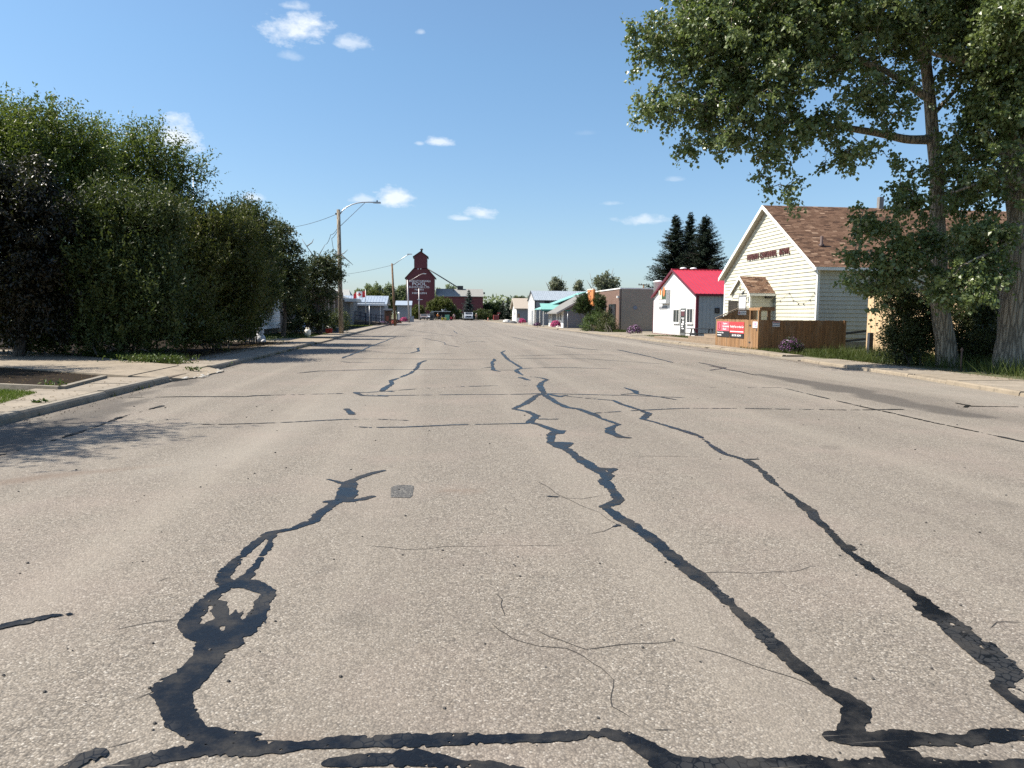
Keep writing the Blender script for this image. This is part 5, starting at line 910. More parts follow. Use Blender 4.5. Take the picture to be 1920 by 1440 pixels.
LF_WEED = leafmat('weed_leaf', (.02, .04, .008), (.07, .115, .02), .25, .45, .35, (.12, .16, .03))
NEEDLE = leafmat('spruce_needles', (.007, .014, .009), (.02, .034, .02), .03, .6, .2, (.032, .047, .03))
NEEDLE_B = leafmat('blue_spruce_needles', (.018, .034, .03), (.05, .08, .07), .03, .6, .2, (.08, .12, .11))
GRASSM = leafmat('grass_blade', (.022, .036, .008), (.06, .08, .02), .22, .5, .2, (.17, .15, .06))
DRYTWIG = mat('dead_twig', (.2, .175, .145), .9, .2, 10)
def lobe(px, py, Y, rx, ry, rz, k=1.0):
    q = AY(px, py, Y); s = Y/F; return (q[0], q[1], q[2], rx*s, ry, rz*s, k)
# ---- the two cottonwoods by the pavement
def axis(pts, Y):
    return [(*AY(x, y, Y if len(r) < 2 else r[1])[:3], r[0]) for x, y, *r in pts]
def tree_with_limbs(name, label, trunk_pts, limbs, lobes, n_att, leafp, leafm, barkm, group=None, seed=3, shell=.5, base_r=.3, furrow=.05, rmax=.12, twigmat=None, trunk_n=28):
    g = np.random.default_rng(seed); b = trunk_pts[0]; root = thing(name, label, 'tree', b[:3], group)
    trunk('trunk', trunk_pts, barkm, root, trunk_n, furrow, .12, seed, .25)
    nodes = []; par = []
    def addline(l, attach):
        P = np.array(l)[:, :3]; last = attach
        for i, (p, q) in enumerate(zip(P[:-1], P[1:])):
            k = max(1, int(np.linalg.norm(q-p)/.5))
            for s in range(1 if i or attach >= 0 else 0, k+1):
                nodes.append(p+(q-p)*s/k); par.append(last); last = len(nodes)-1
    addline(trunk_pts, -1)
    for l in limbs:
        trunk('limb', l, barkm, root, 12, furrow*.8, .15, seed+5); a = int(np.argmin(np.linalg.norm(np.array(nodes)-np.array(l[0][:3]), axis=1))); addline(l, a)
    ns = len(nodes); att, outw = sample_lobes(lobes, n_att, shell, g)
    keep = att[:, 2] > .5; att, outw = att[keep], outw[keep]
    N, P, R = grow(nodes, par, None, att, 3, .1, g); twigs('branches', N, P, R, twigmat or barkm, root, ns, 5, .006, rmax)
    crown(root, att, outw, mat_=leafm, g=g, **leafp); return root
YB = 23.6
tB = axis([(1777, 694, .33), (1772, 640, .3), (1760, 560, .27), (1761, 487, .235), (1757, 400, .22), (1756, 325, .205), (1748, 244, .185), (1741, 163, .17), (1732, 81, .155), (1722, -20, .13), (1712, -150, .1), (1700, -300, .06)], YB)
lB = [axis([(1748, 262, .16), (1700, 262, .13), (1650, 250, .115), (1600, 242, .1), (1560, 236, .085), (1500, 225, .06), (1420, 235, .04), (1330, 250, .02)], YB),
      axis([(1741, 185, .13), (1722, 172, .115), (1690, 150, .1), (1660, 132, .09), (1610, 112, .075), (1540, 103, .065), (1470, 95, .05), (1380, 80, .035), (1270, 70, .02)], YB-.3),
      axis([(1730, 60, .11), (1670, 0, .09), (1580, -70, .06), (1460, -120, .03)], YB+.4), axis([(1745, 220, .08), (1800, 160, .06), (1850, 60, .03)], YB+1.5),
      axis([(1738, 130, .09), (1690, 60, .08, YB+1.6), (1600, 20, .05, YB+2.6), (1500, 0, .03, YB+3.4)], YB), axis([(1735, 90, .09), (1720, 0, .07, YB+2), (1650, -60, .04, YB+4)], YB),
      axis([(1760, 515, .08), (1725, 470, .055, YB-.7), (1685, 440, .035, YB-1.0), (1640, 430, .015, YB-1.1)], YB), axis([(1760, 545, .06), (1710, 520, .035, YB-.8), (1650, 515, .015, YB-1.1)], YB)]
lobB = [lobe(1290, 90, YB, 110, 2.0, 70), lobe(1420, 60, YB-.6, 150, 2.6, 95), lobe(1550, 40, YB-.5, 170, 3, 85), lobe(1290, 190, YB-.3, 85, 1.6, 42), lobe(1225, 205, YB, 62, 1.0, 18), lobe(1225, 70, YB, 60, 1.2, 34),
        lobe(1400, 180, YB-.5, 120, 2.2, 70), lobe(1330, 262, YB-.4, 75, 1.4, 34), lobe(1450, 262, YB-.6, 80, 1.6, 52), lobe(1540, 215, YB-.8, 60, 1.5, 45), lobe(1590, 285, YB-1, 55, 1.2, 34), lobe(1465, 345, YB-1.2, 34, .7, 34),
        lobe(1478, 388, YB-1.2, 15, .4, 24), lobe(1430, 330, YB-1.0, 22, .5, 22), lobe(1660, 190, YB-1, 60, 1.6, 60, .8), lobe(1690, 60, YB, 110, 2.6, 90, .55), lobe(1650, 290, YB-.8, 50, 1.2, 26, .8), lobe(1780, 30, YB+1, 90, 2.4, 70, .5),
        lobe(1340, 0, YB+.2, 120, 2, 60), lobe(1480, -60, YB, 200, 3, 90), lobe(1680, -120, YB, 220, 3.6, 140, .4), lobe(1245, 285, YB-.2, 20, .6, 18), lobe(1640, 425, YB-1, 44, .7, 26, 4.5), lobe(1712, 385, YB-.9, 34, .7, 30, 4.5), lobe(1600, 470, YB-1.1, 36, .6, 20, 4.5), lobe(1690, 470, YB-1.2, 50, .6, 26, 4.5), lobe(1592, 522, YB-1.1, 34, .5, 14, 4.5), lobe(1690, 515, YB-1.1, 48, .6, 22, 4.5), lobe(1648, 545, YB-1, 34, .4, 12, 4.5), lobe(1668, 368, YB-.9, 34, .4, 16, 4.5), lobe(1640, 530, YB-1.1, 40, .5, 18, 4.5), lobe(1650, 490, YB-1.2, 40, .5, 24, 4.5), lobe(1612, 400, YB-.9, 18, .3, 9, 4.5), lobe(1690, 350, YB-.8, 26, .4, 10, 4.5), lobe(1740, 450, YB-1.1, 34, .5, 34, 4.5), lobe(1632, 575, YB-1.1, 14, .25, 12, 4.5), lobe(1760, 520, YB-1.2, 50, .6, 36, 3), lobe(1740, 320, YB-.8, 40, .6, 34, 2), lobe(1800, 350, YB+.5, 44, .9, 60, 1.5), lobe(1800, 450, YB+.6, 40, .8, 50, 2), lobe(1560, 130, YB-1.6, 80, 1.2, 60)]
COTP = dict(per=52, shoots=4, slen=.34, spread=.075, leaf=.112, up=-.1, outb=.5, droop=.6, aspect=.95, hang=.35, cvar=.55)
tree_with_limbs('cottonwood_tree', 'tall cottonwood with long limbs reaching left over the hall roof, slimmer trunk of the two', tB, lB, lobB, 2050, COTP, LF_COT, BARK_C, 'big cottonwoods beside the right pavement', 11, .6)
YA = 22.2
tA = axis([(1902, 704, .66), (1904, 640, .52), (1908, 560, .47), (1915, 480, .44), (1922, 420, .43), (1912, 340, .4), (1900, 280, .36), (1885, 215, .33), (1862, 140, .29), (1838, 60, .25), (1812, -30, .2), (1780, -160, .13), (1750, -300, .07)], YA)
lA = [axis([(1905, 320, .26), (1925, 230, .22), (1930, 120, .18), (1915, 20, .13), (1890, -120, .07)], YA+.3), axis([(1912, 345, .14), (1880, 335, .09), (1830, 345, .05), (1790, 360, .03)], YA-.6), axis([(1842, 78, .16), (1812, 118, .11), (1770, 105, .08), (1745, 100, .05)], YA-.2),
      axis([(1905, 300, .2), (1990, 220, .15), (2080, 120, .08)], YA), axis([(1915, 420, .1), (1880, 470, .07), (1840, 480, .04), (1800, 500, .02)], YA-1.3)]
lobA = [lobe(1850, 200, YA-.4, 75, 1.8, 100), lobe(1900, 90, YA-1, 80, 2.2, 110), lobe(1800, 260, YA, 45, 1.0, 60, .8), lobe(1835, 360, YA-.3, 55, 1.1, 48, .8), lobe(1810, 60, YA, 90, 2, 90, .7), lobe(1990, 200, YA, 120, 2.4, 200), lobe(1890, 60, YA-1.8, 70, 1, 80), lobe(1900, 200, YA-1.6, 60, .8, 90), lobe(1870, 300, YA-1.2, 60, .8, 50), lobe(1905, 20, YA-2.5, 60, 1, 60), lobe(1940, 330, YA-1.4, 60, .9, 60, .7),
        lobe(1850, 500, YA-1.2, 62, .9, 34, 2.2), lobe(1800, 545, YA-1.3, 55, .8, 34, 2.2), lobe(1850, 440, YA-.9, 60, .9, 34, 2.2), lobe(1880, -100, YA, 200, 3.4, 140, .7)]
tree_with_limbs('cottonwood_tree', 'massive cottonwood with deeply furrowed thick trunk at the edge of the street', tA, lA, lobA, 1850, COTP, LF_COT, BARK_C, 'big cottonwoods beside the right pavement', 12, .6, furrow=.06, trunk_n=44)
# young poplar growth and shrubs at the feet of the trunks
def shrub(name, label, base, stems, lobes, n, leafp, leafm, barkm, seed, group=None, cat='shrub'):
    g = np.random.default_rng(seed); root = thing(name, label, cat, base, group); att, outw = sample_lobes(lobes, n, .55, g); ok = att[:, 2] > .12; att, outw = att[ok], outw[ok]
    nodes = []; par = []
    for i in range(stems):
        b = np.array(base)+np.array([g.normal()*lobes[0][3]*.25, g.normal()*.25, 0]); l = lobes[i % len(lobes)]; e = np.array(l[:3]); s0 = len(nodes)
        for k in range(5): nodes.append(b+(e-b)*k/4*np.array([1, 1, .95])+(g.normal(size=3)*.06 if k else 0)); par.append(len(nodes)-2 if k else -1)
    N, P, R = grow(nodes, par, None, att, 2, .12, g); twigs('stems', N, P, R, barkm, root, 0, 5, .007, .07); crown(root, att, outw, mat_=leafm, g=g, **leafp); return root
SHP = dict(per=70, shoots=5, slen=.3, spread=.07, leaf=.085, up=.25, outb=.6, droop=.2, aspect=.5, hang=.1, cvar=.5)
shrub('lilac_shrub', 'dark loose shrub in front of the tan shed left of the slimmer trunk', G(1705, 688), 6, [lobe(1700, 575, 24.5, 42, .6, 40), lobe(1672, 560, 24.6, 32, .5, 26), lobe(1715, 640, 24.4, 44, .6, 44), lobe(1690, 625, 24.2, 38, .5, 34), lobe(1740, 600, 24.6, 32, .6, 60), lobe(1680, 655, 24.1, 28, .4, 22)], 330, SHP, LF_APPLE, BARK_D, 22)
shrub('lilac_shrub', 'shaded dense shrub between the two cottonwood trunks', G(1835, 690), 6, [lobe(1835, 600, 24.6, 48, .7, 60), lobe(1830, 660, 23.8, 44, .6, 36), lobe(1800, 640, 24.8, 26, .5, 60), lobe(1865, 650, 23.2, 26, .5, 44), lobe(1850, 560, 25.2, 44, .7, 50)], 380, SHP, LF_APPLE, BARK_D, 23)
shrub('lilac_shrub', 'dark shrub behind the cottonwoods hiding the rear of the tan shed', AY(1900, 640, 27)*np.array([1, 1, 0]), 6, [lobe(1880, 600, 27, 60, 1, 90), lobe(1960, 560, 27, 80, 1, 120), lobe(1810, 590, 27.5, 34, .8, 70), lobe(1840, 520, 27.5, 60, .9, 60), lobe(1810, 460, 28, 50, .8, 50)], 520, SHP, LF_APPLE, BARK_D, 24)
# ---- left side
ELMP = dict(per=84, shoots=4, slen=.95, spread=.05, leaf=.115, up=1.1, outb=.7, droop=.1, aspect=.5, hang=.12, cvar=.6)
def simple_tree(name, label, base, top_r, lobes, n, leafp, leafm, barkm, seed, r0=.16, limbs=4, group=None, cat='tree'):
    g = np.random.default_rng(seed); c = np.array([l[:3] for l in lobes]).mean(0); b = np.array(base, float); b[2] = 0
    tp = [(*(b+(c-b)*t+np.array([math.sin(t*5)*.12, 0, 0])), r0*(1-.75*t)+.02) for t in np.linspace(0, 1, 7)]
    lm = [[(*tp[2+i % 3][:3], r0*.5)] + [(*(np.array(tp[2+i % 3][:3])+(np.array(l[:3])-np.array(tp[2+i % 3][:3]))*t + np.array([0, 0, -.2*math.sin(t*3.1)])), r0*.5*(1-.8*t)+.012) for t in (.33, .66, .95)] for i, l in enumerate(lobes[:limbs])]
    return tree_with_limbs(name, label, tp, lm, lobes, n, leafp, leafm, barkm, group, seed, .55, rmax=.06, trunk_n=14)
simple_tree('elm_tree', 'tallest pale green elm at the far left behind the dark purplish tree', AY(40, 600, 29), .1, [lobe(60, 300, 29, 110, 2.2, 80), lobe(20, 275, 29, 90, 2, 52), lobe(110, 300, 29, 80, 1.8, 90), lobe(150, 330, 29, 60, 1.4, 70), lobe(40, 380, 29, 120, 2, 90), lobe(-90, 300, 29, 120, 2.4, 120), lobe(168, 275, 29, 14, .4, 40), lobe(40, 245, 29, 50, 1, 22)], 900, ELMP, LF_ELM, BARK_D, 31, .22)
simple_tree('elm_tree', 'feathery elm with upswept twigs standing between pale elm and antenna mast', AY(270, 620, 33), .1, [lobe(270, 340, 33, 70, 1.6, 80), lobe(240, 300, 33, 52, 1.2, 50), lobe(300, 295, 33, 48, 1.1, 40), lobe(345, 345, 33, 36, .9, 46), lobe(215, 370, 33, 60, 1.4, 80), lobe(285, 262, 33, 26, .6, 22), lobe(330, 400, 33, 44, 1, 50), lobe(368, 330, 33, 14, .4, 22), lobe(190, 320, 33, 28, .7, 50)], 500, dict(ELMP, per=54), LF_ELM, BARK_D, 32, .18)
simple_tree('chokecherry_tree', 'dark purplish chokecherry with shiny leaves at the left edge above the driveway', AY(30, 620, 25.5), .1, [lobe(60, 400, 25.5, 75, 1.5, 90), lobe(10, 360, 25.5, 70, 1.5, 70), lobe(90, 480, 25.5, 60, 1.3, 80), lobe(20, 520, 25.5, 90, 1.6, 100), lobe(-80, 430, 25.5, 110, 1.8, 130), lobe(110, 560, 25.5, 45, 1, 70)], 680, dict(per=100, shoots=5, slen=.4, spread=.1, leaf=.12, up=.1, outb=.6, droop=.4, aspect=.55, hang=.2, cvar=.4), LF_PURP, BARK_D, 33, .14)
CARP = dict(per=84, shoots=3, slen=1.05, spread=.055, leaf=.118, up=2.0, outb=.35, droop=-.2, aspect=.5, hang=.05, cvar=.55)
def caragana(label, base, lobes, n, leafm, seed, group='caragana hedge along the left pavement'):
    return shrub('caragana_shrub', label, base, 12, lobes, n, CARP, leafm, BARK_G, seed, group)
caragana('dark green caragana shrub behind the weeds where driveway meets pavement', G(230, 676), [lobe(235, 430, 26.5, 88, 1.3, 40), lobe(180, 470, 27, 60, 1.2, 60), lobe(290, 450, 27, 50, 1.2, 50), lobe(230, 540, 26, 100, 1.3, 80), lobe(160, 580, 26.5, 60, 1.1, 70), lobe(290, 600, 25.6, 60, 1, 70), lobe(220, 640, 25.6, 80, .9, 36)], 1000, LF_CAR, 41)
caragana('olive green caragana shrub spreading over the pavement, middle of the hedge', G(400, 655), [lobe(385, 450, 32, 62, 1.3, 36), lobe(440, 470, 34, 50, 1.2, 50), lobe(360, 520, 31, 60, 1.2, 70), lobe(430, 550, 33, 64, 1.2, 60), lobe(340, 600, 29, 50, 1, 60), lobe(420, 610, 33, 66, 1, 40), lobe(370, 640, 30, 60, .9, 28)], 1000, LF_OLIVE, 42)
caragana('caragana shrub with spiky top shoots beside the white house', G(470, 645), [lobe(465, 430, 39, 36, 1.1, 28), lobe(440, 440, 38, 34, 1, 30), lobe(490, 470, 40, 28, 1, 50), lobe(460, 520, 39, 46, 1.1, 60), lobe(485, 560, 40, 34, 1, 50), lobe(455, 600, 38.5, 40, 1, 50), lobe(440, 630, 38, 34, .8, 20)], 760, LF_CAR, 43)
simple_tree('maple_tree', 'slim bushy maple behind the caragana in front of white house', AY(530, 610, 48), .1, [lobe(525, 455, 48, 28, 1, 34), lobe(540, 500, 48, 34, 1.1, 44), lobe(515, 530, 48, 30, 1, 40), lobe(520, 428, 48, 12, .4, 12), lobe(550, 545, 48, 28, .9, 34)], 440, dict(ELMP, leaf=.12, per=48, slen=.45, aspect=.7, up=.2), LF_APPLE, BARK_D, 34, .12)
simple_tree('crabapple_tree', 'scraggly crabapple with bare dead branches left of the nearest light pole', AY(598, 620, 54), .1, [lobe(595, 510, 54, 34, 1.2, 30), lobe(570, 540, 54, 26, 1.1, 36), lobe(620, 500, 54, 24, 1, 26), lobe(555, 580, 54, 26, 1, 30), lobe(590, 585, 54, 30, 1, 26), lobe(612, 545, 54, 22, .9, 26), lobe(560, 610, 53, 26, .9, 14), lobe(600, 605, 54, 24, .8, 14), lobe(633, 520, 54, 12, .5, 20)], 600, dict(ELMP, leaf=.13, per=40, slen=.4, aspect=.62, up=0, droop=.4), LF_APPLE, BARK_D, 35, .17)
shrub('round_shrub', 'low dark shrub around the foot of the nearest light pole', G(628, 620), 6, [lobe(628, 600, 58, 18, .8, 18), lobe(645, 603, 59, 8, .5, 14)], 90, dict(SHP, leaf=.12, per=40, slen=.35), LF_CAR, BARK_D, 36)
dead = tag(MB().build, None) if False else None
b = MB()
for pts in (((598, 500), (588, 480), (575, 462), (566, 448)), ((575, 462), (585, 455), (588, 448)), ((612, 500), (625, 485), (634, 470)), ((630, 480), (645, 475), (652, 468)), ((640, 478), (652, 488), (662, 497)), ((598, 500), (600, 475), (610, 458))):
    b.tube([AY(x, y, 53.8) for x, y in pts], list(np.linspace(.045, .012, len(pts))), 5)
for o in COL.objects:
    if o.name.startswith('crabapple_tree'): b.build('dead_branch', DRYTWIG, o)
shrub('undergrowth_shrub', 'black shaded shrub under the dark purplish chokecherry at the left edge', G(60, 655), 8, [lobe(40, 600, 27.5, 90, 1.2, 54), lobe(120, 620, 27, 70, 1.0, 44), lobe(-60, 590, 27.5, 80, 1.2, 60)], 420, dict(CARP, up=.6, slen=.6), LF_CAR, BARK_D, 44)
shrub('undergrowth_shrub', 'deep green shrub filling the gap behind the caragana hedge', (AY(260, 620, 31)*np.array([1, 1, 0])), 8, [lobe(190, 580, 31, 90, 1.2, 70), lobe(300, 560, 32, 90, 1.2, 80), lobe(400, 560, 37, 60, 1.2, 70)], 420, dict(CARP, up=.6, slen=.7), LF_CAR, BARK_D, 45)
# trees beyond the left edge of the photograph; their shadows fall on the near pavement and road
simple_tree('elm_tree', 'elm outside the left edge whose shadow falls across the near kerb', (-10.2, 10.4, 0), .1, [(-10.0, 10.3, 4.6, 2.0, 1.4, 1.3), (-10.6, 10.9, 6.0, 1.6, 1.2, 1.1), (-9.0, 10.2, 4.0, 1.2, .9, .9)], 170, dict(ELMP, leaf=.1), LF_ELM, BARK_D, 37, .16)
simple_tree('elm_tree', 'small elm outside the left edge shading the mulched bed', (-15.2, 20.0, 0), .1, [(-14.6, 20.0, 4.4, 1.8, 1.4, 1.5), (-13.9, 19.4, 3.2, 1.0, 1.3, 1.0), (-15.4, 20.6, 5.8, 1.5, 1.2, 1.3), (-14.4, 18.6, 4.6, 1.2, 1.0, 1.0)], 240, dict(ELMP, leaf=.1), LF_ELM, BARK_D, 38, .14)
# ---- spruces
def spruce(name, label, base, h, r, mat_, seed, dens=1.0, group=None, z0=.12, leaf=.5, gap=.3):
    g = np.random.default_rng(seed); root = thing(name, label, 'tree', base, group); b = np.array(base, float)
    MB().tube([b, b+np.array([0, 0, h*.5]), b+np.array([0, 0, h*.98])], [h*.016, h*.01, .01], 8).build('trunk', BARK_D, root)
    PP, DD, NN, LL = [], [], [], []; br = MB(); z = h*z0
    while z < h*.985:
        t = (z-h*z0)/(h*(1-z0)); R0 = r*((1-t)**.85)*(1 if t > .06 else .75)+.06; k = max(4, int((5+5*(1-t))*dens))
        for a in range(k):
            th = g.random()*2*math.pi; L = R0*(.55+.6*g.random()); dirh = np.array([math.cos(th), math.sin(th), 0]); zb = z+g.normal()*.1; m = max(3, int(L/leaf*5*dens)+2)
            sag = -.28*L*(1-t) + .22*L*t
            s = (np.arange(m)+.6)/m; P = b+dirh*(L*s)[:, None]+np.array([0, 0, 1])*(zb + sag*s + .16*L*s**3)[:, None]
            br.tube([b+np.array([0, 0, zb]), P[-1]], [.03*L/2+.008, .005], 4, cap=False)
            for q in (-1, 1, 0, 0):
                side = np.array([-dirh[1], dirh[0], 0])*q; PP.append(P+g.normal(size=P.shape)*.05); DD.append(unit(dirh*.8+side*.8+g.normal(size=P.shape)*.25+np.array([0, 0, -.35 if q else -.05]))); NN.append(unit(g.normal(size=P.shape)*.4+np.array([0, 0, 1]))); LL.append(leaf*(.5+.7*g.random(m))*(1-.5*s)*(.55+.45*(1-t)))
        z += gap*(1.15-.6*t)
    P = np.vstack(PP); L = np.concatenate(LL); br.build('branches', BARK_D, root)
    leaves('crown', P, np.vstack(DD), np.vstack(NN), L, L*.3, mat_, root, g.random(len(P)), -.1); return root
SPG = 'dark spruces behind the red roofed building'
for lb, px, ty, w_, Y in (('spruce with rounded narrow top, leftmost of three behind the red roof', 1262, 401, 40, 84), ('narrow spruce squeezed between its two neighbours behind the red roof', 1289, 398, 28, 88), ('broad spruce with wide drooping lower boughs, rightmost behind the red roof', 1318, 402, 44, 82)):
    q = AY(px, 588, Y); h = AY(px, ty, Y)[2]; spruce('spruce_tree', lb, (q[0], Y, 0), h, w_*Y/F*1.9, NEEDLE, int(px), 1.55, SPG, .1, .66, .3)
q = AY(879, 590, 205); spruce('blue_spruce', 'blue spruce standing before the maroon annex behind the white truck', (q[0], 205, 0), AY(879, 543, 205)[2], 2.6, NEEDLE_B, 5, 1.2, None, .05, .7, .4)
for lb, px, ty, Y in (('spruce beside the beige roofed house at the far right end of the street', 953, 556, 235), ('shorter spruce left of the taller far spruce', 943, 561, 240)):
    q = AY(px, 590, Y); spruce('spruce_tree', lb, (q[0], Y, 0), AY(px, ty, Y)[2], 2.4, NEEDLE, int(px), 1.0, 'spruces at the far end of the street', .05, .8, .5)
# ---- middle distance and far trees
FARP = dict(per=46, shoots=4, slen=.7, spread=.16, leaf=.3, up=.3, outb=.6, droop=.2, aspect=.7, hang=.1, cvar=.6)
def far_tree(name, label, px, ty, by, w_, Y, n, leafm, seed, group=None, leaf=.3, nl=5, tall=False):
    g = np.random.default_rng(seed); cy = (ty+by)/2; hh = (by-ty)/2; lo = [lobe(px, cy, Y, w_*.5*.75, w_*.5*Y/F*.75, hh*.75)]
    for i in range(nl): a = i*2*math.pi/nl+g.random(); lo.append(lobe(px+w_*.3*math.cos(a), cy+hh*.5*math.sin(a), Y+g.normal()*.8, w_*.24, w_*.24*Y/F, hh*.4))
    lo.append(lobe(px+g.normal()*w_*.08, ty+hh*.3, Y, w_*.16, w_*.16*Y/F, hh*.28)); q = AY(px, 600, Y)
    return simple_tree(name, label, (q[0], Y, 0), .1, lo, n, dict(FARP, leaf=leaf, slen=leaf*2, spread=leaf*.5), leafm, BARK_G, seed, .2, 3, group)
far_tree('willow_tree', 'round yellow green tree in front of the elevator', 825, 556, 598, 46, 215, 220, LF_YEL, 51, None, .4)
far_tree('willow_tree', 'low yellow green bush at the foot of the elevator wall', 783, 572, 600, 24, 212, 110, LF_YEL, 52, None, .4)
shrub('round_shrub', 'dark bush between willow and annex at the street end', (AY(856, 600, 214)*np.array([1, 1, 0])), 4, [lobe(856, 588, 214, 10, 1.4, 12), lobe(848, 582, 216, 8, 1.2, 14)], 60, dict(FARP, leaf=.35), LF_CAR, BARK_D, 57)
shrub('round_shrub', 'dark bush right of the blue spruce at the street end', (AY(900, 600, 214)*np.array([1, 1, 0])), 4, [lobe(900, 590, 214, 12, 1.4, 10), lobe(915, 592, 216, 10, 1.2, 9)], 60, dict(FARP, leaf=.35), LF_CAR, BARK_D, 58)
TG = 'poplars behind the metal roofed office'
for i, (px, ty, w_) in enumerate(((672, 541, 22), (690, 533, 24), (708, 527, 26), (728, 530, 26), (750, 534, 20), (762, 532, 16))):
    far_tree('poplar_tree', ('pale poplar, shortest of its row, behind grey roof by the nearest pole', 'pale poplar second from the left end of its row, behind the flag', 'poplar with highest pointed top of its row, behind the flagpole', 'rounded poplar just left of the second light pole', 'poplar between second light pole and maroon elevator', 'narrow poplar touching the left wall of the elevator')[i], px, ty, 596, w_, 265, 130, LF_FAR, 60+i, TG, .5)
far_tree('willow_tree', 'broad yellow green hedge like tree behind the metal roof', 702, 545, 590, 66, 200, 240, LF_YEL, 53, None, .45)
for i, (px, ty, w_) in enumerate(((822, 534, 16), (840, 531, 18), (852, 533, 12))):
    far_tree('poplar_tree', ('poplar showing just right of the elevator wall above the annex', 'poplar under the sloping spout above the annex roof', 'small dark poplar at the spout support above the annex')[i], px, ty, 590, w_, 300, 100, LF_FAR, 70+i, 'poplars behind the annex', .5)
for i, (px, ty, w_, by) in enumerate(((914, 571, 20, 602), (926, 566, 22, 602), (936, 568, 16, 602), (908, 580, 14, 602))):
    far_tree('poplar_tree', ('far tree just right of the annex end wall', 'rounded far tree behind the red bin', 'far tree left of the pair of far spruces', 'low far tree half hidden by the annex end wall')[i], px, ty, by, w_, 250, 130, leafmat('far_dark_leaf', (.018, .032, .012), (.045, .07, .026), .15, .6, .2) if i == 0 else bpy.data.materials['far_dark_leaf'], 80+i, 'trees at the far end of the street', .5)
def dying_tree(label, px, ty, w_, Y, n, seed, bare):
    r = far_tree('willow_tree', label, px, ty, 575, w_, Y, n, LF_GREY, seed, 'half dead willows behind the shops', .28, 4); b = MB()
    for l in bare: b.tube([AY(x, y, Y) for x, y in l], list(np.linspace(.09, .02, len(l))), 5)
    b.build('dead_branch', DRYTWIG, r)
dying_tree('thin grey willow with sparse top behind the metal roofed shed', 1044, 518, 40, 135, 100, 91, [((1040, 560), (1036, 530), (1034, 518)), ((1046, 560), (1052, 528), (1054, 515)), ((1034, 550), (1026, 534), (1023, 528)), ((1050, 550), (1060, 532))])
dying_tree('small leafy willow between the two grey willows', 1085, 524, 18, 132, 60, 92, [((1085, 560), (1083, 535), (1079, 522))])
dying_tree('largest grey willow with bare forked branches above the brick building', 1136, 507, 48, 125, 150, 93, [((1130, 560), (1112, 540), (1106, 512)), ((1112, 545), (1100, 525)), ((1140, 560), (1146, 520), (1150, 503)), ((1146, 525), (1152, 512)), ((1130, 545), (1118, 517))])
far_tree('poplar_tree', 'low dark tree behind beige roof at right', 975, 555, 590, 26, 185, 80, bpy.data.materials['far_dark_leaf'], 95, None, .4)
# cedars and the planting before the brick building
CEDP = dict(per=60, shoots=4, slen=.3, spread=.05, leaf=.11, up=1.1, outb=.5, droop=-.5, aspect=.45, hang=0, cvar=.5)
shrub('cedar_shrub', 'egg shaped dark cedar on leaning stems left of the orange sign', G(1103, 617), 4, [lobe(1092, 572, 80, 14, .9, 20), lobe(1095, 560, 80, 9, .6, 12), lobe(1084, 580, 80, 9, .6, 12), lobe(1104, 582, 80, 8, .6, 14)], 210, CEDP, LF_CED, BARK_D, 101, 'cedars in front of the brick building')
shrub('cedar_shrub', 'rounded cedar against brick wall right of the orange sign', G(1124, 618), 4, [lobe(1124, 567, 79, 11, .8, 16), lobe(1126, 580, 79, 10, .8, 14), lobe(1118, 590, 78.5, 10, .6, 12)], 190, CEDP, LF_CED, BARK_D, 102, 'cedars in front of the brick building')
GARP = dict(SHP, leaf=.11, per=36, slen=.35)
shrub('garden_shrub', 'tangled green garden shrub under the two cedars', G(1110, 623), 6, [lobe(1105, 604, 74, 12, .8, 14), lobe(1120, 600, 75, 12, .8, 14), lobe(1098, 614, 72, 9, .6, 8)], 170, GARP, LF_WEED, BARK_D, 103, 'planting in front of brick building')
shrub('garden_shrub', 'reddish green garden shrub against the brown brick wall', G(1140, 624), 6, [lobe(1135, 598, 73, 12, .7, 14), lobe(1145, 610, 72, 12, .6, 12), lobe(1128, 614, 72, 12, .6, 9)], 170, GARP, leafmat('mixed_garden_leaf', (.03, .04, .015), (.085, .1, .035), .2, .5, .3, (.15, .06, .04)), BARK_D, 104, 'planting in front of brick building')
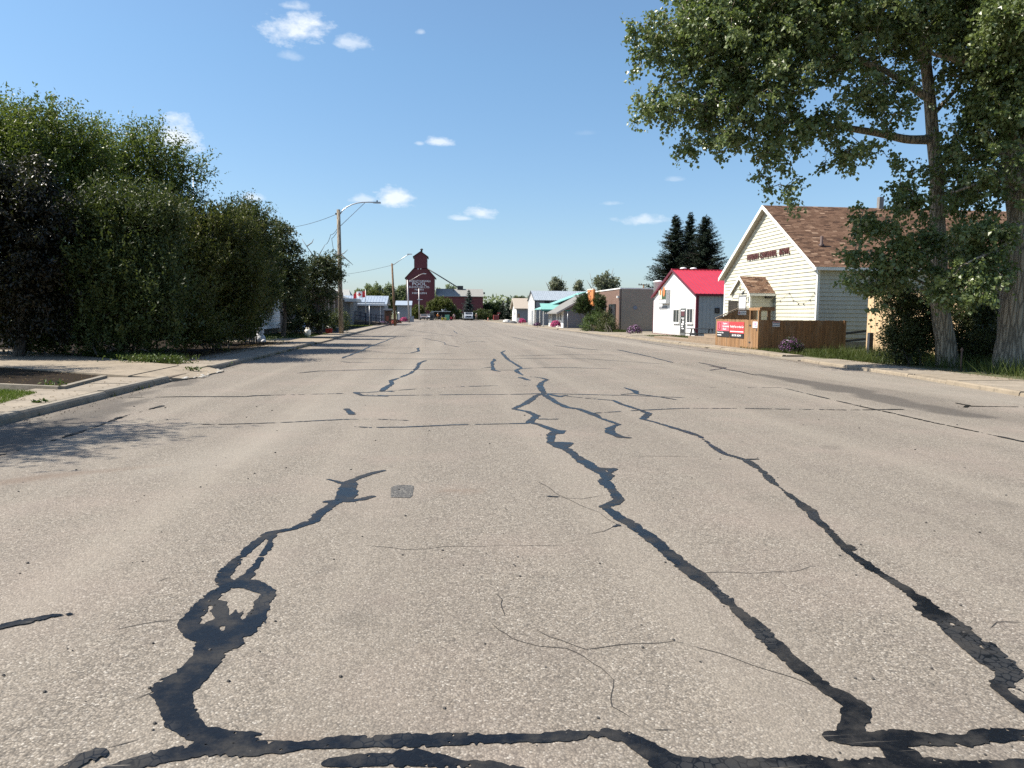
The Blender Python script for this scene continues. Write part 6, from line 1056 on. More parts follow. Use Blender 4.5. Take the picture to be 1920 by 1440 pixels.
# ---- flower mounds
PETAL = {k: leafmat('petals_'+k, a, b_, .25, .5, .2, c_) for k, a, b_, c_ in (('purple', (.07, .02, .08), (.19, .06, .2), (.55, .42, .55)), ('pink', (.35, .02, .12), (.55, .05, .2), (.65, .2, .35)), ('red', (.35, .02, .02), (.5, .05, .04), (.6, .25, .2)))}
LF_PET = leafmat('petunia_leaf', (.014, .024, .01), (.035, .05, .018), .12, .5, .3)
def flower_mound(label, c, rx, ry, rz, col, seed, nleaf=900, nfl=380, leaf=.05, fl=.05, group='mounds of petunias along the right pavement', pot=None):
    g = np.random.default_rng(seed); root = thing('flower_mound', label, 'flowers', c, group); c = np.array(c, float)
    def shell_(n, r0):
        d = unit(g.normal(size=(n, 3))); d[:, 2] = np.abs(d[:, 2])*1.0-.15*(g.random(n) < .35); lump = 1+.22*(fbm(d[:, 0]*3+seed, d[:, 1]*3+d[:, 2]*2, seed, 3)-.45)*2; return c+np.array([0, 0, rz*.3])+d*lump[:, None]*np.array([rx, ry, rz*.78])*(r0+(1-r0)*g.random((n, 1))), d
    P, d = shell_(nleaf, .55); leaves('foliage', P, unit(d*.5+g.normal(size=P.shape)*.7), unit(d+g.normal(size=P.shape)*.5), leaf*(.7+.6*g.random(nleaf)), leaf*.6*np.ones(nleaf), LF_PET, root, g.random(nleaf))
    P, d = shell_(nfl, .93); leaves('blossom', P, unit(np.cross(d, g.normal(size=P.shape))), unit(d+g.normal(size=P.shape)*.25), fl*(.7+.6*g.random(nfl)), fl*np.ones(nfl), PETAL[col], root, g.random(nfl), .1)
    if pot: MB().lathe((c[0], c[1], 0), [(rx*.55, 0), (rx*.7, rz*.35), (rx*.66, rz*.36)], 12).build('pot', mat('flower_pot', (.05, .045, .04), .7), root)
    return root
q = G(1489, 663, .06); flower_mound('dark purple petunia mound on the grass before the wooden fence', (q[0], q[1]+.3, .02), .55, .5, .66, 'purple', 1, 3000, 330, .055, .055)
q = G(1190, 629, .06); flower_mound('purple and white petunia mound left of the red roofed building', (q[0], q[1], .02), .62, .5, .85, 'purple', 2, 900, 520, .07, .075)
q = G(1042, 616, .1); flower_mound('large bright pink petunia ball before the grey gabled shop', (q[0], q[1], .15), .62, .5, .8, 'pink', 3, 500, 620, .08, .1)
q = G(979, 608.5, .1); flower_mound('pink petunia ball before the beige roofed building', (q[0], q[1], .2), .55, .5, .8, 'pink', 4, 300, 350, .1, .13)
q = G(1007, 612, .1); flower_mound('pale purple flowers at the corner of the metal shed', (q[0], q[1], .05), .55, .4, .55, 'purple', 5, 300, 250, .1, .1)
# ---- grass and weeds
def blades(name, pts, h, wd, mat_, seed, lean=.35, parent=None):
    g = np.random.default_rng(seed); n = len(pts); P = np.asarray(pts); a = g.random(n)*2*math.pi; s = np.stack([np.cos(a), np.sin(a), 0*a], 1); H = (h*(.45+.9*g.random(n)))[:, None]
    tip = P+np.array([0, 0, 1])*H+g.normal(size=(n, 3))*lean*H*np.array([1, 1, .2]); V = np.stack([P-s*wd, P+s*wd, tip], 1).reshape(-1, 3); i = np.arange(n)*3
    o = mkobj(name, npmesh(name, V, np.stack([i, i+1, i+2], 1), mat_, attr={'rnd': np.repeat(np.clip(.6*fbm(P[:, 0]*1.5, P[:, 1]*1.5, seed)+.5*g.random(n), 0, 1), 3)}), parent); o['kind'] = 'stuff'; return o
def area(n, x0, x1, y0, y1, z, seed, dens=None):
    g = np.random.default_rng(seed); P = np.stack([g.uniform(x0, x1, n), g.uniform(y0, y1, n), np.full(n, z)], 1)
    if dens is not None: P = P[g.random(n) < np.clip(dens(P), 0, 1)]
    return P
blades('grass', area(26000, 14.8, 18.9, 25.5, 36.4, .05, 1, lambda P: .3+1.3*(fbm(P[:, 0]*.9, P[:, 1]*.9, 9)-.1)), .13, .012, GRASSM, 2)
blades('tall_grass', area(16000, 15.3, 19.2, 17, 30.5, .05, 3, lambda P: 1.8*(fbm(P[:, 0]*.8, P[:, 1]*.8, 12)-.22)*smooth(15.0, 15.9, P[:, 0])), .42, .012, GRASSM, 4, .45)
def tri_pts(n, poly, z, seed):
    g = np.random.default_rng(seed); p = np.array([q[:2] for q in poly]); out = []
    for i in range(1, len(p)-1):
        a, b_ = p[i]-p[0], p[i+1]-p[0]; m = int(n*abs(a[0]*b_[1]-a[1]*b_[0])); u, v = g.random(m), g.random(m); f = u+v > 1; u[f], v[f] = 1-u[f], 1-v[f]; out.append(p[0]+u[:, None]*a+v[:, None]*b_)
    o = np.vstack(out); return np.c_[o, np.full(len(o), z)]
blades('grass', tri_pts(1200, [G(70, 738, .1), G(0, 760, .1), G(-120, 790, .1), G(-150, 728, .1), G(0, 733, .1)], .1, 5), .06, .008, leafmat('lawn_blade', (.05, .09, .012), (.12, .17, .025), .25, .5, .25), 6)
blades('grass', area(7000, -14.8, -7.7, 47, 57, .07, 7), .1, .02, GRASSM, 8)
blades('grass', tri_pts(900, [G(335, 684, .1), G(250, 680, .1), G(160, 668, .1), G(160, 662, .1), G(340, 672, .1)], .06, 9), .2, .012, GRASSM, 10, .6)
blades('grass', area(5000, -11.2, -7.2, 88, 97, .05, 11), .1, .04, leafmat('yellowish_lawn_blade', (.06, .08, .015), (.13, .15, .03), .2, .6, .2), 12)  # lighter, yellowish blades for the lawn farther down the street
blades('grass', area(5000, 15.3, 18, 70, 80, .05, 13), .2, .03, GRASSM, 14)
blades('grass', area(2500, 16, 18.9, 50, 58, .05, 15), .1, .03, GRASSM, 16)
blades('grass', (lambda P: P[fbm(P[:, 1]*1.3, P[:, 1]*0, 71, 3) > .54])(np.c_[rng.normal(KL+.03, .03, 1400), rng.random(1400)*36+5, np.zeros(1400)]), .09, .008, GRASSM, 31, .6)
blades('grass', (lambda P: P[fbm(P[:, 1]*1.1, P[:, 1]*0, 73, 3) > .5])(np.c_[rng.normal(14.85, .07, 2500), rng.random(2500)*22+10, np.full(2500, .06)]), .16, .01, GRASSM, 32, .6)
# broad leaved weeds at the foot of the hedge and in the pavement joints
def weed(label, c, rx, ry, h, n, seed, cat='weed'):
    g = np.random.default_rng(seed); r = thing('weed_clump', label, cat, c, 'weeds along the left pavement'); P = np.array(c)+np.stack([g.normal(size=n)*rx*.5, g.normal(size=n)*ry*.5, g.random(n)*h], 1)
    leaves('foliage', P, unit(g.normal(size=(n, 3))+np.array([0, 0, .3])), unit(g.normal(size=(n, 3))*.5+np.array([0, 0, 1])), .07*(.6+.8*g.random(n)), .05*np.ones(n), LF_WEED, r, g.random(n)); return r
for i, (px, py, rx, h, n, lb) in enumerate(((182, 669, .8, .3, 420, 'pale broad leaved weeds under the hedge at the driveway edge'), (290, 682, 1.1, .25, 500, 'bright green weeds at the corner of driveway and pavement'), (362, 694, .2, .06, 50, 'small weed growing in the crumbled driveway apron'), (72, 757, .12, .05, 40, 'small weed in the near pavement joint'), (100, 728, .2, .12, 60, 'weeds at the corner of the concrete edging'), (500, 640, .9, .25, 260, 'weeds along the path of the white house'))):
    q = G(px, py, .1); weed(lb, (q[0], q[1], .1), rx, .5*rx if i not in (0, 1) else .35, h, n, 200+i)
# leaf litter and twigs on the soil strip, pavement edges and mulch
g_ = np.random.default_rng(77)
P = np.vstack([area(3500, -8.4, -7.0, 22, 40, .125, 21), area(500, 14.2, 15.2, 16, 26, .1, 22), np.c_[tri_pts(12, bp, .13, 23)], area(700, 15, 18, 17, 30, .07, 24), area(160, -7.4, -6.2, 5, 17, .125, 25)])
n = len(P); i = np.arange(n)*4; d = unit(g_.normal(size=(n, 3))*np.array([1, 1, .2])); s_ = np.cross(d, [0, 0, 1.]); V = np.stack([P, P+d*.025+s_*.012+np.array([0, 0, .006]), P+d*.05, P+d*.025-s_*.012+np.array([0, 0, .008])], 1).reshape(-1, 3)
o_ = mkobj('leaf_litter', npmesh('leaf_litter', V, np.stack([i, i+1, i+2, i+3], 1), leafmat('dry_leaf', (.08, .05, .025), (.2, .14, .07), .1, .8, .1), attr={'rnd': np.repeat(g_.random(n), 4)})); o_['kind'] = 'stuff'
# ------------------------------------------------------------------ poles, lamps, wires
POLEW = barkmat('weathered_pole_wood', (.27, .225, .17), 1.5); POLEB = barkmat('brown_pole_wood', (.2, .12, .065), 1.5); STEEL = mat('pole_steel', (.4, .37, .36), .5, .1, metal=.4)
PG = 'street lights along the left kerb'
b0 = G(640, 628); Y1_ = b0[1]
p1 = thing('street_light', 'nearest wooden light pole with long curved arm, beside crabapple tree', 'street light', (b0[0], Y1_, 0), PG)
top = AY(634.5, 393, Y1_); MB().tube([(b0[0], Y1_, -.1), top*.5+np.array([b0[0], Y1_, 0])*.5, top], [.175, .15, .125], 14).build('pole', POLEW, p1)
MB().tube([AY(x, y, Y1_) for x, y in ((637, 402), (642, 395), (650, 388.5), (660, 383.5), (670, 380.6), (680, 379.3), (692, 379), (703, 379.6))], .04, 8).build('arm', GALV, p1); MB().tube([AY(638, 424, Y1_), AY(684, 380.4, Y1_)], .02, 6).build('brace', GALV, p1)
h = AY(707, 379.8, Y1_); ld = MB().box(h[0]-.26, h[0]+.26, Y1_-.13, Y1_+.13, h[2]-.05, h[2]+.04).build('lamp_head', GALV, p1); MB().lathe((h[0], Y1_, h[2]+.042), [(.05, 0), (.05, .1), (.03, .12)], 8).build('photocell', DARK, ld)
b = MB(); q = AY(632, 401, Y1_); b.box(q[0]-.12, q[0]+.02, Y1_-.05, Y1_+.05, q[2]-.06, q[2]+.06); b.build('insulator', DARK, p1)
def wire(label, pts, r, sag, name='overhead_wire'):
    w_ = thing(name, label, 'wire', pts[0]); P = []
    for a, c in zip(pts[:-1], pts[1:]):
        for i in range(12): t = i/12; P.append(np.array(a)+(np.array(c)-np.array(a))*t+np.array([0, 0, -sag*4*t*(1-t)]))
    P.append(np.array(pts[-1])); MB().tube(P, r, 5).build('cable', DARK, w_); return w_
wire('cable from the nearest light pole running left above the trees', [AY(632, 401, Y1_), AY(540, 427, Y1_+8), AY(300, 470, Y1_+30)], .016, .15)
wire('service cable dropping from the nearest pole into the crabapple', [AY(634, 425, Y1_), AY(620, 440, Y1_+1.5), AY(611, 458, Y1_+3)], .018, .15); wire('looped cable hanging from the nearest pole', [AY(634, 430, Y1_), AY(622, 447, Y1_+.8), AY(626, 470, Y1_+.5)], .018, .1)
MB().tube([AY(634, 590, Y1_), G(624, 623)], .012, 5).build('guy_wire', GALV, p1)
b0 = AY(741, 608.5, 100); p2 = thing('street_light', 'second brown wooden light pole leaning slightly left with straight arm', 'street light', (b0[0], 100, 0), PG); MB().tube([(b0[0], 100, -.1), AY(735, 494, 100)], [.16, .11], 12).build('pole', POLEB, p2)
MB().tube([AY(737, 497, 100), AY(764, 478, 100), AY(768, 477, 100)], .045, 6).build('arm', GALV, p2); h = AY(768, 476.5, 100); MB().box(h[0]-.3, h[0]+.32, 99.85, 100.15, h[2]-.06, h[2]+.05).build('lamp_head', WHITE, p2); wire('thin cable running left from the second light pole', [AY(735, 497, 100), AY(650, 514, 112), AY(560, 530, 125)], .02, .1)
b0 = AY(767, 605, 138); p3 = thing('street_light', 'third light pole, pale and thin in front of the elevator lettering', 'street light', (b0[0], 138, 0), PG); MB().tube([(b0[0], 138, -.1), AY(764, 525, 138)], [.16, .12], 10).build('pole', STEEL, p3)
MB().tube([AY(766, 528, 138), AY(790, 514, 138), AY(794, 513.4, 138)], .05, 6).build('arm', STEEL, p3); h = AY(796, 513.2, 138); MB().box(h[0]-.35, h[0]+.3, 137.8, 138.2, h[2]-.06, h[2]+.06).build('lamp_head', WHITE, p3)
b0 = AY(786, 602, 195); p4_ = thing('utility_pole', 'thin grey pole with short cross arm before the elevator wall', 'utility pole', (b0[0], 195, 0)); MB().tube([(b0[0], 195, -.1), AY(785.5, 541, 195)], [.16, .12], 8).build('pole', STEEL, p4_); q = AY(787.5, 561.7, 195); box('cross_arm', WHITE, p4_, q[0]-.65, q[0]+.65, 194.9, 195.1, q[2]-.06, q[2]+.08)
q = AY(1207, 533, 112); up = thing('utility_pole', 'T shaped utility pole top rising behind the brick building', 'utility pole', (q[0], 112, 0)); MB().tube([(q[0], 112, -.1), (q[0], 112, q[2])], [.16, .12], 8).build('pole', POLEB, up); box('cross_arm', POLEB, up, q[0]-.85, q[0]+.85, 111.8, 111.88, q[2]-.16, q[2]-.04); box('cross_arm', POLEB, up, q[0]-.5, q[0]+.5, 111.8, 111.88, q[2]-.85, q[2]-.75)
b = MB()
for dx in (-.75, -.4, .4, .75): b.lathe((q[0]+dx, 111.84, q[2]-.03), [(.05, 0), (.07, .08), (.03, .16)], 6)
b.build('insulator', DARK, up)
# antenna mast behind the hedge
q = AY(362, 420, 36); am = thing('antenna_mast', 'thin antenna mast rising from the hedge beside the feathery elm', 'antenna', (q[0], 36, 0)); MB().tube([(q[0], 36, 0), AY(362, 318, 36)], [.03, .018], 6).build('mast', GALV, am); z_ = AY(362, 370, 36)[2]; MB().tube([(q[0]-.1, 36, z_), (q[0]+.38, 36, z_)], .01, 5).build('element', GALV, am); MB().tube([(q[0]-.15, 36, z_+1.2), (q[0]+.15, 36, z_+1.2)], .01, 5).build('element', GALV, am)
# flagpole with the Canadian flag
FYp = 98; q = AY(686, 603, FYp); fpole = thing('flagpole', 'white flagpole with dark lower part in front of the grey building', 'flagpole', (q[0], FYp, 0)); t_ = AY(685.3, 543.5, FYp); mz = AY(686, 587, FYp)[2]; MB().tube([(q[0], FYp, 0), (q[0], FYp, mz)], .055, 8).build('base_sleeve', NAVY, fpole); MB().tube([(q[0], FYp, mz), (t_[0], FYp, t_[2])], [.05, .035], 8).lathe((t_[0], FYp, t_[2]), [(.03, 0), (.06, .04), (.02, .1)], 8).build('pole', WHITE, fpole)
fl = thing('flag', 'Canadian flag blowing left from the white flagpole', 'flag', (t_[0], FYp, t_[2]-.4)); FRED = mat('flag_red', (.55, .03, .035), .7); FWH = mat('flag_white', (.78, .77, .76), .7)
def flagpt(s, t): return np.array([t_[0]-.04-1.45*s, FYp+.16*math.sin(s*9+t)*s+.03, t_[2]-.1-.8*t*(1-.12*s)-.42*s*s-.06*math.sin(s*7)])
for nm, s0, s1, m in (('red_bar', 0, .25, FRED), ('white_field', .25, .75, FWH), ('red_bar', .75, 1, FRED)):
    b = MB(); k = 8
    vs_ = [flagpt(s0+(s1-s0)*i/k, j/4) for j in range(5) for i in range(k+1)]; b.add(vs_, [[j*(k+1)+i, j*(k+1)+i+1, (j+1)*(k+1)+i+1, (j+1)*(k+1)+i] for j in range(4) for i in range(k)], True); b.build(nm, m, fl)
leaf_ = [(0, -.42), (.06, -.2), (.14, -.25), (.11, -.02), (.22, -.12), (.24, -.05), (.34, -.08), (.3, .04), (.34, .08), (.16, .22), (.18, .28), (.02, .26), (.02, .42)]; leaf_ = leaf_+[(-x, y) for x, y in leaf_[::-1]]
b = MB(); c0 = flagpt(.5, .5); vs_ = [flagpt(.5+x*.5, .5+y*.85)+np.array([0, -.012, 0]) for x, y in leaf_]; b.add([c0+np.array([0, -.012, 0])]+vs_, [[0, i+1, (i+1) % len(vs_)+1] for i in range(len(vs_))]); b.build('maple_leaf', FRED, fl)
# signs, posts, board
q = AY(693, 612, 90); sp1 = thing('sign_post', 'thin pale sign post on the lawn before the grey building', 'post', (q[0], 90, 0)); MB().tube([(q[0], 90, -.05), AY(692.5, 573, 90)], .035, 6).build('post', GALV, sp1)
nb = thing('notice_board', 'dark roofed wooden notice board beside the second light pole', 'notice board', (AY(727, 605, 99)[0], 99, 0)); x0, x1 = AY(721, 600, 99)[0], AY(734, 600, 99)[0]; zt_ = AY(727, 581, 99)[2]
for x in (x0, x1-.12): box('post', POLEB, nb, x, x+.12, 98.95, 99.07, -.05, zt_-.05)
MB().prism([(x0-.15, 98.6, zt_-.1), (x1+.15, 98.6, zt_-.1), (x1+.15, 99, zt_+.1), (x0-.15, 99, zt_+.1)], (0, 0, .06)).build('roof', DARK, nb); box('panel', mat('brown_board', (.09, .05, .03), .7), nb, x0+.13, x1-.13, 98.98, 99.04, .5, zt_-.12); box('poster', mat('brick_red_poster', (.3, .09, .05), .7), nb, x0+.2, (x0+x1)/2+.1, 98.96, 98.978, .62, 1.25); box('lower_panel', DARK, nb, x0+.13, x1-.13, 98.98, 99.04, .1, .48)
q = AY(1064, 617, 86); ssn = thing('street_sign', 'green street name sign on a thin post before the grey shop', 'street sign', (q[0], 86, 0)); MB().tube([(q[0], 86, -.05), (q[0], 86, AY(1064, 583.5, 86)[2])], .035, 6).build('post', GALV, ssn); z_ = AY(1064, 582.5, 86)[2]; box('blade', mat('sign_green_plate', (.02, .16, .12), .5), ssn, q[0]-.26, q[0]+.26, 85.98, 86.02, z_-.06, z_+.06)
for px, ty, by, lb in ((1703, 640, 684, 'rusty steel fence stake in the weeds left of the slimmer trunk'), (1801, 652, 697, 'rusty steel fence stake between the two cottonwood trunks')): q = G(px, by, .05); sk = thing('fence_stake', lb, 'stake', (q[0], q[1], 0), 'steel stakes in the verge'); MB().tube([(q[0], q[1], -.05), (*q[:2], AY(px, ty, q[1])[2])], .022, 6).box(q[0]-.05, q[0]+.05, q[1]-.006, q[1]+.006, AY(px, ty+6, q[1])[2], AY(px, ty+2, q[1])[2]).build('stake', mat('rusty_steel', (.09, .055, .04), .8, .2, 10) if 'rusty_steel' not in MATS else MATS['rusty_steel'], sk)
# things at the left kerb
q = G(577, 631, .08); tk = thing('propane_tank', 'white propane tank standing on the pavement edge', 'propane tank', (q[0], q[1], .06)); TW = mat('tank_white', (.72, .70, .62), .4, .06, 6); c = (q[0], q[1], .08); r = .2
MB().lathe(c, [(r*.72, 0), (r*.72, .045)], 16).build('foot_ring', TW, tk); MB().lathe(c, [(r*.6, .046), (r*.93, .1), (r, .15), (r, .33), (r*.93, .4), (r*.55, .45), (r*.2, .465)], 20).build('body', TW, tk); b = MB()
for k in range(14):
    a0, a1 = (k*.29+.6), (k*.29+.89); b.prism([(c[0]+.115*math.cos(a0), c[1]+.115*math.sin(a0), c[2]+.45), (c[0]+.115*math.cos(a1), c[1]+.115*math.sin(a1), c[2]+.45), (c[0]+.105*math.cos(a1), c[1]+.105*math.sin(a1), c[2]+.45), (c[0]+.105*math.cos(a0), c[1]+.105*math.sin(a0), c[2]+.45)], (0, 0, .13 if k % 5 else .09))
b.build('collar', TW, tk); MB().lathe((c[0], c[1], c[2]+.466), [(.03, 0), (.03, .05), (.045, .055), (.045, .08)], 8).build('valve', mat('valve_brass', (.3, .22, .08), .4, metal=.7), tk); MB().tube([(c[0]-.17, c[1]-.12, c[2]+.3), (c[0], c[1]-.203, c[2]+.3), (c[0]+.17, c[1]-.12, c[2]+.3)], .004, 4).build('printed_band', GALV, tk)
def cooler(label, px, py, w_, d, h, col, lid):
    q = G(px, py, .1); cc = thing('cooler_box', label, 'cooler', (q[0], q[1], .08), 'cool boxes by the nearest light pole'); x, y, z = q[0], q[1], .1
    MB().prism([(x-w_/2*.9, y-d/2*.9, z), (x+w_/2*.9, y-d/2*.9, z), (x+w_/2, y-d/2, z+h), (x-w_/2, y-d/2, z+h)], (0, d, 0)).build('body', col, cc); MB().box(x-w_/2-.02, x+w_/2+.02, y-d/2-.02, y+d/2+.02, z+h+.002, z+h+.07).build('lid', lid, cc); MB().tube([(x-w_/2+.05, y-d/2-.03, z+h+.07), (x-w_/2+.06, y-d/2-.03, z+h+.14), (x+w_/2-.06, y-d/2-.03, z+h+.14), (x+w_/2-.05, y-d/2-.03, z+h+.07)], .015, 5).build('handle', lid, cc)
cooler('red cooler with white lid near the foot of the nearest pole', 617, 625, .48, .34, .36, mat('cooler_red', (.3, .015, .02), .45), WHITE); cooler('blue cooler with pale lid right beside the nearest pole', 629.5, 624.5, .5, .34, .38, mat('cooler_blue', (.02, .07, .17), .45), mat('cooler_lid_grey', (.35, .4, .45), .5))
q = G(488, 641, .08); wo_ = thing('garden_ornament', 'weathered white garden figurine half hidden at the hedge end', 'ornament', (q[0], q[1], .06)); b = MB(); b.lathe((q[0], q[1], .06), [(.2, 0), (.28, .12), (.24, .3), (.16, .38), (.2, .5), (.18, .66), (.1, .74), (.13, .84), (.12, .95), (.03, 1.02)], 14); b.build('figurine', mat('weathered_plaster', (.6, .6, .62), .8, .2, 12), wo_); MB().lathe((q[0]+.2, q[1]-.2, .06), [(.1, 0), (.14, .06), (.08, .14), (.02, .17)], 10).build('base_stone', MATS['weathered_plaster'], wo_)
# ---- flowers and clutter beyond the second pole
q = AY(757, 604, 116); flower_mound('bright pink flower ball beyond the second light pole', (q[0], 116, .25), .6, .5, .75, 'pink', 11, 250, 350, .1, .12, 'flower mounds along the left kerb'); q = AY(737, 606, 104); flower_mound('red flowers at the foot of the notice board', (q[0], 103.5, .1), .5, .4, .5, 'red', 12, 250, 260, .1, .1, 'flower mounds along the left kerb'); q = AY(720, 607, 99.5); flower_mound('dull purple flower bed at the end of the ramp', (q[0], 98.2, .05), .75, .5, .5, 'purple', 13, 300, 160, .1, .09, 'flower mounds along the left kerb'); q = AY(748, 604, 110); flower_mound('red and white flowers just right of the second pole', (q[0], 108, .1), .45, .4, .6, 'red', 14, 220, 220, .1, .1, 'flower mounds along the left kerb')
q = AY(748, 600, 126); pw = thing('white_post', 'short white post with round cap beyond the second pole', 'post', (q[0], 126, 0)); MB().box(q[0]-.1, q[0]+.1, 125.9, 126.1, 0, 1.5).lathe((q[0], 126, 1.5), [(.15, 0), (.2, .1), (.15, .25), (.03, .3)], 10).build('post', WHITE, pw)
q = AY(770, 604, 146); wb = thing('low_wall', 'low grey wall beside the third light pole', 'wall', (q[0], 146, 0)); MB().box(q[0]-1.2, q[0]+.6, 145.8, 146.2, -.05, 1.1).build('wall', OW, wb)
# ------------------------------------------------------------------ the crew at the end of the street
TY = 190
def wheel(parent, c, r, w_, name='wheel'):
    o = MB().tube([np.array(c)-np.array([w_/2, 0, 0]), np.array(c)+np.array([w_/2, 0, 0])], r, 16).build(name, BLACK, parent); MB().tube([np.array(c)-np.array([w_/2+.01, 0, 0]), np.array(c)+np.array([w_/2+.01, 0, 0])], r*.55, 10).build('rim', GALV, o)
xc = AY(879, 600, TY)[0]; tr = thing('dump_truck', 'white pickup cab dump truck facing the camera at the street end', 'truck', (xc, TY, 0)); TWH = mat('truck_white', (.5, .53, .58), .3, .03)
MB().prism([(xc-1, TY, .55), (xc-1, TY, 1.25), (xc-1, TY+.9, 1.42), (xc-1, TY+1.35, 2.0), (xc-1, TY+3.0, 2.0), (xc-1, TY+3.0, .55)], (2, 0, 0)).build('cab', TWH, tr); MB().prism([(xc-.86, TY+.86, 1.45), (xc+.86, TY+.86, 1.45), (xc+.8, TY+1.3, 1.96), (xc-.8, TY+1.3, 1.96)], (0, -.03, .012)).build('windshield', GLASS, tr)
box('grille', DARK, tr, xc-.6, xc+.6, TY-.03, TY-.004, .78, 1.12); box('bumper', GALV, tr, xc-1.02, xc+1.02, TY-.18, TY-.032, .45, .68); box('emblem', GALV, tr, xc-.12, xc+.12, TY-.045, TY-.031, .9, 1.0)
for s in (-1, 1): box('headlight', mat('headlight_glass', (.55, .57, .6), .15) if s < 0 else MATS['headlight_glass'], tr, *sorted((xc+s*.65, xc+s*.97)), TY-.03, TY-.005, .84, 1.1); box('mirror', DARK, tr, *sorted((xc+s*1.04, xc+s*1.28)), TY+1.1, TY+1.2, 1.35, 1.75); wheel(tr, (xc+s*.85, TY+.8, .42), .42, .28); wheel(tr, (xc+s*.85, TY+4.6, .42), .42, .4)
MB().box(xc-1.15, xc+1.15, TY+3.2, TY+6.6, 1.0, 2.45).box(xc-1.2, xc+1.2, TY+1.6, TY+3.3, 2.46, 2.6).build('dump_box', mat('dump_box_black', (.02, .02, .022), .5), tr); box('side_panel', mat('pale_toolbox', (.5, .5, .45), .5), tr, xc-1.36, xc-1.17, TY+3.3, TY+4.6, .5, 1.5); MB().box(xc-.1, xc+.1, TY+2, TY+2.3, 2.61, 2.72).build('beacon', mat('beacon_amber', (.5, .4, .3), .3), tr)
# people: one continuous skinned body each
def person(label, x, y, z, h, top_c, leg_c, skin=(.35, .2, .14), bend=0.0, face=1, hat=None, arms=(.25, .25), sit=False):
    root = thing('person', label, 'person', (x, y, z), 'people at the street end'); k = h/1.75; me = bpy.data.meshes.new('body'); b = bmesh.new(); sk = b.verts.layers.skin.verify(); vs = {}
    lean = np.array([bend*face, -.1*abs(bend), 0]); hip = .92 if not sit else .5
    J = dict(pel=(0, 0, hip, .14), sp=(lean[0]*.3, 0, hip+.22, .135), ch=(lean[0]*.7, 0, hip+.45-.1*abs(bend), .15), nk=(lean[0]*1.0, -.02, hip+.58-.2*abs(bend), .06), hd=(lean[0]*1.1, -.05, hip+.68-.24*abs(bend), .085), ht=(lean[0]*1.15, -.05, hip+.81-.27*abs(bend), .08),
             la=(lean[0]*.8-.2, 0, hip+.5-.13*abs(bend), .06), le=(lean[0]-.27, -.08, hip+.24-.15*abs(bend), .045), lh=(lean[0]-.22-.1*arms[0], -.28*arms[0]-.05, hip+.02+.2*arms[0]-.2*abs(bend), .035), ra=(lean[0]*.8+.2, 0, hip+.5-.13*abs(bend), .06), re=(lean[0]+.27, -.08, hip+.24-.15*abs(bend), .045), rh=(lean[0]+.22+.1*arms[1], -.28*arms[1]-.05, hip+.02+.2*arms[1]-.2*abs(bend), .035),
             lt=(-.1, 0, hip-.08, .1), lk=(-.13, -.05 if not sit else -.42, .5 if not sit else .48, .07), lf=(-.14, .02 if not sit else -.4, .1, .05), lt2=(-.15, -.14 if not sit else -.55, .04, .045), rt=(.1, 0, hip-.08, .1), rk=(.14, -.09 if not sit else -.42, .5 if not sit else .48, .07), rf=(.15, .06 if not sit else -.4, .1, .05), rt2=(.16, -.1 if not sit else -.55, .04, .045))
    for n_, (a, c, d, r) in J.items(): v = b.verts.new((a*k, c*k, d*k)); v[sk].radius = (r*k, r*k); v[sk].use_root = n_ == 'pel'; vs[n_] = v
    for p, q in (('pel', 'sp'), ('sp', 'ch'), ('ch', 'nk'), ('nk', 'hd'), ('hd', 'ht'), ('ch', 'la'), ('la', 'le'), ('le', 'lh'), ('ch', 'ra'), ('ra', 're'), ('re', 'rh'), ('pel', 'lt'), ('lt', 'lk'), ('lk', 'lf'), ('lf', 'lt2'), ('pel', 'rt'), ('rt', 'rk'), ('rk', 'rf'), ('rf', 'rt2')): b.edges.new((vs[p], vs[q]))
    b.to_mesh(me); b.free(); t = NT('person_cloth'); sp = t.node('ShaderNodeSeparateXYZ'); t.l.new(t.node('ShaderNodeTexCoord').outputs['Object'], sp.inputs[0]); zz = t.math('DIVIDE', sp.outputs['Z'], 2.0)
    hz = (hip-.02)*k/2; nz_ = (hip+.57-.2*abs(bend))*k/2; t.set(Base_Color=t.ramp(zz, [(0, (.03, .03, .03)), (.04, leg_c), (hz, top_c), (nz_, skin)], 'CONSTANT'), Roughness=.8); me.materials.append(t.m)
    o = mkobj('body', me, root); ORG[o.name] = ORG[root.name]; m1 = o.modifiers.new('skin', 'SKIN'); m1.use_smooth_shade = True; m2 = o.modifiers.new('subd', 'SUBSURF'); m2.levels = 1; m2.render_levels = 1
    a, c, d, r = J['ht']; MB().lathe((x+a*k, y+c*k, z+(d-.1)*k), [(.1*k, 0), (.108*k, .07*k), (.07*k, .15*k), (.01, .17*k)], 10).build('hair' if hat is None else 'hat', mat('hair_dark', (.03, .02, .015), .7) if hat is None else hat, root); return root
HATW = mat('white_hat', (.7, .66, .6), .7); xp = AY(893, 600, 186)[0]; person('person in white hat, bare armed brown clothes, standing right of the white truck', xp, 186, 0, 1.75, (.32, .2, .14), (.12, .08, .06), bend=.0, hat=HATW, arms=(.9, .1))
xp = AY(821, 600, 188)[0]; person('person in an orange shirt at the left of the work gear', xp, 188, 0, 1.7, (.55, .17, .03), (.1, .07, .05), hat=HATW, arms=(.6, .9)); xp = AY(852, 600, 188)[0]; person('person in pale pink shirt with bare legs at the right of the work gear', xp, 188, 0, 1.72, (.5, .35, .33), (.33, .2, .15), bend=-.12); xp = AY(827, 598, 189)[0]; person('person in dark clothes sitting among the work gear', xp, 189, 0, 1.7, (.06, .06, .065), (.05, .05, .06), sit=True, bend=.15)
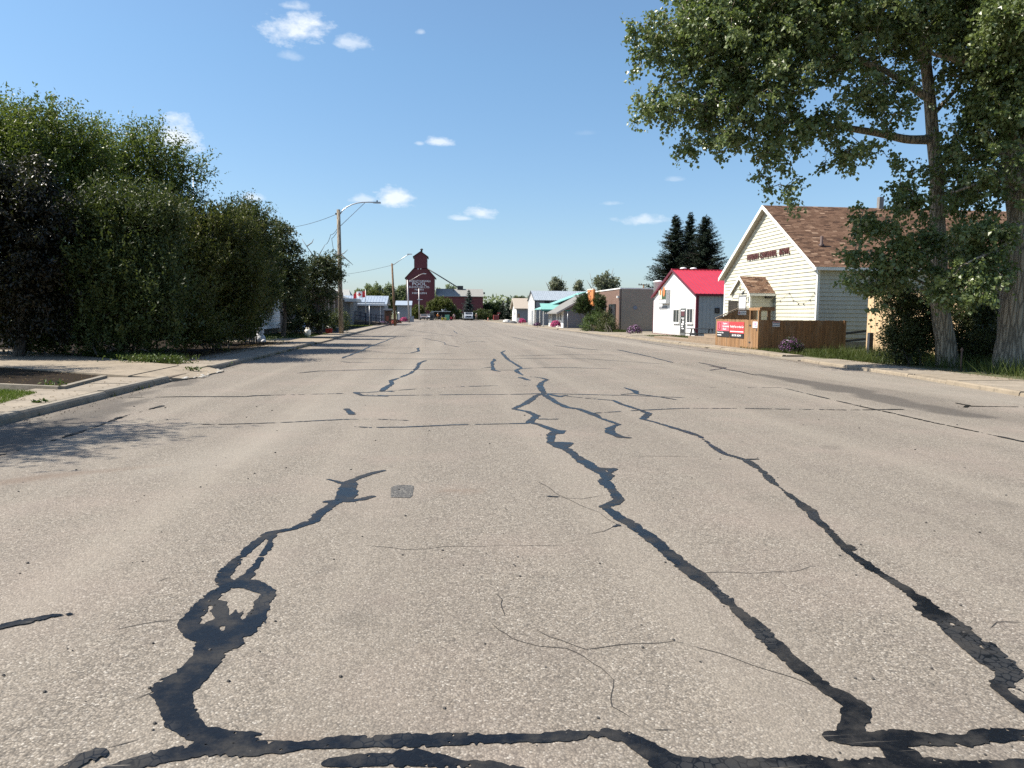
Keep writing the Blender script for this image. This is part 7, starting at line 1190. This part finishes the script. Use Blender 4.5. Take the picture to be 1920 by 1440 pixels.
# trailer with an open canopy
x0, x1 = AY(808, 600, 190)[0], AY(845, 600, 190)[0]; tl = thing('work_trailer', 'dark work trailer with flat canopy left of the white truck', 'trailer', ((x0+x1)/2, 190, 0)); z_ = AY(825, 583.5, 190)[2]; box('canopy', GALV, tl, x0+.05, x1, 189.6, 191.8, z_-.14, z_); box('bed', DARK, tl, x0+.2, x1-.2, 189.8, 191.7, .55, .75); box('back_panel', mat('dark_trailer_panel', (.025, .025, .026), .7), tl, x0+.9, x1-.3, 191.6, 191.7, .76, z_-.16)
for x in (x0+.3, x1-.4):
    for y in (189.75, 191.5): box('post', DARK, tl, x, x+.08, y, y+.08, .76, z_-.145)
for s in (0, 1): wheel(tl, (x0+1.2+s*2.4, 190.0, .36), .36, .22)
for i, (dx, dz, r) in enumerate(((3.6, 2.55, .32), (3.2, 2.4, .26), (4.1, 2.45, .28), (3.8, 2.85, .2), (3.0, 2.75, .16))): MB().lathe((x0+dx-.3, 190.5, dz-.2), [(r*.4, -r), (r, -r*.3), (r*.9, r*.5), (r*.2, r)], 8, False).build('bundle', (DARK, GALV, BLACK)[i % 3], tl)
x0 = AY(806, 600, 187)[0]; gn = thing('generator', 'boxy grey generator standing left of the work trailer', 'generator', (x0+.4, 187, 0)); GRY = mat('machine_grey', (.12, .115, .095), .7); MB().box(x0, x0+.95, 186.6, 187.6, .1, 1.85).build('housing', GRY, gn); box('grille', BLACK, gn, x0+.2, x0+.75, 186.56, 186.598, .55, 1.15); box('skid', DARK, gn, x0-.25, x0+1.15, 186.5, 187.7, 0, .098); box('top_cap', GALV, gn, x0-.04, x0+.99, 186.55, 187.65, 1.852, 1.95)
xg = AY(838.5, 600, 186)[0]; gt = thing('green_tote', 'pale green plastic tote among the work gear', 'tote', (xg, 186, 0)); GRN = mat('tote_green', (.12, .34, .2), .5); MB().box(xg-.5, xg+.5, 185.6, 186.4, .12, 1.25).build('tank', GRN, gt); box('lid', mat('tote_lid', (.25, .5, .42), .5), gt, xg-.54, xg+.54, 185.55, 186.45, 1.252, 1.34); box('pallet', DARK, gt, xg-.55, xg+.55, 185.55, 186.45, 0, .118)
for px, col, lb, nm in ((829.5, (.55, .5, .06), 'yellow bucket left of the green tote', 'yellow'), (835, (.6, .58, .2), 'pale yellow bucket in front of the green tote', 'pale_yellow')): x = AY(px, 602, 184.5)[0]; bk = thing('bucket', lb, 'bucket', (x, 184.5, 0), 'yellow buckets by the work gear'); MB().lathe((x, 184.5, 0), [(.2, 0), (.27, .62), (.28, .62), (.28, .66), (.24, .66), (.2, .1)], 12).build('pail', mat('bucket_'+nm, col, .5), bk); MB().tube([(x-.27, 184.4, .62), (x-.2, 184.3, .8), (x+.2, 184.3, .8), (x+.27, 184.4, .62)], .015, 4).build('handle', GALV, bk)
x = AY(846, 602, 186)[0]; jc = thing('fuel_can', 'red fuel can at the right of the green tote', 'fuel can', (x, 186, 0)); MB().prism([(x-.25, 185.8, .3), (x+.25, 185.8, .3), (x+.25, 185.8, .75), (x+.1, 185.8, .9), (x-.25, 185.8, .85)], (0, .4, 0)).build('can', mat('can_red', (.45, .03, .04), .5), jc); MB().box(x-.3, x+.3, 185.75, 186.25, 0, .298).build('stand', BLACK, jc); MB().tube([(x-.15, 186, .88), (x-.1, 186, 1.0), (x+.05, 186, 1.0), (x+.1, 186, .9)], .03, 5).build('handle', BLACK, jc)
x = AY(930, 601, 200)[0]; rbn = thing('red_bin', 'square red bin before the dark trees at the street end', 'bin', (x, 200, 0)); RB = mat('bin_red', (.33, .06, .05), .6, .1); MB().box(x-.7, x+.7, 199.5, 200.6, .12, 1.3).build('body', RB, rbn); box('lid', mat('bin_lid', (.45, .14, .12), .6), rbn, x-.74, x+.74, 199.45, 200.65, 1.302, 1.4); box('front_panel', mat('bin_dark_red', (.16, .03, .03), .6), rbn, x-.55, x+.55, 199.46, 199.498, .25, 1.1)
for xx in (x-.6, x+.6): wheel(rbn, (xx, 199.7, .1), .1, .08)
x = AY(935, 590, 206)[0]; z_ = AY(935, 588, 206)[2]; ws = thing('warning_sign', 'small red warning sign behind the red bin', 'sign', (x, 206, 0)); MB().tube([(x, 206, 0), (x, 206, z_+.2)], .04, 6).build('post', GALV, ws); box('plate', RB, ws, x-.4, x+.4, 205.93, 205.958, z_-.15, z_+.35)
x = AY(915, 602, 186)[0]; cn = thing('traffic_cone', 'orange traffic cone on the road right of the truck', 'traffic cone', (x, 186, 0)); OC = mat('cone_orange', (.55, .1, .03), .6); MB().lathe((x, 186, .04), [(.19, 0), (.05, .72), (.02, .73)], 10).build('cone', OC, cn); box('base', OC, cn, x-.24, x+.24, 185.76, 186.24, 0, .038); MB().lathe((x, 186, .34), [(.135, 0), (.112, .13)], 10).build('white_band', WHITE, cn)
# parked cars
def parked_car(label, x, y, rz, col, seed):
    c = thing('parked_car', label, 'car', (x, y, 0), 'parked cars at the street end'); m = mat('car_paint_%d' % seed, col, .3, .03); P = [(-2.2, .35), (-2.2, .75), (-1.9, .95), (-1.2, 1.0), (-.6, 1.45), (.9, 1.47), (1.6, 1.05), (2.15, .95), (2.2, .35)]
    MB().prism([(x-.85, y+a, z) for a, z in P], (1.7, 0, 0)).build('body', m, c); MB().prism([(x-.7, y-1.14, 1.04), (x+.7, y-1.14, 1.04), (x+.62, y-.66, 1.42), (x-.62, y-.66, 1.42)], (0, -.03, .012)).build('windshield', GLASS, c)
    for s in (-1, 1):
        MB().prism([(x+s*.852, y-1.0, 1.03), (x+s*.852, y-.55, 1.4), (x+s*.852, y+.85, 1.4), (x+s*.852, y+1.4, 1.06)], (s*.01, 0, 0)).build('side_window', GLASS, c); box('headlight', MATS['headlight_glass'], c, *sorted((x+s*.5, x+s*.8)), y-2.24, y-2.202, .62, .78)
        for dy in (-1.35, 1.4): wheel(c, (x+s*.78, y+dy, .32), .32, .2)
    box('bumper', DARK, c, x-.84, x+.84, y-2.28, y-2.203, .36, .55); box('grille', BLACK, c, x-.4, x+.4, y-2.23, y-2.202, .6, .76)
    for o in c.children: pass
    return c
parked_car('dusty brown grey car with pale trim parked left of the work gear', AY(794.5, 602, 182)[0], 184.2, 0, (.16, .13, .12), 1); parked_car('silver car just behind the brown grey car', AY(801, 602, 200)[0], 202, 0, (.42, .43, .46), 2)
# boulder and flowers at the far right kerb
q = AY(950, 604, 140); bo = thing('boulder', 'pale boulder at the far right kerb', 'boulder', (q[0], 140, 0)); MB().lathe((q[0], 140, 0), [(.6, 0), (.75, .25), (.6, .55), (.25, .68)], 9, False).build('rock', mat('pale_rock', (.5, .48, .45), .9, .2, 6), bo)
q = AY(961, 605, 138); bo = thing('boulder', 'dark low boulder beside the pale one', 'boulder', (q[0], 138, 0)); MB().lathe((q[0], 138, 0), [(.7, 0), (.8, .15), (.5, .4), (.15, .48)], 9, False).build('rock', mat('dark_rock', (.1, .1, .1), .9, .2, 6), bo)
q = AY(972, 604, 140); ps = thing('pillar_stand', 'short brown and white pillar before the beige roofed house', 'pillar', (q[0], 140, 0)); MB().box(q[0]-.15, q[0]+.15, 139.8, 140.1, 0, 1.0).build('base', WHITE, ps); MB().box(q[0]-.1, q[0]+.22, 139.85, 140.1, 1.002, 1.75).build('top', POLEB, ps)
# closing far woods beyond the town
g_ = np.random.default_rng(5); fw = thing('far_woods', 'distant line of trees beyond the town', 'trees', (0, 420, 0)); fw['kind'] = 'stuff'
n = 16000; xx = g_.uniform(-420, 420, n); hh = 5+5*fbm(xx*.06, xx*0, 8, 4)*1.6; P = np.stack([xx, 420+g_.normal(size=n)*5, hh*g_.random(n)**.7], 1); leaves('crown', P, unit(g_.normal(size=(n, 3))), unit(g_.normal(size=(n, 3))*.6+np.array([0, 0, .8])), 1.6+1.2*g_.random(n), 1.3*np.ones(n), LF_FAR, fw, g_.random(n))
